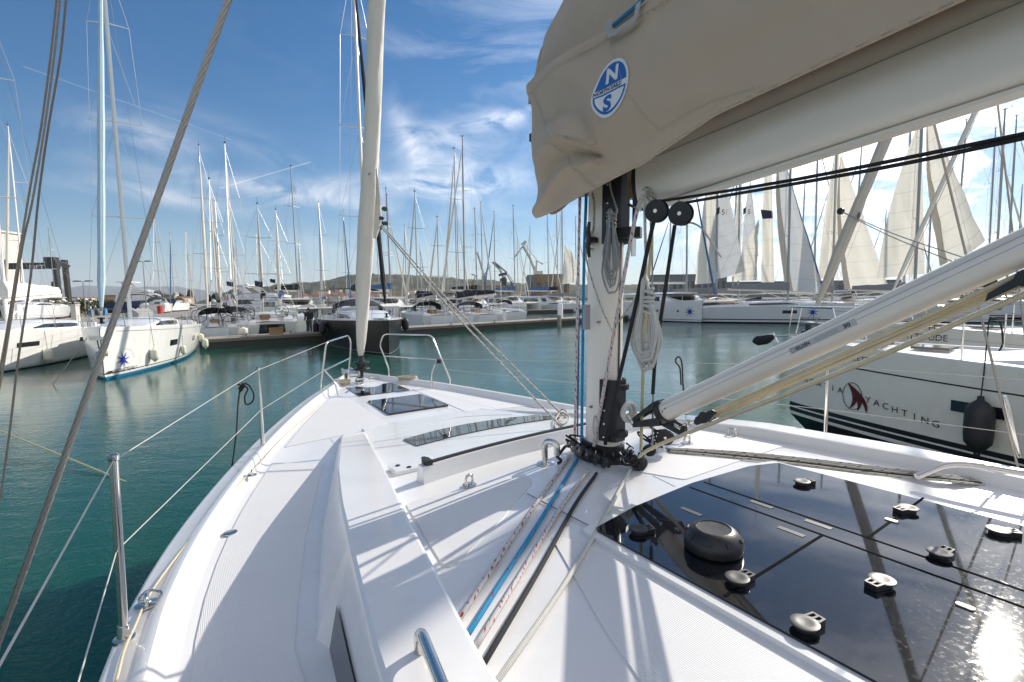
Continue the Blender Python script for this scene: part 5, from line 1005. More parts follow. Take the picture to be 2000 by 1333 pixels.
# non-skid sheets draped over a surface
def sheet(poly, fz, dz, mat, parent, name='nonskid_panel', step=.12, thick=0):
    bm = bmesh.new(); vs = [bm.verts.new((u, v, 0)) for u, v in poly]; bm.faces.new(vs)
    lo = [min(p[i] for p in poly) for i in (0, 1)]; hi = [max(p[i] for p in poly) for i in (0, 1)]
    for i in (0, 1):
        k = math.floor(lo[i]/step)*step
        while k < hi[i]:
            no = [0, 0, 0]; no[i] = 1; co_ = [0, 0, 0]; co_[i] = k+1e-4; bmesh.ops.bisect_plane(bm, geom=bm.verts[:]+bm.edges[:]+bm.faces[:], plane_co=co_, plane_no=no); k += step
    bmesh.ops.triangulate(bm, faces=bm.faces[:]); bmesh.ops.recalc_face_normals(bm, faces=bm.faces[:]); bm.normal_update()
    flip = bm.faces[:] and bm.faces[0].normal.z < 0
    m = MB(); P = [W(v.co.x, v.co.y, fz(v.co.x, v.co.y)+dz) for v in bm.verts]; bm.verts.index_update()
    # W is right handed with v to starboard: (u, v) -> flips orientation
    m.add(P, [tuple(v.index for v in (f.verts if flip else reversed(f.verts))) for f in bm.faces])
    bnd = [e for e in bm.edges if len(e.link_faces) == 1]
    for e in bnd:
        a, b = e.verts; m.add([P[a.index], P[b.index], P[b.index]-UP*(dz+.02), P[a.index]-UP*(dz+.02)], [(0, 1, 2, 3)])
    bm.free(); return m.build(name, mat, parent, auto=30)
def rnd(poly, r=.05, n=4):
    out = []; N = len(poly)
    for i in range(N):
        a, b, c = Vector(poly[i-1]+(0,)) if len(poly[i-1]) == 2 else Vector(poly[i-1]), Vector((*poly[i][:2], 0)), Vector((*poly[(i+1) % N][:2], 0)); a.z = 0
        p, q = b+(a-b).normalized()*min(r, (a-b).length*.4), b+(c-b).normalized()*min(r, (c-b).length*.4)
        for k in range(n+1): t = k/n; w_ = p*(1-t)**2+b*2*t*(1-t)+q*t*t; out.append((w_.x, w_.y))
    return out
def mir(poly): return [(u, -v*.82) for u, v in poly][::-1]
# coachroof
cu_ = [-6, -5, -4, -3, -2, -1.5, -1.2, -1.0, -.8, -.6, -.45, -.31, -.30, -.235, -.22, 0, .15, .3, .5, .7, .9, 1.1, 1.3, 1.5, 1.7, 1.85, 2.0, 2.15, 2.3, 2.45, 2.6]
def csec(u, s):
    kk = .82 if s == 1 else 1; c, b, e_, zl = tab(VC, u)*kk, tab(VB, u)*kk, tab(VE, u)*kk, tab(ZL, u); zd = sh(u)-.01; a = lerp(c, b, .35)-.008; zt = max(zl, zd+.002)
    if u > 2.05: zt = min(zt, zdeck(u, 0)-.02)
    P = [(s*(c+.004), zd-.01), (s*(c-.004), zd+.015), (s*(lerp(c, b, .45)), lerp(zd, zt, .52)), (s*(b+.012), zt-.035), (s*(b), zt-.008), (s*(b-.012), zt), (s*(e_+.01), zt), (s*(e_), zt-.004), (s*(e_-.006), zroof(u, e_)+.004), (s*(e_-.02), zroof(u, e_))]
    P += [(s*(e_-.02)*k, zroof(u, (e_-.02)*k)) for k in (.8, .6, .4, .2, 0)]
    return [W(u, v, z) for v, z in P]
cr = MB(); cr.loft([csec(u, -1) for u in cu_]); cr.loft([csec(u, 1)[::-1] for u in cu_]); CR = cr.build('coachroof', M['gelcoat'], ROOT, auto=22)
# side windows of the coachroof (dark, just aft of the step)
for s in (-1, 1):
    m = MB(); q = []
    for u in (-.33, -.6, -1.0, -2, -3.5):
        kk = .82 if s == 1 else 1; c, b, zl = tab(VC, u)*kk, tab(VB, u)*kk, tab(ZL, u); f = lambda k: W(u, s*(lerp(c-.004, lerp(c, b, .45), k)+.006), lerp(sh(u), lerp(sh(u), zl, .52), k)); q.append([f(.12), f(.98)])
    m.loft(q); m.build('window', M['window_dark'], CR)
# side deck non-skid
pu = [-5+.25*i for i in range(60)]
port = [(u, -(be(u)-.235)) for u in pu if u < 2.0] + [(u, -(tab(VC, u)+.07)) for u in pu[::-1] if u < 1.75]
sheet(port, zdeck, .004, M['nonskid'], ROOT); sheet(mir(port), zdeck, .004, M['nonskid'], ROOT)
port = [(u, -(be(u)-.24)) for u in [2.06+.15*i for i in range(14)] if be(u) > .75] + [(3.5, -.50), (3.45, -.42), (2.2, -.42), (2.1, -.60)]
sheet(port, zdeck, .004, M['nonskid'], ROOT); sheet(mir(port), zdeck, .004, M['nonskid'], ROOT)
# roof non-skid panels from the deck plan
def pp_(L): return [PS(x, y)[:2] for x, y in L]
nA = rnd(pp_([(792, 985), (920, 955), (1028, 930), (1042, 942), (985, 1010), (884, 1109), (866, 1107), (830, 1050)]), .04)
nB = rnd([(1.02, -.86), (.93, -.62), (.95, 0), (.93, .62), (1.02, .86), (.62, .97), (.60, .3), (.62, 0), (.60, -.3), (.60, -.97)], .03)
sheet(nA, zroof, .004, M['nonskid'], CR); sheet(mir(nA), zroof, .004, M['nonskid'], CR)
nC = rnd([(-.64, -.74), (-.53, -.80), (-1.0, -1.0), (-1.3, -1.10), (-5, -1.10), (-5, -.74)], .03); sheet(nC, zroof, .004, M['nonskid'], CR); sheet(mir(nC), zroof, .004, M['nonskid'], CR)
nD = rnd([(-.20, .12), (-.12, .62), (-.28, 1.02), (-.50, 1.0), (-.50, .04), (-.30, -.05)], .03); sheet(nD, zroof, .004, M['nonskid'], CR)
nE = rnd([(.56, -.98), (.54, -.4), (.30, -.35), (.36, -.98)], .02)
nF = rnd([(.22, -1.04), (.30, -.6), (.20, -.38), (.04, -.42), (-.14, -.75), (-.10, -1.10)], .02)
# hatches of black glass
def glass(poly, name, parent, z=zroof, dz=.010, r=.03):
    o = sheet(rnd(poly, r), z, dz, M['glass_black'], parent, name, step=.5); return o
def deckz(u, v): return zdeck(u, v)
for (a, b, w_) in ((3.98, 3.42, .285), (3.12, 2.46, .30)):
    hz_ = lambda u, v: zdeck(3, 0)+.002+(u-3)*.012
    h = glass([(a, -w_), (a, w_), (b, w_+.01), (b, -w_-.01)], 'hatch', ROOT, hz_, .010, .015)
fz = lambda u, v: zroof(u, 0)+.004
front = glass([(1.40, -.60), (1.50, -.3), (1.53, 0), (1.50, .3), (1.40, .60), (1.10, .64), (1.165, .30), (1.185, 0), (1.165, -.30), (1.10, -.62)], 'front_window', ROOT, zroof, .008, .012)
SKZ = lambda u, v: 1.892-.006*v*v*0
SK = [(-.575, -.665), (-.56, -.50), (-.53, 0), (-.56, .50), (-.72, .60), (-4.2, .66), (-4.2, -.66)]
sk = glass([(-.62, -.665), (-.58, -.4), (-.565, 0), (-.60, .42), (-.66, .58), (-4.2, .66), (-4.2, -.665)], 'skylight', ROOT, SKZ, .010, .02)
m = MB(); fr = [(-.585, -.70), (-.545, -.4), (-.535, 0), (-.565, .43), (-.62, .61), (-4.25, .70), (-4.25, -.70)]; sheet(rnd(fr, .03), SKZ, .003, M['gelcoat'], sk, 'frame', step=.5)
z = 1.9035
t = NT('seam_black', .9, 0, (.004, .004, .004)); t.b.inputs['Specular IOR Level'].default_value = .05; M['seam_black'] = t.mat
for nm, P in (('seam', [(-.59, -.052), (-4.2, -.052)]), ('seam', [(-.59, .052), (-4.2, .052)]), ('seam', [(-1.13, -.055), (-1.13, -.655)]), ('seam', [(-1.23, .055), (-1.23, .62)]), ('seam', [(-2.0, -.055), (-2.0, -.655)]), ('seam', [(-2.1, .055), (-2.1, .655)])):
    m = MB(); a, b = W(*P[0], z), W(*P[1], z); d = (b-a).normalized(); n = Vector((-d.y, d.x, 0)); w2 = .0045; m.add([a+n*w2, b+n*w2, b-n*w2, a-n*w2], [(0, 1, 2, 3)]); m.build(nm, M['seam_black'], sk, smooth=False)
# small grey pads under the glass edge
for (x, y) in ((1350, 999), (1545, 1038), (1487, 985), (1598, 1024)):
    p = atz(x, y, z); q = uvz(p); m = MB(); m.add([W(q[0]+a, q[1]+b, z) for a, b in ((.045, -.011), (.045, .011), (-.045, .011), (-.045, -.011))], [(0, 1, 2, 3)]); m.build('pad', M['charcoal'], sk, smooth=False)
for (x, y) in ((1741, 1017), (1885, 1185)):
    p = uvz(atz(x, y, z)); m = MB(); m.prism([W(p[0]+a, p[1]+b, z) for a, b in rnd([(.02, -.010), (.02, .010), (-.02, .010), (-.02, -.010)], .008)], (0, 0, .003)); m.build('latch_plate', M['alu'], sk)
def handle(px, py, rot, s=.72, mat='fitting_grey'):
    c = atz(px, py, 1.915); m = MB()
    e_ = MB()
    def pr(mb, prof, z0, z1):
        P = [c+Vector((math.cos(rot)*x-math.sin(rot)*y, math.sin(rot)*x+math.cos(rot)*y, 0))*s+UP*(z0-1.915) for x, y in prof]; mb.prism(P, (0, 0, z1-z0))
    disc = [(.036*math.cos(t), .036*math.sin(t)) for t in [k*2*math.pi/20 for k in range(20)]]
    body = [(.036*math.cos(t), .036*math.sin(t)) for t in [R(62)+k*R(236)/14 for k in range(15)]]+[(.040, -.030), (.078, -.024), (.082, -.018), (.082, .018), (.078, .024), (.040, .030)]
    pr(e_, body, 1.903, 1.916); o = e_.build('handle', M['black_plastic'], sk)
    t_ = MB(); ring = [(.034*math.cos(t), .034*math.sin(t)) for t in [k*2*math.pi/20 for k in range(20)]]
    t_.lathe([(.034, 0), (.034, .004), (.026, .006), (.016, .0045), (.001, .0035)], c+UP*.001, seg=20)
    for y in (-.024, .024, 0): pr(t_, [(.028, y-.004), (.078, y*.85-.004), (.078, y*.85+.004), (.028, y+.004)], 1.916, 1.921)
    pr(t_, [(.072, -.024), (.080, -.022), (.080, .022), (.072, .024)], 1.9162, 1.9208); t_.build('lever', M[mat], o)
AU = math.atan2(U.y, U.x)
for px, py, a in ((1440, 1130, 25), (1572, 1219, 25), (1723, 1134, 205), (1835, 1080, 25), (1774, 993, 195), (1950, 1036, -20), (1566, 941, 10), (1247, 1035, 10)):
    handle(px, py, R(a), mat='fitting_grey' if px != 1247 else 'black_plastic')
# mushroom ventilator
c = atz(1393, 1072, 1.903); vt = MB(); vt.lathe([(.084, 0), (.092, .006), (.094, .024), (.091, .042), (.078, .062), (.060, .073), (.056, .074), (.054, .071), (.02, .069), (.001, .069)], c, seg=40); vo = vt.build('ventilator', M['black_plastic'], sk)
for k in range(8):
    a = k*math.pi/4+.2; Mt = Matrix.Rotation(a, 4, 'Z') @ Matrix.Rotation(R(-38), 4, 'Y'); m = MB(); m.box(c+Vector((math.cos(a)*.0855, math.sin(a)*.0855, .053)), (.005, .022, .015), M=Mt); m.build('slot', M['ink'], vo)
# ------------------------------------------------------------ steelwork
def tubeobj(name, P, r, mat='steel', parent=ROOT, seg=12, n=5, sm=False):
    m = MB(); m.tube(cat(P, n) if sm else P, r, seg); return m.build(name, M[mat], parent)
def bend(P, r=.06, n=5):
    P = [Vector(p) for p in P]; out = [P[0]]
    for i in range(1, len(P)-1):
        a, b, c_ = P[i-1], P[i], P[i+1]; p, q = b+(a-b).normalized()*min(r, (a-b).length*.45), b+(c_-b).normalized()*min(r, (c_-b).length*.45)
        out += [p*(1-t)**2+b*2*t*(1-t)+q*t*t for t in [k/n for k in range(n+1)]]
    return out+[P[-1]]
def onrim(px, py): return atz(px, py, 1.67)
def stanchion(bpx, bpy, tpx, tpy, flip=1, h=.62):
    b = onrim(bpx, bpy); t = atz(tpx, tpy, 1.67+h) if False else b+UP*h
    d = ray(tpx, tpy); k = (b.z+h-CZ)/d.z if abs(d.z) > .02 else 0
    # top lies on the viewing ray at the height of a 0.6 m stanchion, kept within a slight lean
    D = b.y; t = atd(tpx, tpy, D); t = b+(t-b)*1.0; e_ = MB(); e_.tube([b, b.lerp(t, .985)], [.0135, .0125], 14); o = e_.build('stanchion', M['steel'], ROOT)
    m = MB(); m.lathe([(.030, -.012), (.030, .006), (.020, .010), (.018, .035), (.016, .05)], b, seg=20); m.build('foot', M['steel'], o); m = MB(); m.lathe([(.014, 0), (.0155, .006), (.0155, .018), (.006, .024)], t-UP*.012, seg=12); m.build('cap', M['steel'], o)
    return b, t
s1b, s1t = stanchion(243, 1249, 221, 893); s2b, s2t = stanchion(514, 880, 504, 720); s3b, s3t = stanchion(1611, 877, 1617, 711)
ub, vb, _ = uvz(s1b); s0b = W(ub-2.05, -2.10, 1.67); s0t = W(ub-2.05, -2.13, s1t.z+.01); m = MB(); m.tube([s0b, s0t], .013, 10); m.build('stanchion', M['steel'], ROOT)
ub3, vb3, _ = uvz(s3b); s4b = W(ub3-2.05, 2.10, 1.67); s4t = W(ub3-2.05, 2.13, s3t.z); m = MB(); m.tube([s4b, s4t], .013, 10); m.build('stanchion', M['steel'], ROOT)
# pulpit, port half and starboard half
def at_pt(px, py, z): return atz(px, py, z)
pz_ = 2.27
def P_u(px, py, v): return atv(px, py, v)
pf = P_u(680, 739, -.20); pfr = P_u(679.6, 656, -.42); pb = P_u(624, 771, -.72); pbt = P_u(637.5, 668, -.70)
print('PULPIT', [tuple(round(c, 2) for c in uvz(q)) for q in (pf, pfr, pb, pbt)])
pf = atz(680, 740, 1.72); pb = atz(624, 771, 1.70); pc = atz(661, 781, 1.66)
D1 = pb.y; pbt = atd(637.5, 669, D1); D2 = pf.y+.03; pft = atd(680, 656, D2); pft2 = atd(685.5, 669, D2); pfm = atd(684, 700, D2)
tubeobj('pulpit', bend([pb, pbt, pft, pft2, pfm, pf], .07), .0112, n=5)
PU = COL.objects[-1] if False else bpy.data.objects['pulpit']
tubeobj('midrail', [atd(631, 725, D1), pfm], .0105, parent=PU); tubeobj('brace', bend([atd(632, 722, D1), atd(655, 748, pc.y+.05), pc], .05), .011, parent=PU)
q1 = atz(760, 740, 1.72); q2 = atz(880, 753, 1.70); q3 = atz(842, 762, 1.66); Dq1, Dq2 = q1.y, q2.y
tubeobj('pulpit', bend([q1, atd(760, 721, Dq1), atd(741.5, 676, Dq1), atd(749, 653, Dq1-.05), atd(843, 655, Dq2+.15), atd(862, 702, Dq2+.03), atd(880, 742, Dq2), q2], .06), .0112)
PU2 = bpy.data.objects['pulpit.001']
tubeobj('midrail', [atd(749.5, 695.5, Dq1), atd(862, 703, Dq2+.03)], .0105, parent=PU2); tubeobj('brace', bend([atd(852, 705, Dq2+.04), atd(844, 726, q3.y), q3], .05), .011, parent=PU2)
for p in (pf, pb, pc): m = MB(); m.lathe([(.03, 0), (.03, .006), (.016, .012)], p-UP*.006, seg=12); m.build('foot', M['steel'], PU)
for p in (q1, q2, q3): m = MB(); m.lathe([(.03, 0), (.03, .006), (.016, .012)], p-UP*.006, seg=12); m.build('foot', M['steel'], PU2)
m = MB(); m.box(atd(857, 706, Dq2), (.05, .03, .05)); m.build('bracket', M['black_plastic'], PU2)
mid = lambda b, t, k=.5: b.lerp(t, k)
s1m = atd(228, 1076, s1b.y); s2m = atd(510, 801, s2b.y)
def wire(name, P, r=.0028, mat='steel_wire', parent=ROOT, seg=6): return tubeobj(name, P, r, mat, parent, seg)
painted('wire_white', (.55, .53, .50), .4); 
wire('lifeline', [s0t, s1t-UP*.012, s2t-UP*.012, pbt], .0019, 'wire_white'); wire('lifeline', [mid(s0b, s0t, .5), s1m, s2m, atd(630, 726, D1)], .0019, 'wire_white')
s3m = atd(1614, 800, s3b.y); wire('lifeline', [s4t, s3t-UP*.012, atd(862, 702, Dq2+.03)], .0021, 'wire_white'); wire('lifeline', [mid(s4b, s4t), s3m, atd(872, 722, Dq2)], .0021, 'wire_white')
# shroud wires, port big one close by
A, B = atd(455, -25, .60), atd(-6, 1262, .55); dd = (A-B).normalized(); low = B-dd*((B.z-1.70)/dd.z); hi = B+dd*((9-B.z)/dd.z)
m = MB(); N = 900; SR = .0037; seg = 24; cpts = [B-dd*.15+(A-B+dd*.35)*(i/N) for i in range(N+1)]
n1 = dd.orthogonal().normalized(); n2 = dd.cross(n1); vsx = []; fsx = []; L_ = (cpts[-1]-cpts[0]).length
for i, p in enumerate(cpts):
    for j in range(seg*2):
        a = 2*math.pi*j/(seg*2); ph = a*7-2*math.pi*(L_*i/N)/.014; r = SR*(1-.30*(1-abs(math.sin(ph/2)))**1.3); vsx.append(p+n1*(math.cos(a)*r)+n2*(math.sin(a)*r))
for i in range(N):
    for j in range(seg*2): k = (j+1) % (seg*2); fsx.append((i*seg*2+j, i*seg*2+k, (i+1)*seg*2+k, (i+1)*seg*2+j))
m.add(vsx, fsx); sh_ = m.build('shroud', M['steel_wire'], ROOT, auto=80)
m = MB(); m.tube([low, B-dd*.10], SR, 10); m.tube([A+dd*.15, hi], SR, 10); m.lathe([(.012, 0), (.012, .12), (.008, .2), (.006, .25)], low, seg=12); m.build('shroud_end', M['steel_wire'], sh_)
# starboard shrouds with turnbuckles
def shroud_s(P, r=.0055):
    m = MB(); m.tube(P, r, 8); return m.build('shroud', M['steel_wire'], ROOT)
a, b = atz(2003, 975, 1.70), None; D = a.y; p1 = atd(1902, 560, D+.12); dd2 = (p1-a).normalized(); o = shroud_s([a, a+dd2*3.5])
m = MB(); q = atd(1976, 830, D+.03); m.tube([q-dd2*.17, q-dd2*.15, q+dd2*.10, q+dd2*.15], [.008, .0115, .0115, .007], 10); m.tube([a, a+dd2*.12], [.014, .011], 10); m.build('turnbuckle', M['steel'], o)
a2 = atz(2040, 985, 1.70); shroud_s([a2, a2+(atd(1975, 430, a2.y+.1)-a2).normalized()*3.5], .004)
# chrome fittings ---------------------------------------------------
def uloop(name, base, w, h, d, r, parent=ROOT, plate=True):
    P = bend([base-d*w/2, base-d*w/2+UP*h, base+d*w/2+UP*h, base+d*w/2], min(w*.48, h*.8), 7); m = MB(); m.tube(P, r, 10); o = m.build(name, M['steel'], parent)
    if plate: m = MB(); m.lathe([(w*.75, 0), (w*.75, .004), (w*.6, .007), (.001, .007)], base+UP*.001, seg=20); m.build('plate', M['steel'], o)
    return o
uloop('deck_eye', PR(917, 950)+UP*.004, .045, .05, (U*.3+V*.95).normalized(), .007)
cb = PR(1064, 907)+UP*.003; dv = (V*.35-U*.94).normalized(); m = MB(); m.tube(bend([cb, cb+UP*.125, cb+UP*.125+dv*.075, cb+dv*.075+UP*.06], .045, 8), .0165, 16); lo = m.build('lead_pipe', M['steel'], ROOT); m = MB(); m.lathe([(.042, 0), (.042, .004), (.022, .007), (.018, .012)], cb, seg=20); m.build('plate', M['steel'], lo)
for px, py in ((1155, 822), (1342, 878)):
    uloop('deck_eye', atz(px, py+(40 if px == 1155 else 0), 1.67) if False else PR(px, 866 if px == 1155 else 868), .05, .05, V, .007) if px == 1342 else None
uloop('deck_eye', atz(1541, 872, 1.68), .05, .045, U, .006); uloop('deck_eye', PR(1430/1.0, 852)+UP*.0, .05, .045, U, .006)
# rim eye with snap hook on the port rim
c = atz(287, 1181, 1.676); o = uloop('rim_eye', c, .05, .035, U, .007); m = MB(); m.tube(bend([c+V*.03-U*.04+UP*.02, c+V*.05+UP*.03, c+U*.05+UP*.03, c-V*.03+U*.02+UP*.012, c+V*.03-U*.04+UP*.02], .02, 4), .005, 8); m.build('snap_hook', M['steel'], o)
uloop('rim_eye', atz(492, 929, 1.676), .04, .03, U, .006)
c = PR(450, 1043); m = MB(); c = PR(450, 1043)+UP*.004; m.lathe([(.032, 0), (.032, .004), (.027, .006), (.001, .005)], c, seg=24); fc = m.build('deck_filler_cap', M['steel'], ROOT); m = MB(); m.box(c+UP*.0065, (.03, .004, .003), .6); m.build('slot', M['ink_grey'], fc)
# port handrail along the coachroof
ga = uvz(atz(823, 1250, 2.0)); g0 = W(ga[0], ga[1], tab(ZL, ga[0])+.0); g0 = atz(820, 1262, 1.95); g1 = atz(880, 1420, 1.95); dg = (g1-g0).normalized(); P = bend([g0-UP*.03, g0+UP*.045, g0+dg*1.1+UP*.045, g0+dg*1.1-UP*.03], .05, 6); m = MB(); m.tube(P, .0135, 16); m.build('handrail', M['steel'], ROOT)
s0 = uvz(atz(1800, 908, 1.98)); 
P = bend([atz(1790, 932, 1.93), atz(1860, 902, 2.0), atz(2060, 936, 2.0), atz(2300, 1000, 1.95)], .10, 6); m = MB(); m.tube(P, .014, 12); m.build('handrail', M['steel'], ROOT)
# jib track on its plinth
TU = lambda v: .40-.10*(v/1.0)**2
vsq = [-.94+.1*i for i in range(20) if -.94+.1*i <= .95]
m = MB(); m.loft([[W(TU(v)-.045, v, zroof(.4, v)-.01), W(TU(v)-.026, v, 1.932), W(TU(v)+.026, v, 1.932), W(TU(v)+.06, v, zroof(.4, v)-.01)] for v in vsq], caps=True); pl = m.build('jib_track_plinth', M['gelcoat'], ROOT)
m = MB(); m.loft([[W(TU(v)-.009, v, 1.930), W(TU(v)-.011, v, 1.938), W(TU(v)-.008, v, 1.944), W(TU(v)+.008, v, 1.944), W(TU(v)+.011, v, 1.938), W(TU(v)+.009, v, 1.930)] for v in [-.92+.08*i for i in range(24)]], caps=True); tr = m.build('jib_track', M['black_plastic'], pl)
for v in (-.90, .90): m = MB(); m.box(W(TU(v), v, 1.944), (.034, .06, .026), HD); m.build('end_stop', M['black_rubber'], tr)
# white drain / instrument box beside the track
c = uvz(PR(812, 915)); m = MB(); m.prism([W(c[0]+a, c[1]+b, zroof(*c[:2])-.005) for a, b in rnd([(.10, -.13), (.10, .13), (-.06, .13), (-.06, -.13)], .03)], (0, 0, .03)); bx = m.build('track_box', M['gelcoat'], ROOT)
for a, b in ((.03, -.09), (-.03, -.05), (.07, .08)): m = MB(); m.lathe([(.014, 0), (.012, .003), (.001, .003)], W(c[0]+a, c[1]+b, zroof(*c[:2])+.026), seg=14); m.build('plug', M['black_plastic'], bx)
# seams in the gelcoat (thin grooves)
painted('seam_grey', (.50, .50, .50), .6)
def seam(P, parent=ROOT, r=.0012): m = MB(); m.tube(cat([PR(x, y)+UP*.0008 for x, y in P], 6), r, 4); m.build('seam', M['seam_grey'], parent)
seam([(848, 825), (1005, 800), (1100, 795)]); seam([(722, 860), (880, 818), (1000, 810)]); seam([(616, 820), (640, 850), (655, 870)]); seam([(930, 775), (1060, 800), (1110, 812)])
seam([(1275, 930), (1355, 965), (1380, 945)])
# cabin-side spray ledge clip and foredeck gear
c = atz(703, 752, 1.70); m = MB(); m.lathe([(.055, 0), (.055, .012), (.045, .02), (.040, .05), (.052, .058), (.055, .075), (.05, .09), (.02, .1), (.001, .1)], c, seg=24); wd = m.build('windlass', M['steel'], ROOT); m = MB(); m.torus(c+UP*.055, .045, .012, None, 20, 8); m.build('gypsy', M['black_plastic'], wd)
m = MB(); c = atz(735, 744, 1.69); m.box(c+UP*.025, (.16, .06, .05), .4); m.tube([c+V*.08+UP*.03-U*.02, c+V*.14+UP*.03-U*.04], .028, 10); m.build('anchor_roller_box', M['cream_plastic'], ROOT)
m = MB(); p = W(4.62, 0, 1.74); m.prism([p+V*.07, p+U*.35+V*.04+UP*.02, p+U*.35-V*.04+UP*.02, p-V*.07], (0, 0, .03)); m.prism([p+V*.07, p+U*.35+V*.05, p+U*.35+V*.05+UP*.08, p+V*.07+UP*.06], tuple(V*.012)); m.prism([p-V*.07, p+U*.35-V*.05, p+U*.35-V*.05+UP*.08, p-V*.07+UP*.06], tuple(V*-.012)); m.build('bow_roller', M['steel'], ROOT)
for s in (-1, 1):
    c = W(4.05, s*(be(4.05)-.02), 1.70); m = MB(); m.tube([c-U*.09+UP*.035, c-U*.03+UP*.03, c+U*.03+UP*.03, c+U*.09+UP*.035], [.006, .010, .010, .006], 8); [m.tube([c+U*k, c+U*k+UP*.032], .008, 8) for k in (-.03, .03)]; m.build('cleat', M['steel'], ROOT)
# ------------------------------------------------------------ spars
def mastpt(u, v, z): return W(u-.018*(z-1.9), v, z)
m = MB(); secs = []
for z in [1.90, 2.5, 3.5, 5, 8, 12, 16.5]:
    c = []
    for k in range(28):
        a = 2*math.pi*k/28; x, y = math.cos(a), math.sin(a); c.append(mastpt(.105*math.copysign(abs(x)**.75, x), .066*math.copysign(abs(y)**.8, y), z))
    secs.append(c)
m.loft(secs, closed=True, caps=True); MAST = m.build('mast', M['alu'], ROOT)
m = MB(); m.add([mastpt(-.106, -.006, 2.0), mastpt(-.106, .006, 2.0), mastpt(-.106, .006, 9), mastpt(-.106, -.006, 9)], [(0, 1, 2, 3)]); m.v = [v-U*.001 for v in m.v]; m.build('track_slot', M['ink'], MAST, smooth=False)
m = MB(); m.loft([[mastpt(.128*k*math.copysign(abs(math.cos(a))**.75, math.cos(a)), .084*k*math.copysign(abs(math.sin(a))**.8, math.sin(a)), z) for a in [2*math.pi*i/28 for i in range(28)]] for z, k in ((1.87, 1.25), (1.895, 1.25), (1.90, 1.02), (1.955, 1.0), (1.96, .9))], closed=True, caps=True); m.build('mast_collar', M['black_plastic'], MAST)
for z_, w_ in ((5.2, 1.05), (9.3, .9), (12.8, .7)):
    for s in (-1, 1): m = MB(); m.tube([mastpt(0, 0, z_), mastpt(-.35, s*w_, z_+.06)], [.04, .022], 8, flat=.4); m.build('spreader', M['alu'], MAST)
def bracket_plate(z0, z1, parent):
    # black plate with rivets on the aft port face of the mast
    m = MB(); P = [(-.045, -.0695), (-.11, -.045), (-.125, -.03), (-.125, .03), (-.11, .045), (-.045, .0695)]
    m.loft([[mastpt(u, v, z) for u, v in P] for z in (z0, z1)]); m.loft([[mastpt(u*1.0-.006*(i in (1, 2, 3, 4)), v*1.09, z) for i, (u, v) in enumerate(P)] for z in (z0, z1)]); 
    for z in (z0, z1): m.add([mastpt(u, v, z) for u, v in P]+[mastpt(u*1.0-.006*(i in (1, 2, 3, 4)), v*1.09, z) for i, (u, v) in enumerate(P)][::-1], [tuple(range(12))])
    o = m.build('gooseneck_plate', M['black_plastic'], parent); n = 5
    for i in range(n):
        z = lerp(z0+.02, z1-.02, i/(n-1)); m = MB(); d = (V*-1-U*.35).normalized(); Mt = d.to_track_quat('Z', 'Y').to_matrix(); m.lathe([(.0065, 0), (.006, .003), (.003, .0045), (.001, .0045)], mastpt(-.072, -.0655, z), Mt, 10); m.build('rivet', M['steel'], o)
    return o
lowp = bracket_plate(1.99, 2.32, MAST); upp = bracket_plate(3.02, 3.42, MAST)
for z0 in (2.02, 2.27):
    m = MB(); m.prism([mastpt(-.10, -.05, z0), mastpt(-.15, -.035, z0), mastpt(-.168, 0, z0), mastpt(-.15, .035, z0), mastpt(-.10, .05, z0)], (0, 0, .026)); m.build('lug', M['black_plastic'], lowp)
m = MB(); m.prism([mastpt(-.10, -.06, 3.04), mastpt(-.20, -.05, 3.04), mastpt(-.23, 0, 3.04), mastpt(-.20, .05, 3.04), mastpt(-.10, .06, 3.04)], (0, 0, .05)); m.tube([mastpt(-.19, 0, 3.0), mastpt(-.19, 0, 3.36)], .010, 8); m.build('lug', M['black_plastic'], upp)
m = MB(); m.box(mastpt(-.21, 0, 3.30), (.10, .05, .16), HD); m.tube([mastpt(-.18, -.03, 3.2), mastpt(-.25, -.03, 3.16), mastpt(-.28, -.03, 3.28), mastpt(-.22, -.03, 3.36)], .008, 8); m.tube([mastpt(-.19, 0, 2.95), mastpt(-.19, 0, 3.08)], .012, 8); m.build('gooseneck', M['steel'], upp)
for (du, z_) in ((-.03, 2.62), (.02, 2.16)):
    m = MB(); m.box(mastpt(du, -.071, z_), (.02, .012, .012), HD); m.build('rivet', M['alu_dark'], MAST)
# halyard exit plate
m = MB(); m.loft([[mastpt(-.015+.022*math.cos(t), -.0715, 2.06+.06*math.sin(t)) for t in [2*math.pi*k/16 for k in range(16)]], [mastpt(-.015+.016*math.cos(t), -.0735, 2.06+.052*math.sin(t)) for t in [2*math.pi*k/16 for k in range(16)]]], closed=True); m.build('halyard_exit', M['alu_dark'], MAST)
# cleat on the mast
m = MB(); a, b = atd(1151, 434, 2.50), atd(1151, 503, 2.50); cc = (a+b)/2; m.tube([a, a.lerp(b, .3)-V*.01, a.lerp(b, .5), a.lerp(b, .7)-V*.01, b], [.008, .012, .014, .012, .008], 8); m.tube([cc, cc+V*.05+U*.0], .016, 8); m.build('mast_cleat', M['black_plastic'], MAST)
m = MB(); m.box(atd(1143, 620, 2.53)+V*.01, (.035, .02, .13), HD); m.build('mast_bracket', M['ink_grey'], MAST)
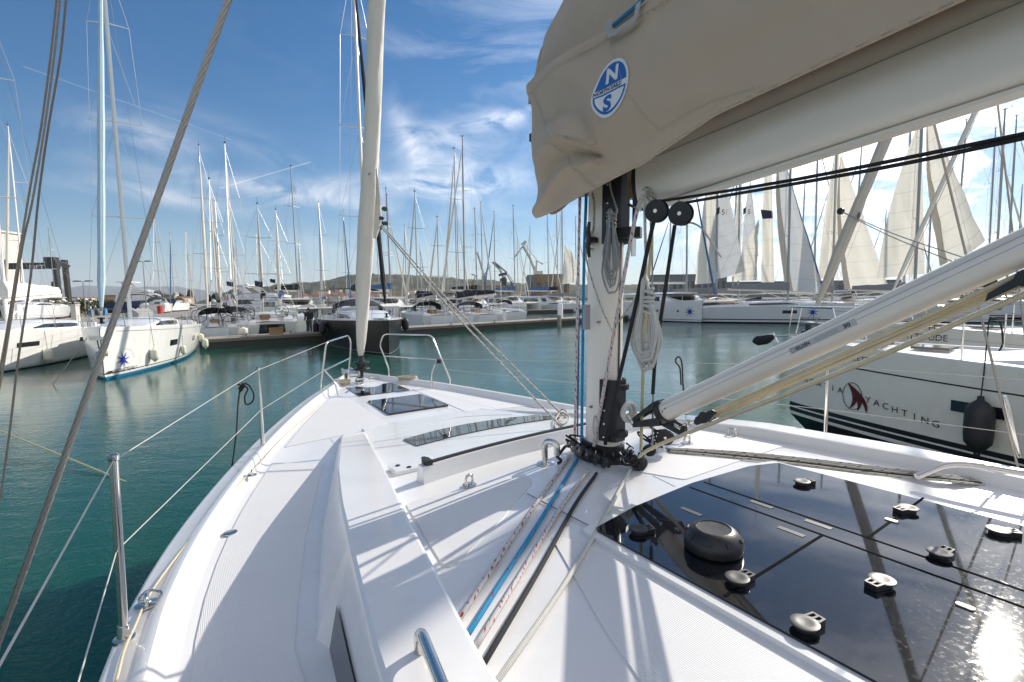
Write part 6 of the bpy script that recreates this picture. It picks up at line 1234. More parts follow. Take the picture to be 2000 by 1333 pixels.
# boom
def boomz(u, k=0): return 3.315-.092*(u+.3)+k
m = MB(); secs = []
for u in (-.285, -.5, -1, -1.5, -2.2, -3.2, -4.4):
    c = []
    for k in range(32):
        a = 2*math.pi*k/32; y = math.sin(a); x = math.cos(a); c.append(W(u, .078*math.copysign(abs(x)**.72, x), boomz(u)+.148*math.copysign(abs(y)**.85, y)))
    secs.append(c)
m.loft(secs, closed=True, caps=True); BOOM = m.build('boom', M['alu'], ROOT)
m = MB(); m.loft([[W(u, -.081, boomz(u)+.045+d) for d in (0, .003)] for u in (-.32, -4.4)]); m.build('groove', M['alu_dark'], BOOM, smooth=False)
m = MB(); m.loft([[W(u, -.036, boomz(u)-.147), W(u, -.036, boomz(u)-.158), W(u, .036, boomz(u)-.158), W(u, .036, boomz(u)-.147)] for u in (-.34, -4.4)], caps=True); m.build('underside_track', M['alu'], BOOM)
m = MB(); m.loft([[W(u, s*.0795*1.0*math.cos(a), boomz(u)+.150*math.sin(a)) for a in [2*math.pi*k/32 for k in range(32)] for s in (1,)] for u in (-.262, -.283)], closed=True, caps=True); m.build('end_cap', M['black_plastic'], BOOM)
for z_ in (.075, .05): m = MB(); m.lathe([(.005, 0), (.004, .003)], W(-.33, -.078, boomz(-.33)+z_), (-V).to_track_quat('Z', 'Y').to_matrix(), 10); m.build('screw', M['steel'], BOOM)
# rod kicker
ka, kb = atv(1296, 805, 0.0), atv(2000, 484, 0.0); kd = (kb-ka).normalized(); kb = ka+kd*2.3
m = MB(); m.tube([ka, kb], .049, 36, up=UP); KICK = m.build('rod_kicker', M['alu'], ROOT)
ks = kd.cross(UP).normalized(); ks = ks if ks.dot(-V) > 0 else -ks; ku = ks.cross(kd).normalized(); ku = ku if ku.z > 0 else -ku
def kp(s, h, g=.0008):
    a = h/.049; return ka+kd*s+(ks*math.cos(a)+ku*math.sin(a))*(.049+g)
for h in (.004, .024): m = MB(); m.loft([[kp(s, h, .0006), kp(s, h+.0015, .0006)] for s in (0.02, 2.2)]); m.build('groove', M['alu_dark'], KICK, smooth=False)
def ksolve(px, py):
    best = None
    for i in range(400):
        for j in range(-12, 13):
            q = kp(i*.004, j*.004)-EYE; k = q.dot(fw); X, Y = 1000+F*q.dot(rt)/k, 666.5-F*q.dot(up)/k; e_ = (X-px)**2+(Y-py)**2
            if best is None or e_ < best[0]: best = (e_, i*.004, j*.004)
    return best[1], best[2]
l0, h0 = ksolve(1541, 684); l1, h1 = ksolve(1674, 632); print('KICK', l0, h0, l1, h1)
m = MB(); hm = (h0+h1)/2; m.loft([[kp(lerp(l0, l1, i/12), hm-.011+.022*j/4, .0011) for j in range(5)] for i in range(13)]); lb = m.build('label', M['label_grey'], KICK, smooth=False)
tl = l1-l0
text_to('SELDÉN', .0165, lambda x, y: kp(l0+.022+x, hm-.006+y, .0016), M['ink'], lb, bold=.0006, xs=tl*.27/.068); text_to('RODKICKER', .0165, lambda x, y: kp(l0+tl*.40+x, hm-.006+y, .0016), M['ink_grey'], lb, xs=tl*.38/.1); text_to('30', .0185, lambda x, y: kp(l0+tl*.82+x, hm-.006+y, .0016), M['ink'], lb, bold=.0007, xs=1.25)
m = MB(); m.tube([kp(l0+.011+.007*math.cos(t), hm+.008*math.sin(t), .0016) for t in [k*2*math.pi/16 for k in range(17)]], .0007, 4); m.build('emblem', M['ink'], lb)
for h, s in ((-.004, .035), (.004, .055)): m = MB(); m.lathe([(.004, 0), (.003, .002)], kp(s, h), ks.to_track_quat('Z', 'Y').to_matrix(), 8); m.build('rivet', M['ink'], KICK)
m = MB()   # cast foot of the kicker
hinge = atv(1243, 823, 0.0); tp, bt = ka+ku*.055, ka-ku*.055
for s in (-1, 1):
    o_ = V*(.032*s)
    m.prism([tp+o_-ku*.0, tp+kd*.03+o_, tp+kd*.03-ku*.02+o_, tp-ku*.02+o_], tuple(V*.008*s)); m.prism([tp+o_+ku*.003, hinge+UP*.022+o_*.6, hinge+UP*.002+o_*.6, tp-ku*.022+o_], tuple(V*.010*s)); m.prism([bt+o_+ku*.03, hinge-UP*.0+o_*.6, hinge-UP*.028+o_*.6, bt-kd*.02-ku*.002+o_], tuple(V*.010*s))
m.lathe([(.056, -.012), (.058, 0), (.058, .02), (.052, .02)], ka, kd.to_track_quat('Z', 'Y').to_matrix(), 28); m.tube([hinge-V*.03, hinge+V*.03], .016, 12)
hk = [bt-ku*.002+kd*.0, bt-kd*.055+ku*.02, bt+kd*.045-ku*.075, bt+kd*.075-ku*.065, bt+kd*.085-ku*.045, bt+kd*.07-ku*.040, bt+kd*.055-ku*.05, bt+kd*.012-ku*.005]
m.prism([p-V*.012 for p in hk], tuple(V*.024)); m.prism([p-V*.010 for p in (bt+kd*.0, bt+kd*.05-ku*.0, bt+kd*.085-ku*.035, bt+kd*.075-ku*.045, bt+kd*.042-ku*.014, bt+kd*.0-ku*.012)], tuple(V*.020))
m.build('kicker_foot', M['black_plastic'], KICK)
m = MB(); m.lathe([(.010, 0), (.009, .003)], hinge-V*.031, (-V).to_track_quat('Z', 'Y').to_matrix(), 12); m.tube([hinge+UP*.0-V*.02, mastpt(-.19, -.02, 2.15)], .012, 8); m.build('hinge_pin', M['steel'], KICK)
m = MB(); m.torus(mastpt(-.185, 0, 2.16)-UP*0.0, .045, .013, Matrix.Rotation(HD, 3, 'Z')@Matrix.Rotation(R(90), 3, 'X'), 22, 8); m.torus(mastpt(-.185, -.02, 2.16), .032, .010, Matrix.Rotation(HD, 3, 'Z')@Matrix.Rotation(R(90), 3, 'X'), 22, 8); tag(m.build('rope_coil', M['rope_white']), 'small white rope turns wound behind the black vang hinge', 'rope')
# forestay with furled jib, drum
ta, tb = atv(705, 695, 0), atv(738, -30, 0); jd = (tb-ta).normalized(); m = MB(); P = []; rr = []
prof = [(0, .030), (.06, .042), (.2, .058), (.5, .074), (.9, .085), (1.4, .095), (1.9, .098), (2.4, .094), (3.2, .084), (4.2, .080), (6, .07), (9, .055), (12, .03)]
vsx = []; K = 24; NN = 150
for i in range(NN+1):
    s = 12*(i/NN)**1.5; r = tab(prof, s); c = ta+jd*s; row = []
    for k in range(K):
        a = 2*math.pi*k/K; rr_ = r*(1+.10*math.sin(a-s*1.6)+.05*math.sin(2*a+s*2.3)+.03*math.sin(5*a-s*7)+(.09*mathutils.noise.noise(Vector((math.cos(a)*1.6, math.sin(a)*1.6, s*2.2-a*.3)))+.05*mathutils.noise.noise(Vector((math.cos(a)*3, math.sin(a)*3, s*8)))))
        row.append(c+V*math.cos(a)*rr_+U*math.sin(a)*rr_)
    vsx.append(row)
m.loft(vsx, closed=True, caps=True); JIB = m.build('furled_jib', M['sail_fur'], ROOT, auto=70)
m = MB(); base = atv(706, 716, 0); m.lathe([(.02, -.16), (.022, -.05), (.10, -.045), (.105, -.03), (.10, -.018), (.055, -.01), (.055, .03), (.10, .038), (.105, .05), (.09, .062), (.04, .07), (.028, .12), (.02, .17)], base, seg=28); m.build('furler_drum', M['black_plastic'], ROOT)
m = MB(); m.tube([base+UP*.16, base+UP*.18+V*.04, base+UP*.28], .008, 6); m.tube([base-UP*.15, W(uvz(base)[0]+.05, 0, 1.72)], .02, 8); m.build('forestay_toggle', M['steel'], ROOT)
# clew flap of the jib, patches
cl = atv(747, 436, .10); a0, b0 = atv(735, 330, .02), atv(730, 465, .02); m = MB(); q = []
for i in range(9):
    t = i/8; L0 = a0.lerp(b0, t); e_ = a0.lerp(cl, min(1, t/.72)) if t < .72 else cl.lerp(atv(735, 470, .05), (t-.72)/.28); q.append([L0.lerp(e_, k/5)-U*.02*math.sin(k*1.3+t*5)-V*0 for k in range(6)])
m.loft(q); m.loft([[p+U*.006 for p in r] for r in q]); m.build('clew_flap', M['sail_fur'], JIB)
for (x, y, rr_) in ((748, 410, .035), (742, 428, .03), (738, 447, .032), (750, 438, .03)):
    p = atv(x, y, .08)-U*.05; m = MB(); m.add([p+V*rr_*math.cos(t)*1.1+UP*rr_*math.sin(t)*.8 for t in [k*2*math.pi/7+x for k in range(7)]], [tuple(range(7))]); m.build('clew_patch', M['logo_green'] if x == 748 else M['charcoal'], JIB, smooth=False)
def on_jib(px, py, g=.004):
    d = ray(px, py); best = None
    for i in range(NN):
        for p in vsx[i]:
            q = p-EYE; k = q.dot(fw); X, Y = 1000+F*q.dot(rt)/k, 666.5-F*q.dot(up)/k; e_ = (X-px)**2+(Y-py)**2+k*k*2
            if best is None or e_ < best[0]: best = (e_, k)
    return EYE+d*(best[1]-g)
m = MB(); P = [on_jib(x, y, .045) for x, y in ((713, 310), (731, 324), (721, 342), (714, 338))]; m.add(P, [(0, 1, 2, 3)]); lg = m.build('sail_label', M['ink'], JIB, smooth=False)
m = MB(); c = on_jib(719.5, 325, .012); c = sum(P, Vector())/4-ray(720, 326).normalized()*.008; m.tube([c+Vector((math.cos(t)*.030, 0, math.sin(t)*.042)) for t in [k*2*math.pi/16 for k in range(14)]], .006, 4); m.build('emblem', M['logo_green'], lg)
# ------------------------------------------------------------ sail cover
COV = empty('sail_cover', W(0, 0, 3.2), 0, 'grey brown canvas sail cover with a round blue NORTH SAILS badge over the boom', 'sail cover')
PATH = [(.50, 0), (.492, -.05), (.455, -.105), (.37, -.155), (.2, -.20), (0, -.225), (-.3, -.245), (-.8, -.26), (-1.5, -.27), (-2.5, -.27), (-4.4, -.25)]
pts_ = [Vector((a, b, 0)) for a, b in cat([Vector((a, b, 0)) for a, b in PATH], 6) for _ in ()] if False else [Vector((p.x, p.y, 0)) for p in cat([Vector((a, b, 0)) for a, b in PATH], 8)]
LS = [0]
for a, b in zip(pts_, pts_[1:]): LS.append(LS[-1]+(b-a).length)
def path(s):
    for i in range(len(LS)-1):
        if s <= LS[i+1]: t = (s-LS[i])/(LS[i+1]-LS[i]); p = pts_[i].lerp(pts_[i+1], t); d = (pts_[i+1]-pts_[i]).normalized(); return p.x, p.y, d
    return pts_[-1].x, pts_[-1].y, d
hA = uvz(atv(1188, 72, -.23)); hB = uvz(atv(1290, 3, -.25)); print('HEM', hA, hB)
def ztop(u): return tab([(-4.4, hB[2]+.10), (hB[0], hB[2]), (hA[0], hA[2]), (.5, 3.985)], u)
PN_ = ray(1055, 423).cross(ray(1252, 319))
def linez(u, v): q = W(u, v, 0)-EYE; return CZ-(q.x*PN_.x+q.y*PN_.y)/PN_.z
ZB = sorted([(p.x, linez(p.x, p.y)) for p in pts_ if p.x > -.46]); print('ZB', ZB[::6])
def zbot(u): return tab(ZB, u) if u > -.44 else tab([(-4.4, 3.72), (-1.48, 3.455), (-.81, 3.392), (-.45, ZB[0][1])], u)
def G(x, w): return math.exp(-(x/w)**2)
def fold(u, z, s):
    d = 0
    # pleats fanning from the gooseneck
    ox, oz = -.42, 3.33
    r = math.hypot(u-ox, z-oz); a = math.atan2(z-oz, u-ox)
    for a0, w_, A_, r0, r1 in ((.02, .055, .034, .10, .8), (.20, .06, -.032, .12, .75), (.38, .05, .036, .12, .7), (.62, .09, -.022, .2, .8), (.95, .12, .018, .2, .8)):
        d += A_*G(a-a0-.12*math.sin(r*6), w_)*smooth((r-r0)/.1)*(1-smooth((r-r1)/.25))
    q_ = a-.30-.25*math.sin(r*3.2); d += .022*max(0, 1-abs(q_)/.17)**1.4*(1 if q_ < 0 else .25)*smooth((r-.08)/.12)*(1-smooth((r-.62)/.25)); q_ = a-.06-.30*math.sin(r*2.6); d += .018*max(0, 1-abs(q_)/.12)**1.4*(1 if q_ < 0 else .2)*smooth((r-.06)/.1)*(1-smooth((r-.5)/.2))
    d += .014*mathutils.noise.noise(Vector((u*1.2+z*5, z*2.5-u*4, 7))) + .022*math.sin(u*3.1+z*2.2+.5)*smooth((z-3.3)/.3) + .012*mathutils.noise.noise(Vector((u*3.2, z*3.2, 1))) + .006*mathutils.noise.noise(Vector((u*9, z*7, 5)))
    d += .022*G(z-3.52-.15*(u+.2), .09)*smooth((.45-u)/.4)*smooth((u+1.6)/.5)
    d += .05*math.sin(math.pi*max(0, min(1, (z-zbot(u))/(ztop(u)-zbot(u)))))*smooth((.4-u)/.5)
    return d
def CS(s, h, side=-1, g=0):
    u, v, d = path(s); z0, z1 = zbot(u), ztop(u); z0 = z0+(.14*smooth(s/.2) if side == 1 else 0); z = lerp(z0, z1, h); n = Vector((d.y, -d.x, 0)); n = n if n.y < 0 or abs(n.y) < 1e-6 else -n
    if s < .02: n = Vector((1, 0, 0))
    uu = u + .10*(h-.35)*smooth((u+.2)/.6); k = fold(uu, z, s)*smooth(s/.12)*lerp(1, smooth(h/.22), smooth((-.25-u)/.3))+g+.014*smooth((h-.90)/.06)
    if h < .02: k -= .006
    return W(uu+n.x*k, (v+n.y*k)*(-side)*-1*-1 if False else (v+n.y*k)*(1 if side == -1 else -1), z)
SM = LS[-1]*.999; NSg = 170; NH = 46
sv_ = [SM*(i/NSg)**1.35 for i in range(NSg+1)]
for side in (-1, 1):
    m = MB(); gr = [[CS(s, j/NH, side) for j in range(NH+1)] for s in sv_]; gi = [[CS(s, j/NH, side, -.006) for j in range(NH+1)] for s in sv_]
    m.loft(gr if side == -1 else gr[::-1]); m.loft(gi[::-1] if side == -1 else gi); m.loft([[gr[i][0], gi[i][0]] for i in range(NSg+1)]); m.loft([[gr[i][NH], gi[i][NH]] for i in range(NSg+1)])
    m.build('side_panel', M['canvas'], COV, auto=80)
f_ = [uvz(atv(x, y, -.02)) for x, y in ((1041, 150), (1050, 100), (1066, 58), (1100, 2))]; print('MOUND', f_)
RG = [(f[0], f[2]) for f in f_]; RG.sort(); 
def zridge(u):
    return tab([(-4.4, RG[0][1]+.05), (-1.5, RG[0][1]+.32), (RG[0][0]-.4, RG[0][1]+.25)]+RG, u)
m = MB(); rows = []
for i in range(90):
    u = RG[-1][0]+.03-(4.4+RG[-1][0])*(i/89)**1.4; w_ = abs(tab([(a, b) for a, b in PATH][::-1], u))-.035; zt, zr_ = ztop(u)-.05, zridge(u); row = []
    for j in range(25):
        a = math.pi*j/24; y = -math.cos(a); z = zt+(zr_-zt)*math.sin(a)**.8; k = 1+.05*math.sin(u*7+a*3)*math.sin(a)+.05*mathutils.noise.noise(Vector((u*4, a*2, 2))); row.append(W(u-.03*math.sin(a*2)*0, y*w_*k*(1-.25*math.sin(a)), z+.02*mathutils.noise.noise(Vector((u*5, a*3, 0)))))
    rows.append(row)
m.loft(rows, caps=True); m.build('top_bag', M['canvas'], COV, auto=80)
# stitching and hems
def stitch(L_, name='stitching', g=.004, r=.0015, dash=True):
    P = []
    for (s0_, h0_), (s1_, h1_) in zip(L_, L_[1:]):
        n = 40
        for k in range(n): P.append((lerp(s0_, s1_, k/n), lerp(h0_, h1_, k/n)))
    m = MB()
    for i in range(0, len(P)-1, 2 if dash else 1): m.tube([CS(P[i][0], P[i][1], -1, g), CS(P[i+1][0], P[i+1][1], -1, g)], r, 4)
    if not dash: m = MB(); m.tube([CS(a, b, -1, g) for a, b in P], r, 4)
    m.build(name, M['rope_white'], COV)
def solveS(px, py):
    best = None
    for i in range(0, 300):
        s = 2.6*i/300
        for j in range(61):
            q = CS(s, j/60)-EYE; k = q.dot(fw); X, Y = 1000+F*q.dot(rt)/k, 666.5-F*q.dot(up)/k; e_ = (X-px)**2+(Y-py)**2
            if best is None or e_ < best[0]: best = (e_, s, j/60)
    return best[1], best[2]
vsm = [solveS(*p) for p in ((1186, 70), (1200, 105), (1217, 170), (1243, 205), (1262, 232), (1288, 255), (1345, 222), (1500, 165))]; stitch(vsm)
stitch([(s, .925) for s in (.02, .3, .6, 1.0, 1.6, 2.4, 3.2)])
bs = [solveS(*p) for p in ((1038, 185), (1058, 225), (1085, 290), (1110, 322), (1140, 350), (1166, 370))]; stitch(bs); stitch([(a+.012, b) for a, b in bs], dash=False, r=.0009)
stitch([(s, .012) for s in (.05, .4, .8, 1.6, 2.8)])
# NORTH SAILS badge
bc = solveS(1193, 172); BC = CS(*bc); ax = (CS(bc[0]+.06, bc[1])-CS(bc[0]-.06, bc[1])).normalized(); 
bR = .118
def badge(x, y, g):    # x aft, y up on the cloth, rotated to follow the boom
    zz0, zz1 = zbot(path(bc[0])[0]), ztop(path(bc[0])[0]); c_, s_ = 1, 0; return CS(bc[0]+x, bc[1]+y/(zz1-zz0), -1, g)
def disc(mat, f, g, name, par, N=48, rings=6):
    m = MB(); P = [[badge(*[c*(k/rings) for c in f(2*math.pi*i/N)], g) for i in range(N)] for k in range(1, rings+1)]; m.loft(P, closed=True); m.add([badge(0, 0, g)]+P[0], [(0, i+1, (i+1) % N+1) for i in range(N)]); return m.build(name, mat, par, smooth=False)
bd = disc(M['white_plastic'], lambda t: (bR*.80*math.cos(t), bR*math.sin(t)), .0035, 'badge', COV)
RB = R(10)
def half(sign, mat, k0, g, name='badge_field', y0=.012):
    m = MB(); P = []
    N = 30; pts = []
    for i in range(N+1):
        t = math.asin(min(1, y0/(bR*k0)))+ (math.pi-2*math.asin(min(1, y0/(bR*k0))))*i/N
        x, y = bR*.80*k0*math.cos(t), bR*k0*math.sin(t)*sign; pts.append((x, y))
    cx = [(p[0]*q, sign*y0+(p[1]-sign*y0)*q) for q in (0, .25, .5, .75, 1) for p in pts]
    G_ = [[badge(p[0]*1.0, sign*y0+(p[1]-sign*y0)*q, g) for p in pts] for q in (0, .25, .5, .75, 1)]; m.loft(G_); m.build(name, mat, bd, smooth=False)
half(1, M['logo_blue'], .89, .0042); half(-1, M['logo_blue'], .89, .0042); half(-1, M['white_plastic'], .80, .0047, y0=.020)
text_to('N', .085, lambda x, y: badge(x-.034, y+.028, .0056), M['white_plastic'], bd, bold=.0035, cell=.02, xs=1.05)
text_to('S', .085, lambda x, y: badge(x-.031, y-.088, .0056), M['logo_blue'], bd, bold=.0035, cell=.02, xs=1.1)
text_to('NORTH SAILS', .023, lambda x, y: badge(x*.98-.088, y-.0075, .0056), M['ink'], bd, bold=.0006, cell=.02, xs=1.03)
# webbing handle and batten
def CP(px, py, v=-.27): return atv(px, py, v)
h1, h2, h3, h4 = CP(1188, 42, -.305), CP(1196, 68, -.325), CP(1242, 38, -.325), CP(1250, -12, -.305); m = MB()
def strap(P, w_, t_=.0025, nrm=None):
    m = MB(); P = bend([Vector(p) for p in P], .025, 4); q = []
    for i, p in enumerate(P):
        a, b = P[max(0, i-1)], P[min(len(P)-1, i+1)]; d = (b-a).normalized(); sd_ = d.cross(V).normalized(); q.append([p+sd_*w_, p+sd_*w_-V*t_, p-sd_*w_-V*t_, p-sd_*w_])
    m.loft(q, closed=True, caps=True); return m
strap([h1, h2, h3, h4], .012).build('webbing_handle', M['rope_white'], COV); strap([CP(1186, 46, -.305), CP(1194, 70, -.322)], .014).build('webbing_end', M['rope_white'], COV)
m = MB(); m.tube([CP(1196, 52, -.306), CP(1237, 17, -.306), CP(1262, -8, -.306)], .009, 12); m.build('batten', M['boot_blue'], COV)
m = MB(); p = W(.545, -.04, 3.72); m.box(p, (.03, .05, .045), HD); tag(m.build('buckle', M['black_plastic'], COV))
# ------------------------------------------------------------ running rigging
def rope(name, P, r, mat, label, cat_='rope', grp=None, n=6, seg=10):
    m = MB(); m.rope(P, r, seg, n=n); return tag(m.build(name, M[mat]), label, cat_, grp)
GH = 'ropes led aft from the mast foot'
def PD_(px, py, dz): return PR(px, py, dz)
def lead(name, pxs, r, mat, label, upper, mat2=None):
    P = [PR(x, y, r+.004) for x, y in pxs]; return rope(name, upper+P, r, mat, label, grp=GH, n=8, seg=12)
e1 = lead('halyard', [(1112, 893), (1050, 980), (978, 1085), (905, 1198), (860, 1268)], .0078, 'rope_red', 'white rope with red flecks, leftmost of the five led aft over the deck', [])
e2 = lead('halyard', [(1128, 896), (1075, 985), (1010, 1088), (920, 1230), (880, 1290)], .0078, 'rope_blue', 'bright blue rope led aft over the deck', [])
e3 = lead('halyard', [(1150, 918), (1100, 985), (1030, 1100), (935, 1255), (900, 1312)], .0078, 'rope_red2', 'white rope with small red flecks between the blue and the black rope', [])
e4 = lead('halyard', [(1165, 925), (1122, 988), (1058, 1105), (950, 1288), (920, 1340)], .0078, 'rope_black', 'black braided rope led aft over the deck', [])
e5 = lead('halyard', [(1232, 915), (1195, 985), (1110, 1130), (975, 1325), (940, 1380)], .0080, 'rope_white', 'off-white rope, rightmost of the five led aft over the deck', [])
# ropes up the mast
GM = 'ropes running up the mast'
def upl(name, pxs, v, r, mat, label, n=4): return rope(name, [atv(x, y, v if not isinstance(v, (list, tuple)) else v[i]) for i, (x, y) in enumerate(pxs)], r, mat, label, grp=GM, n=n)
upl('halyard', [(1122, 880), (1124, 800), (1128, 600), (1133, 384), (1137, 200)], -.03, .0080, 'rope_red', 'red flecked white rope standing clear of the left edge of the mast')
upl('halyard', [(1128, 850), (1131, 600), (1131, 384), (1131, 200)], -.02, .0045, 'rope_darkblue', 'thin dark blue rope at the left edge of the mast')
upl('halyard', [(1136, 880), (1138, 700), (1141, 500), (1145, 380), (1148, 200)], -.045, .0085, 'rope_blue', 'blue rope running up the left face of the mast')
upl('halyard', [(1160, 872), (1178, 770), (1208, 600), (1240, 430), (1256, 380)], [-.085, -.09, -.10, -.11, -.10], .0092, 'rope_red2', 'white rope with red flecks slanting across the mast to the boom')
upl('halyard', [(1182, 868), (1200, 780), (1232, 640), (1262, 500), (1277, 432)], [-.085, -.11, -.13, -.13, -.10], .0098, 'rope_black', 'black rope slanting from the mast foot up to the left pulley block')
upl('topping_line', [(1275, 770), (1281, 690), (1300, 560), (1318, 440)], [-.03, -.03, -.02, -.02], .0090, 'rope_black', 'black rope hanging from the right pulley block down to the deck', n=3)
upl('wire_strop', [(1274, 880), (1276, 700), (1274, 560), (1275, 430)], .04, .0045, 'rope_grey', 'thin grey line hanging behind the pulley blocks')
upl('halyard', [(1252, 880), (1255, 760), (1262, 600), (1272, 480), (1272, 430)], .01, .0080, 'rope_yellow', 'yellow flecked rope hanging right of the mast')
upl('halyard', [(1156, 378), (1160, 400), (1158, 450), (1150, 460)], -.07, .0045, 'rope_fleck', 'flecked cord from the sail cover down to the mast cleat')
rope('cord', [atv(x, y, -.085) for x, y in ((1145, 485), (1146, 510), (1160, 560), (1178, 610), (1196, 646))], .0042, 'rope_fleck', 'flecked cord sagging from the mast cleat across the mast', n=6); rope('cord', [atv(x, y, v) for x, y, v in ((1196, 646, -.085), (1215, 620, -.09), (1240, 585, -.06), (1252, 560, -.05))], .0042, 'rope_fleck', 'flecked cord from the sagging line up to the white rope coil', n=4)
rope('cleat_hitch', [atv(x, y, -.095) for x, y in ((1156, 452), (1146, 462), (1158, 478), (1144, 470), (1160, 462), (1148, 480), (1158, 488), (1146, 486))], .0052, 'rope_fleck', 'figure of eight turns of flecked cord on the mast cleat')
rope('boom_lashing', [atv(x, y, -.07) for x, y in ((1256, 372), (1264, 366), (1275, 378), (1262, 384), (1270, 372), (1280, 390), (1268, 392), (1262, 374))], .006, 'rope_fleck', 'knotted off-white lashing under the boom end')
ropem('rope_coilc', (.82, .77, .66), (.12, .08, .12), 1, 20, .12)
# coil of thin grey line on the mast
def coil(name, cx, top, bot, w_, v, r, mat, label, loops=9, knot=(0, .2), seed=1, up_px=None):
    rs = random.Random(seed); P = []
    for k in range(loops):
        a = (.22+.78*((k*7)%loops)/max(1, loops-1))*w_; b = bot-rs.uniform(0, .30)*(bot-top); dv = rs.uniform(-.03, .03)
        P += [(cx-2+rs.uniform(-3, 3), top+rs.uniform(0, 8), dv), (cx-a*.55, lerp(top, b, .4), dv-.005), (cx-a, lerp(top, b, .75), dv), (cx-a*.5+rs.uniform(-2, 2), b-2, dv), (cx+rs.uniform(-3, 3), b, dv), (cx+a*.6, b-5, dv), (cx+a*1.0, lerp(top, b, .72), dv), (cx+a*.5, lerp(top, b, .38), dv+.004)]
    e = empty(name, atv(cx, bot, v), 0, label, 'rope coil'); m = MB(); m.rope([atv(x, y, v+d) for x, y, d in P], r, 8, n=4); m.build('loops', M[mat], e)
    m = MB(); P = []
    for k in range(26):
        t = k/25; y = lerp(top, bot, knot[0]+.02)+(lerp(top, bot, knot[1])-lerp(top, bot, knot[0]))*t; a = k*2*math.pi/5; P.append(atv(cx+w_*.50*math.cos(a), y+2*math.sin(a*1.3), v)+(-V)*0+Vector((0, 1, 0))*.026*math.sin(a)*(w_/18))
    m.rope(P, r*1.05, 8, n=3); m.build('wrap', M[mat], e)
    if up_px: m = MB(); m.rope([atv(x, y, v) for x, y in up_px], r, 8); m.build('hanger', M[mat], e)
    return e
coil('rope_coil', 1194, 408, 572, 18, -.095, .0046, 'rope_grey', 'coil of thin grey line hanging on the port face of the mast', 8, (.02, .20), 3, [(1190, 340), (1193, 370), (1202, 400), (1205, 415), (1196, 425)])
coil('rope_coil', 1262, 538, 722, 29, -.11, .0070, 'rope_white', 'large coil of off-white flecked rope hanging right of the mast', 11, (.12, .38), 5, [(1259, 385), (1260, 450), (1262, 520), (1258, 545)])
# pulley blocks under the boom
def block(px, py, v, r, nrm, label, grp, up_to=None, name='pulley_block'):
    c = atv(px, py, v); e = empty(name, c, 0, label, 'pulley', grp); nr = Vector(nrm).normalized(); Mt = nr.to_track_quat('Z', 'Y').to_matrix()
    for s in (-1, 1):
        m = MB(); m.lathe([(r*.25, 0), (r*.98, 0), (r, r*.04), (r*.96, r*.10), (r*.5, r*.14), (r*.25, r*.15)], c+nr*(s*r*.30), Mt if s > 0 else Mt@Matrix.Rotation(math.pi, 3, 'X'), 28); ck = m.build('cheek', M['black_plastic'], e)
        for k in range(3):
            a = k*2*math.pi/3+.4; m = MB(); pc = c+nr*(s*r*.43)+Mt@Vector((math.cos(a)*r*.58, math.sin(a)*r*.58, 0)); m.lathe([(r*.16, 0), (r*.16, r*.012), (.0005, r*.012)], pc, Mt if s > 0 else Mt@Matrix.Rotation(math.pi, 3, 'X'), 12); m.build('cheek_hole', M['ink'], ck)
    m = MB(); m.lathe([(r*.85, -r*.22), (r*.75, 0), (r*.85, r*.22)], c, Mt, 24); m.build('sheave', M['charcoal'], e)
    m = MB(); m.lathe([(r*.17, -r*.47), (r*.17, r*.47)], c, Mt, 14); m.build('pin', M['steel'], e)
    if up_to is not None: m = MB(); m.tube(bend([c+UP*r*.6-nr*r*.3, up_to, c+UP*r*.6+nr*r*.3], .012), r*.11, 8); m.build('shackle', M['steel'], e)
    return e
nb = (-V*.9-U*.3-UP*.05)
bl1 = block(1283, 413, -.09, .050, nb, 'left of two black pulley blocks under the boom beside the mast', 'pulley blocks under the boom', atv(1274, 380, -.06)); bl2 = block(1330, 418, -.09, .050, nb, 'right of two black pulley blocks under the boom, the black lines run right from it', 'pulley blocks under the boom', atv(1326, 392, -.04))
rope('reef_line', [atv(x, y, v) for x, y, v in ((1290, 392, -.09), (1305, 391, -.085), (1560, 350, -.09), (2010, 260, -.10), (2300, 200, -.1))], .0062, 'rope_black', 'upper black line running right along the boom from the left pulley block', grp='black lines along the boom', n=3)
rope('reef_line', [atv(x, y, v) for x, y, v in ((1340, 398, -.09), (1352, 394, -.09), (1700, 333, -.095), (2010, 268, -.105), (2300, 210, -.1))], .0062, 'rope_black', 'lower black line running right along the boom from the right pulley block', grp='black lines along the boom', n=3)
rope('strap_end', [atv(x, y, -.03) for x, y in ((1338, 438), (1352, 436), (1372, 448), (1392, 478), (1408, 502))], .004, 'rope_white', 'white cord end hanging out from the right pulley block'); 
# jib sheets from the clew to the mast foot
clw = atv(744, 438, .10)
g1 = 'jib sheets'
b0_ = PR(1118, 832, .03)
rope('jib_sheet', [clw, clw.lerp(b0_, .5)-UP*.05, PR(1100, 812, .02), b0_], .0078, 'rope_bw', 'upper of two black and white jib sheets slanting down to the mast', grp=g1, n=10)
c2_ = PR(1120, 850, .02); rope('jib_sheet', [clw-UP*.03, clw.lerp(c2_, .5)-UP*.08, PR(1095, 832, .02), c2_], .0078, 'rope_bw', 'lower of two black and white jib sheets slanting down to the mast', grp=g1, n=10)
rope('sheet_knot', [PR(x, y, dz) for x, y, dz in ((1085, 812, .02), (1098, 800, .06), (1108, 808, .05), (1092, 820, .04), (1100, 830, .03), (1112, 815, .06), (1096, 806, .05), (1086, 818, .03), (1083, 836, .012))], .0066, 'rope_bw', 'knot with a short tail in the jib sheets just left of the mast', grp=None)
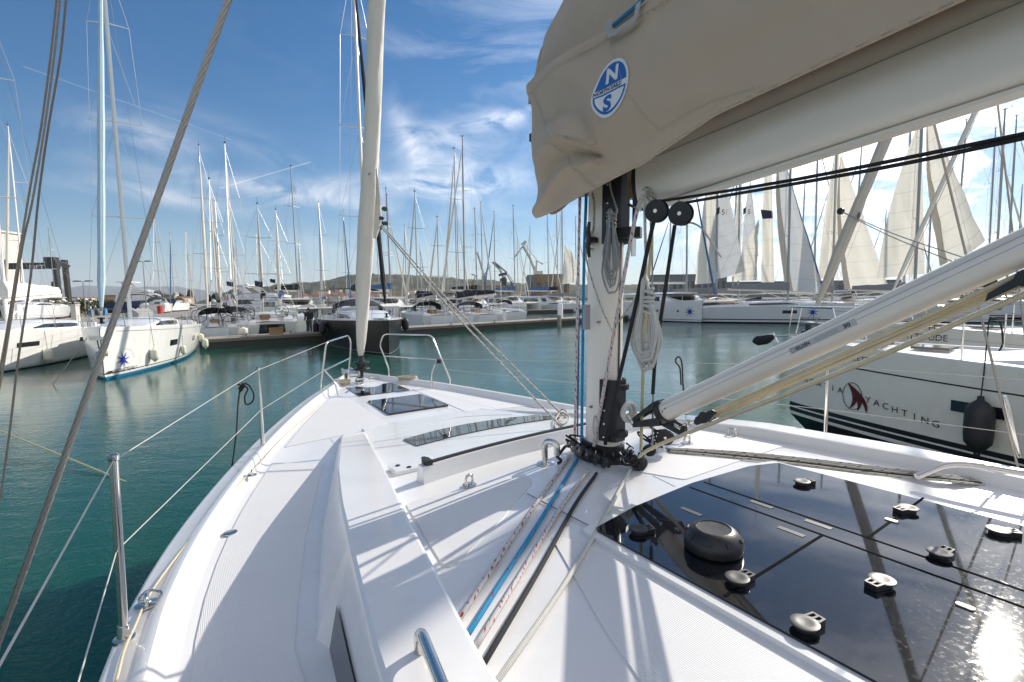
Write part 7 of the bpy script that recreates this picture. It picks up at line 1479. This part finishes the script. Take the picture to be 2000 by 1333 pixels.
m = MB(); c = clw; m.lathe([(.03, -.02), (.036, -.012), (.03, 0), (.036, .012), (.03, .02)], c, (U).to_track_quat('Z', 'Y').to_matrix(), 16); tag(m.build('clew_block', M['black_plastic']), 'small black block at the corner of the furled jib', 'pulley')
# vang tackle
va = atv(1345, 826, -.01); vb = atv(1378, 815, -.01)
e = empty('vang_block', vb, 0, 'flat black vang block hooked below the rod kicker foot', 'pulley'); d = (atv(2000, 570, -.01)-vb).normalized(); m = MB()
nv_ = d.cross(UP).normalized()
for s in (-1, 1): m.prism([vb-d*.05+nv_*s*.018-UP*.008, vb-d*.04+nv_*s*.018+UP*.016, vb+d*.05+nv_*s*.018+UP*.020, vb+d*.075+nv_*s*.018, vb+d*.04+nv_*s*.018-UP*.024, vb-d*.03+nv_*s*.018-UP*.024], tuple(nv_*(.005*s)))
m.build('cheek', M['black_plastic'], e); m = MB(); m.lathe([(.026, -.014), (.022, 0), (.026, .014)], vb, nv_.to_track_quat('Z', 'Y').to_matrix(), 18); m.build('sheave', M['charcoal'], e); m = MB(); m.tube([vb-d*.05, va, ka-ku*.09+kd*.055], .007, 8); m.torus(va, .014, .005, Matrix.Rotation(HD, 3, 'Z')@Matrix.Rotation(R(90), 3, 'X'), 14, 6); m.build('shackle', M['steel'], e)
far_b = atv(1985, 548, -.01)
for k, (ox, oz, lab) in enumerate(((-.012, .012, 'upper'), (.012, .0, 'second'), (-.010, -.014, 'third'))):
    P0 = vb+nv_*ox+UP*oz; P1 = atv(2150, 466+(0, 13, 25)[k], -.02+ox); rope('vang_line', [P0, P0.lerp(P1, .5), P1], .0070, 'rope_cream', lab+' cream line of the vang tackle under the rod kicker', grp='vang tackle lines', n=4)
rope('vang_line', [atv(1242, 898, -.03), atv(1290, 868, -.03), atv(1640, 728, -.03), atv(2150, 512, -.02)], .0085, 'rope_cream', 'lowest cream line running from the mast foot block up to the right edge', grp='vang tackle lines', n=4)
e = empty('vang_block', far_b, 0, 'long black upper vang block at the right edge below the rod kicker', 'pulley'); m = MB(); d = (atv(2000, 548, -.02)-atv(1945, 575, -.02)).normalized(); c = atv(1972, 561, -.03); 
for s in (-1, 1): m.prism([c-d*.05+V*s*.022-UP*.010, c-d*.045+V*s*.022+UP*.010, c+d*.12+V*s*.022+UP*.022, c+d*.14+V*s*.022-UP*.004, c+d*.02+V*s*.022-UP*.012], tuple(V*(.005*s)))
m.build('cheek', M['black_plastic'], e); m = MB(); m.lathe([(.024, -.018), (.02, 0), (.024, .018)], c+d*.04, V.to_track_quat('Z', 'Y').to_matrix(), 16); m.build('sheave', M['charcoal'], e)
# blocks and clutter at the mast foot
GB = 'blocks around the mast foot'
def foot_block(px, py, dz, r, nrm, label, rope_mat=None):
    c = PR(px, py, dz); e = empty('foot_block', c, 0, label, 'pulley', GB); nr = Vector(nrm).normalized(); Mt = nr.to_track_quat('Z', 'Y').to_matrix()
    m = MB(); P = [(r*1.15*math.cos(t), r*math.sin(t)) for t in [k*2*math.pi/18 for k in range(18)]]
    for s in (-1, 1):
        Q = [c+Mt@Vector((x, y, s*r*.35)) for x, y in P]; m.prism(Q, tuple(nr*(s*r*.12)))
    m.build('cheek', M['black_plastic'], e); m = MB(); m.lathe([(r*.8, -r*.3), (r*.7, 0), (r*.8, r*.3)], c, Mt, 18); m.build('sheave', M['charcoal'], e); m = MB(); m.lathe([(r*.2, -r*.5), (r*.2, r*.5)], c, Mt, 10); m.build('pin', M['steel'], e)
SP = [((1122, 872), .05, .032, 'wrapped black block at the left end of the mast foot'), ((1136, 880), .05, .030, 'second black block from the left at the mast foot'), ((1150, 888), .045, .030, 'third black block from the left at the mast foot'), ((1166, 897), .04, .030, 'black block in front of the mast where the flecked rope turns'), ((1182, 903), .04, .030, 'black block in front of the mast where the black rope turns'), ((1248, 905), .035, .036, 'large black block at the right of the mast foot with the vang line'), ((1268, 880), .05, .030, 'small black block right of the mast collar'), ((1300, 855), .09, .040, 'black vang base block hanging below the kicker foot')]
for (p, dz, r, lab) in SP: foot_block(p[0], p[1], dz, r, (V*.8-U*.3) if p[0] < 1200 else (-V*.8-U*.5+UP*.1), lab)
# black base track with teeth
m = MB(); q = []
for i in range(15):
    a = R(-100)+R(205)*i/14; cu, cv = -.0, 0; q.append([W(-.02-.165*math.cos(a-0)*1.1, .135*math.sin(a)*-1, 1.885+dz) for dz in (0,)] )
ring = [2*math.pi*i/36 for i in range(37)]
m.loft([[W(.175*math.cos(a), .135*math.sin(a), 1.878), W(.175*math.cos(a), .135*math.sin(a), 1.905), W(.150*math.cos(a), .112*math.sin(a), 1.912), W(.14*math.cos(a), .10*math.sin(a), 1.90)] for a in ring]); rg = m.build('block_ring', M['black_plastic'], MAST)
for i in range(22):
    a = 2*math.pi*i/22; m = MB(); m.tube([W(.17*math.cos(a), .13*math.sin(a), 1.905), W(.185*math.cos(a), .145*math.sin(a), 1.93), W(.165*math.cos(a), .125*math.sin(a), 1.945)], .0055, 6); m.build('ring_eye', M['steel' if i % 3 == 0 else 'black_plastic'], rg)
rs = random.Random(11)
for k, (px, py, lab) in enumerate(((1275, 868, 'tangle of black line right of the mast foot'), (1125, 868, 'black elastic wound round the blocks at the left of the mast foot'), (1290, 856, 'black line loops below the kicker'), (1232, 902, 'black line tail in front of the mast collar'))):
    c = PR(px, py, .045); P = [c+Vector((rs.uniform(-.07, .07), rs.uniform(-.05, .05), rs.uniform(-.035, .06))) for _ in range(14)]; rope('rope_tangle', P, .0055, 'rope_black', lab, grp=None, n=5, seg=8)
for k, (px, py, lab) in enumerate(((1258, 888, 'steel shackle at the right of the mast foot'), (1240, 898, 'steel shackle below the large foot block'), (1285, 872, 'steel shackle beside the vang base block'), (1222, 905, 'steel shackle in front of the mast collar'))):
    c = PR(px, py, .03); m = MB(); Mt = Euler((rs.uniform(0, 3), rs.uniform(0, 3), rs.uniform(0, 3))).to_matrix(); m.tube([c+Mt@Vector(p) for p in bend([(-.012, -.018, 0), (-.012, .018, 0), (.012, .018, 0), (.012, -.018, 0)], .012, 4)], .0038, 8); m.tube([c+Mt@Vector((-.017, -.014, 0)), c+Mt@Vector((.017, -.014, 0))], .0042, 8); tag(m.build('shackle', M['steel']), lab, 'shackle', 'steel shackles at the mast foot')
rope('tie', [PR(x, y, dz) for x, y, dz in ((1118, 868, .07), (1105, 872, .075), (1092, 888, .04), (1088, 892, .03), (1096, 900, .02), (1090, 906, .012))], .008, 'rope_black', 'black strap tail tied to the chrome lead pipe')
# sheets lying on the starboard side deck
GS = 'sheets running aft along the starboard coachroof'
for k, (off_, mat, lab) in enumerate(((0, 'rope_bw', 'black and white sheet lying highest on the starboard coachroof'), (4, 'rope_grey', 'grey line second from the top on the starboard coachroof'), (8, 'rope_bw', 'black flecked sheet in the middle of the starboard bundle'), (12, 'rope_black', 'black line in the starboard bundle'), (17, 'rope_fleck', 'off-white line lowest in the starboard bundle'))):
    rope('sheet', [PR(1300+2*k, 876+off_*.35, .012), PR(1420, 882+off_*.6, .010), PR(1560, 895+off_*.7, .010), PR(1740, 916+off_*.8, .010), PR(1900, 935+off_*.6, .012), PR(2150, 962+off_, .014)], .0058, mat, lab, grp=GS, n=5)
# furling line on the port rim
P = [atz(x, y, 1.672) for x, y in ((228, 1333), (243, 1275), (262, 1232), (296, 1160), (360, 1072), (430, 985), (500, 915), (560, 850), (630, 790))]; rope('furling_line', [atz(190, 1450, 1.672)]+[p+UP*.008 for p in P], .0042, 'rope_cream', 'thin flecked furling line lying along the port toe rail', n=6)
# loose lines by the rails
tp = s1t.lerp(s2t, .86)
tpp = atd(473, 755, (s1t.y*.16+s2t.y*.84))
e = empty('fender_lanyard', tpp, 0, 'black rope tied to the port lifeline with a loop and a long tail', 'rope'); m = MB(); D = tpp.y
m.rope([atd(x, y, D) for x, y in ((470, 752), (465, 790), (462, 840), (456, 890), (450, 934))], .0048, 8); m.build('tail', M['rope_black'], e); m = MB(); m.rope([atd(x, y, D-.01) for x, y in ((474, 752), (484, 760), (478, 775), (481, 790), (492, 786), (496, 772), (488, 755), (478, 748))], .0055, 8); m.build('loop', M['rope_black'], e); m = MB(); m.rope([atd(x, y, D-.005) for x, y in ((464, 750), (476, 757), (466, 760), (478, 751), (470, 765), (474, 748))], .006, 8); m.build('hitch', M['rope_black'], e)
D = s3t.y+.3; e = empty('fender_lanyard', atd(1325, 700, D), 0, 'black doubled rope hanging from the starboard lifeline beside the rod kicker', 'rope'); m = MB(); m.rope([atd(x, y, D) for x, y in ((1330, 752), (1328, 720), (1320, 708), (1321, 700), (1327, 698), (1332, 712), (1334, 752), (1338, 790), (1341, 828))], .006, 8); m.build('loop', M['rope_black'], e)
# thin ropes at the far left of the frame
GL = 'ropes hanging beside the port shroud'
def lft(P, r, mat, lab): rope('flag_halyard', [atd(x, y, D) for x, y, D in P], r, mat, lab, grp=GL, n=4)
lft([(112, -20, .98), (100, 100, .98), (80, 250, .97), (60, 360, .96), (42, 470, .95), (18, 620, .94), (4, 700, .93), (-6, 745, .93)], .0018, 'rope_tan', 'tan cord furthest left of the three beside the thick shroud'); lft([(119, -20, .98), (106, 110, .98), (84, 270, .97), (62, 400, .96), (44, 480, .955), (22, 620, .94), (4, 730, .93), (-10, 800, .93)], .0018, 'rope_tan', 'tan cord in the middle of the three beside the thick shroud'); lft([(131, -20, 1.0), (118, 110, 1.0), (96, 240, .99), (76, 380, .98), (60, 540, .97), (36, 700, .96), (18, 850, .95), (0, 980, .95)], .0019, 'rope_brown', 'brownish cord nearest the thick shroud wire')
# rope coils on the bow
for (px, py, r_, lab, z_) in ((797, 745, .10, 'coil of tan mooring rope on the starboard bow rail', 1.72), (668, 752, .08, 'coil of pale mooring rope on the port bow beside the pulpit', 1.70)):
    c = atz(px, py, z_); rs = random.Random(px); P = []
    for k in range(70): a = k*.62; rr_ = r_*(.7+.35*rs.random()); P.append(c+Vector((math.cos(a)*rr_*1.25, math.sin(a)*rr_*.8, .012+.045*(k/70)+.01*rs.random())))
    rope('rope_coil', P, .009, 'rope_tan' if px == 797 else 'rope_cream', lab, grp=None, n=3)
rope('furling_tail', [atz(x, y, z) for x, y, z in ((672, 770, 1.69), (680, 764, 1.71), (690, 758, 1.70), (676, 773, 1.68))], .006, 'rope_darkblue', 'short blue line end beside the windlass')
# rope clutch bar across the led-aft ropes
m = MB(); a, b = PR(1030, 965, .008), PR(1150, 1027, .008); d = (b-a); m.tube([a, b], .0035, 6); m.build('guide_bar', M['steel'], ROOT)
print('objects', len(bpy.data.objects))
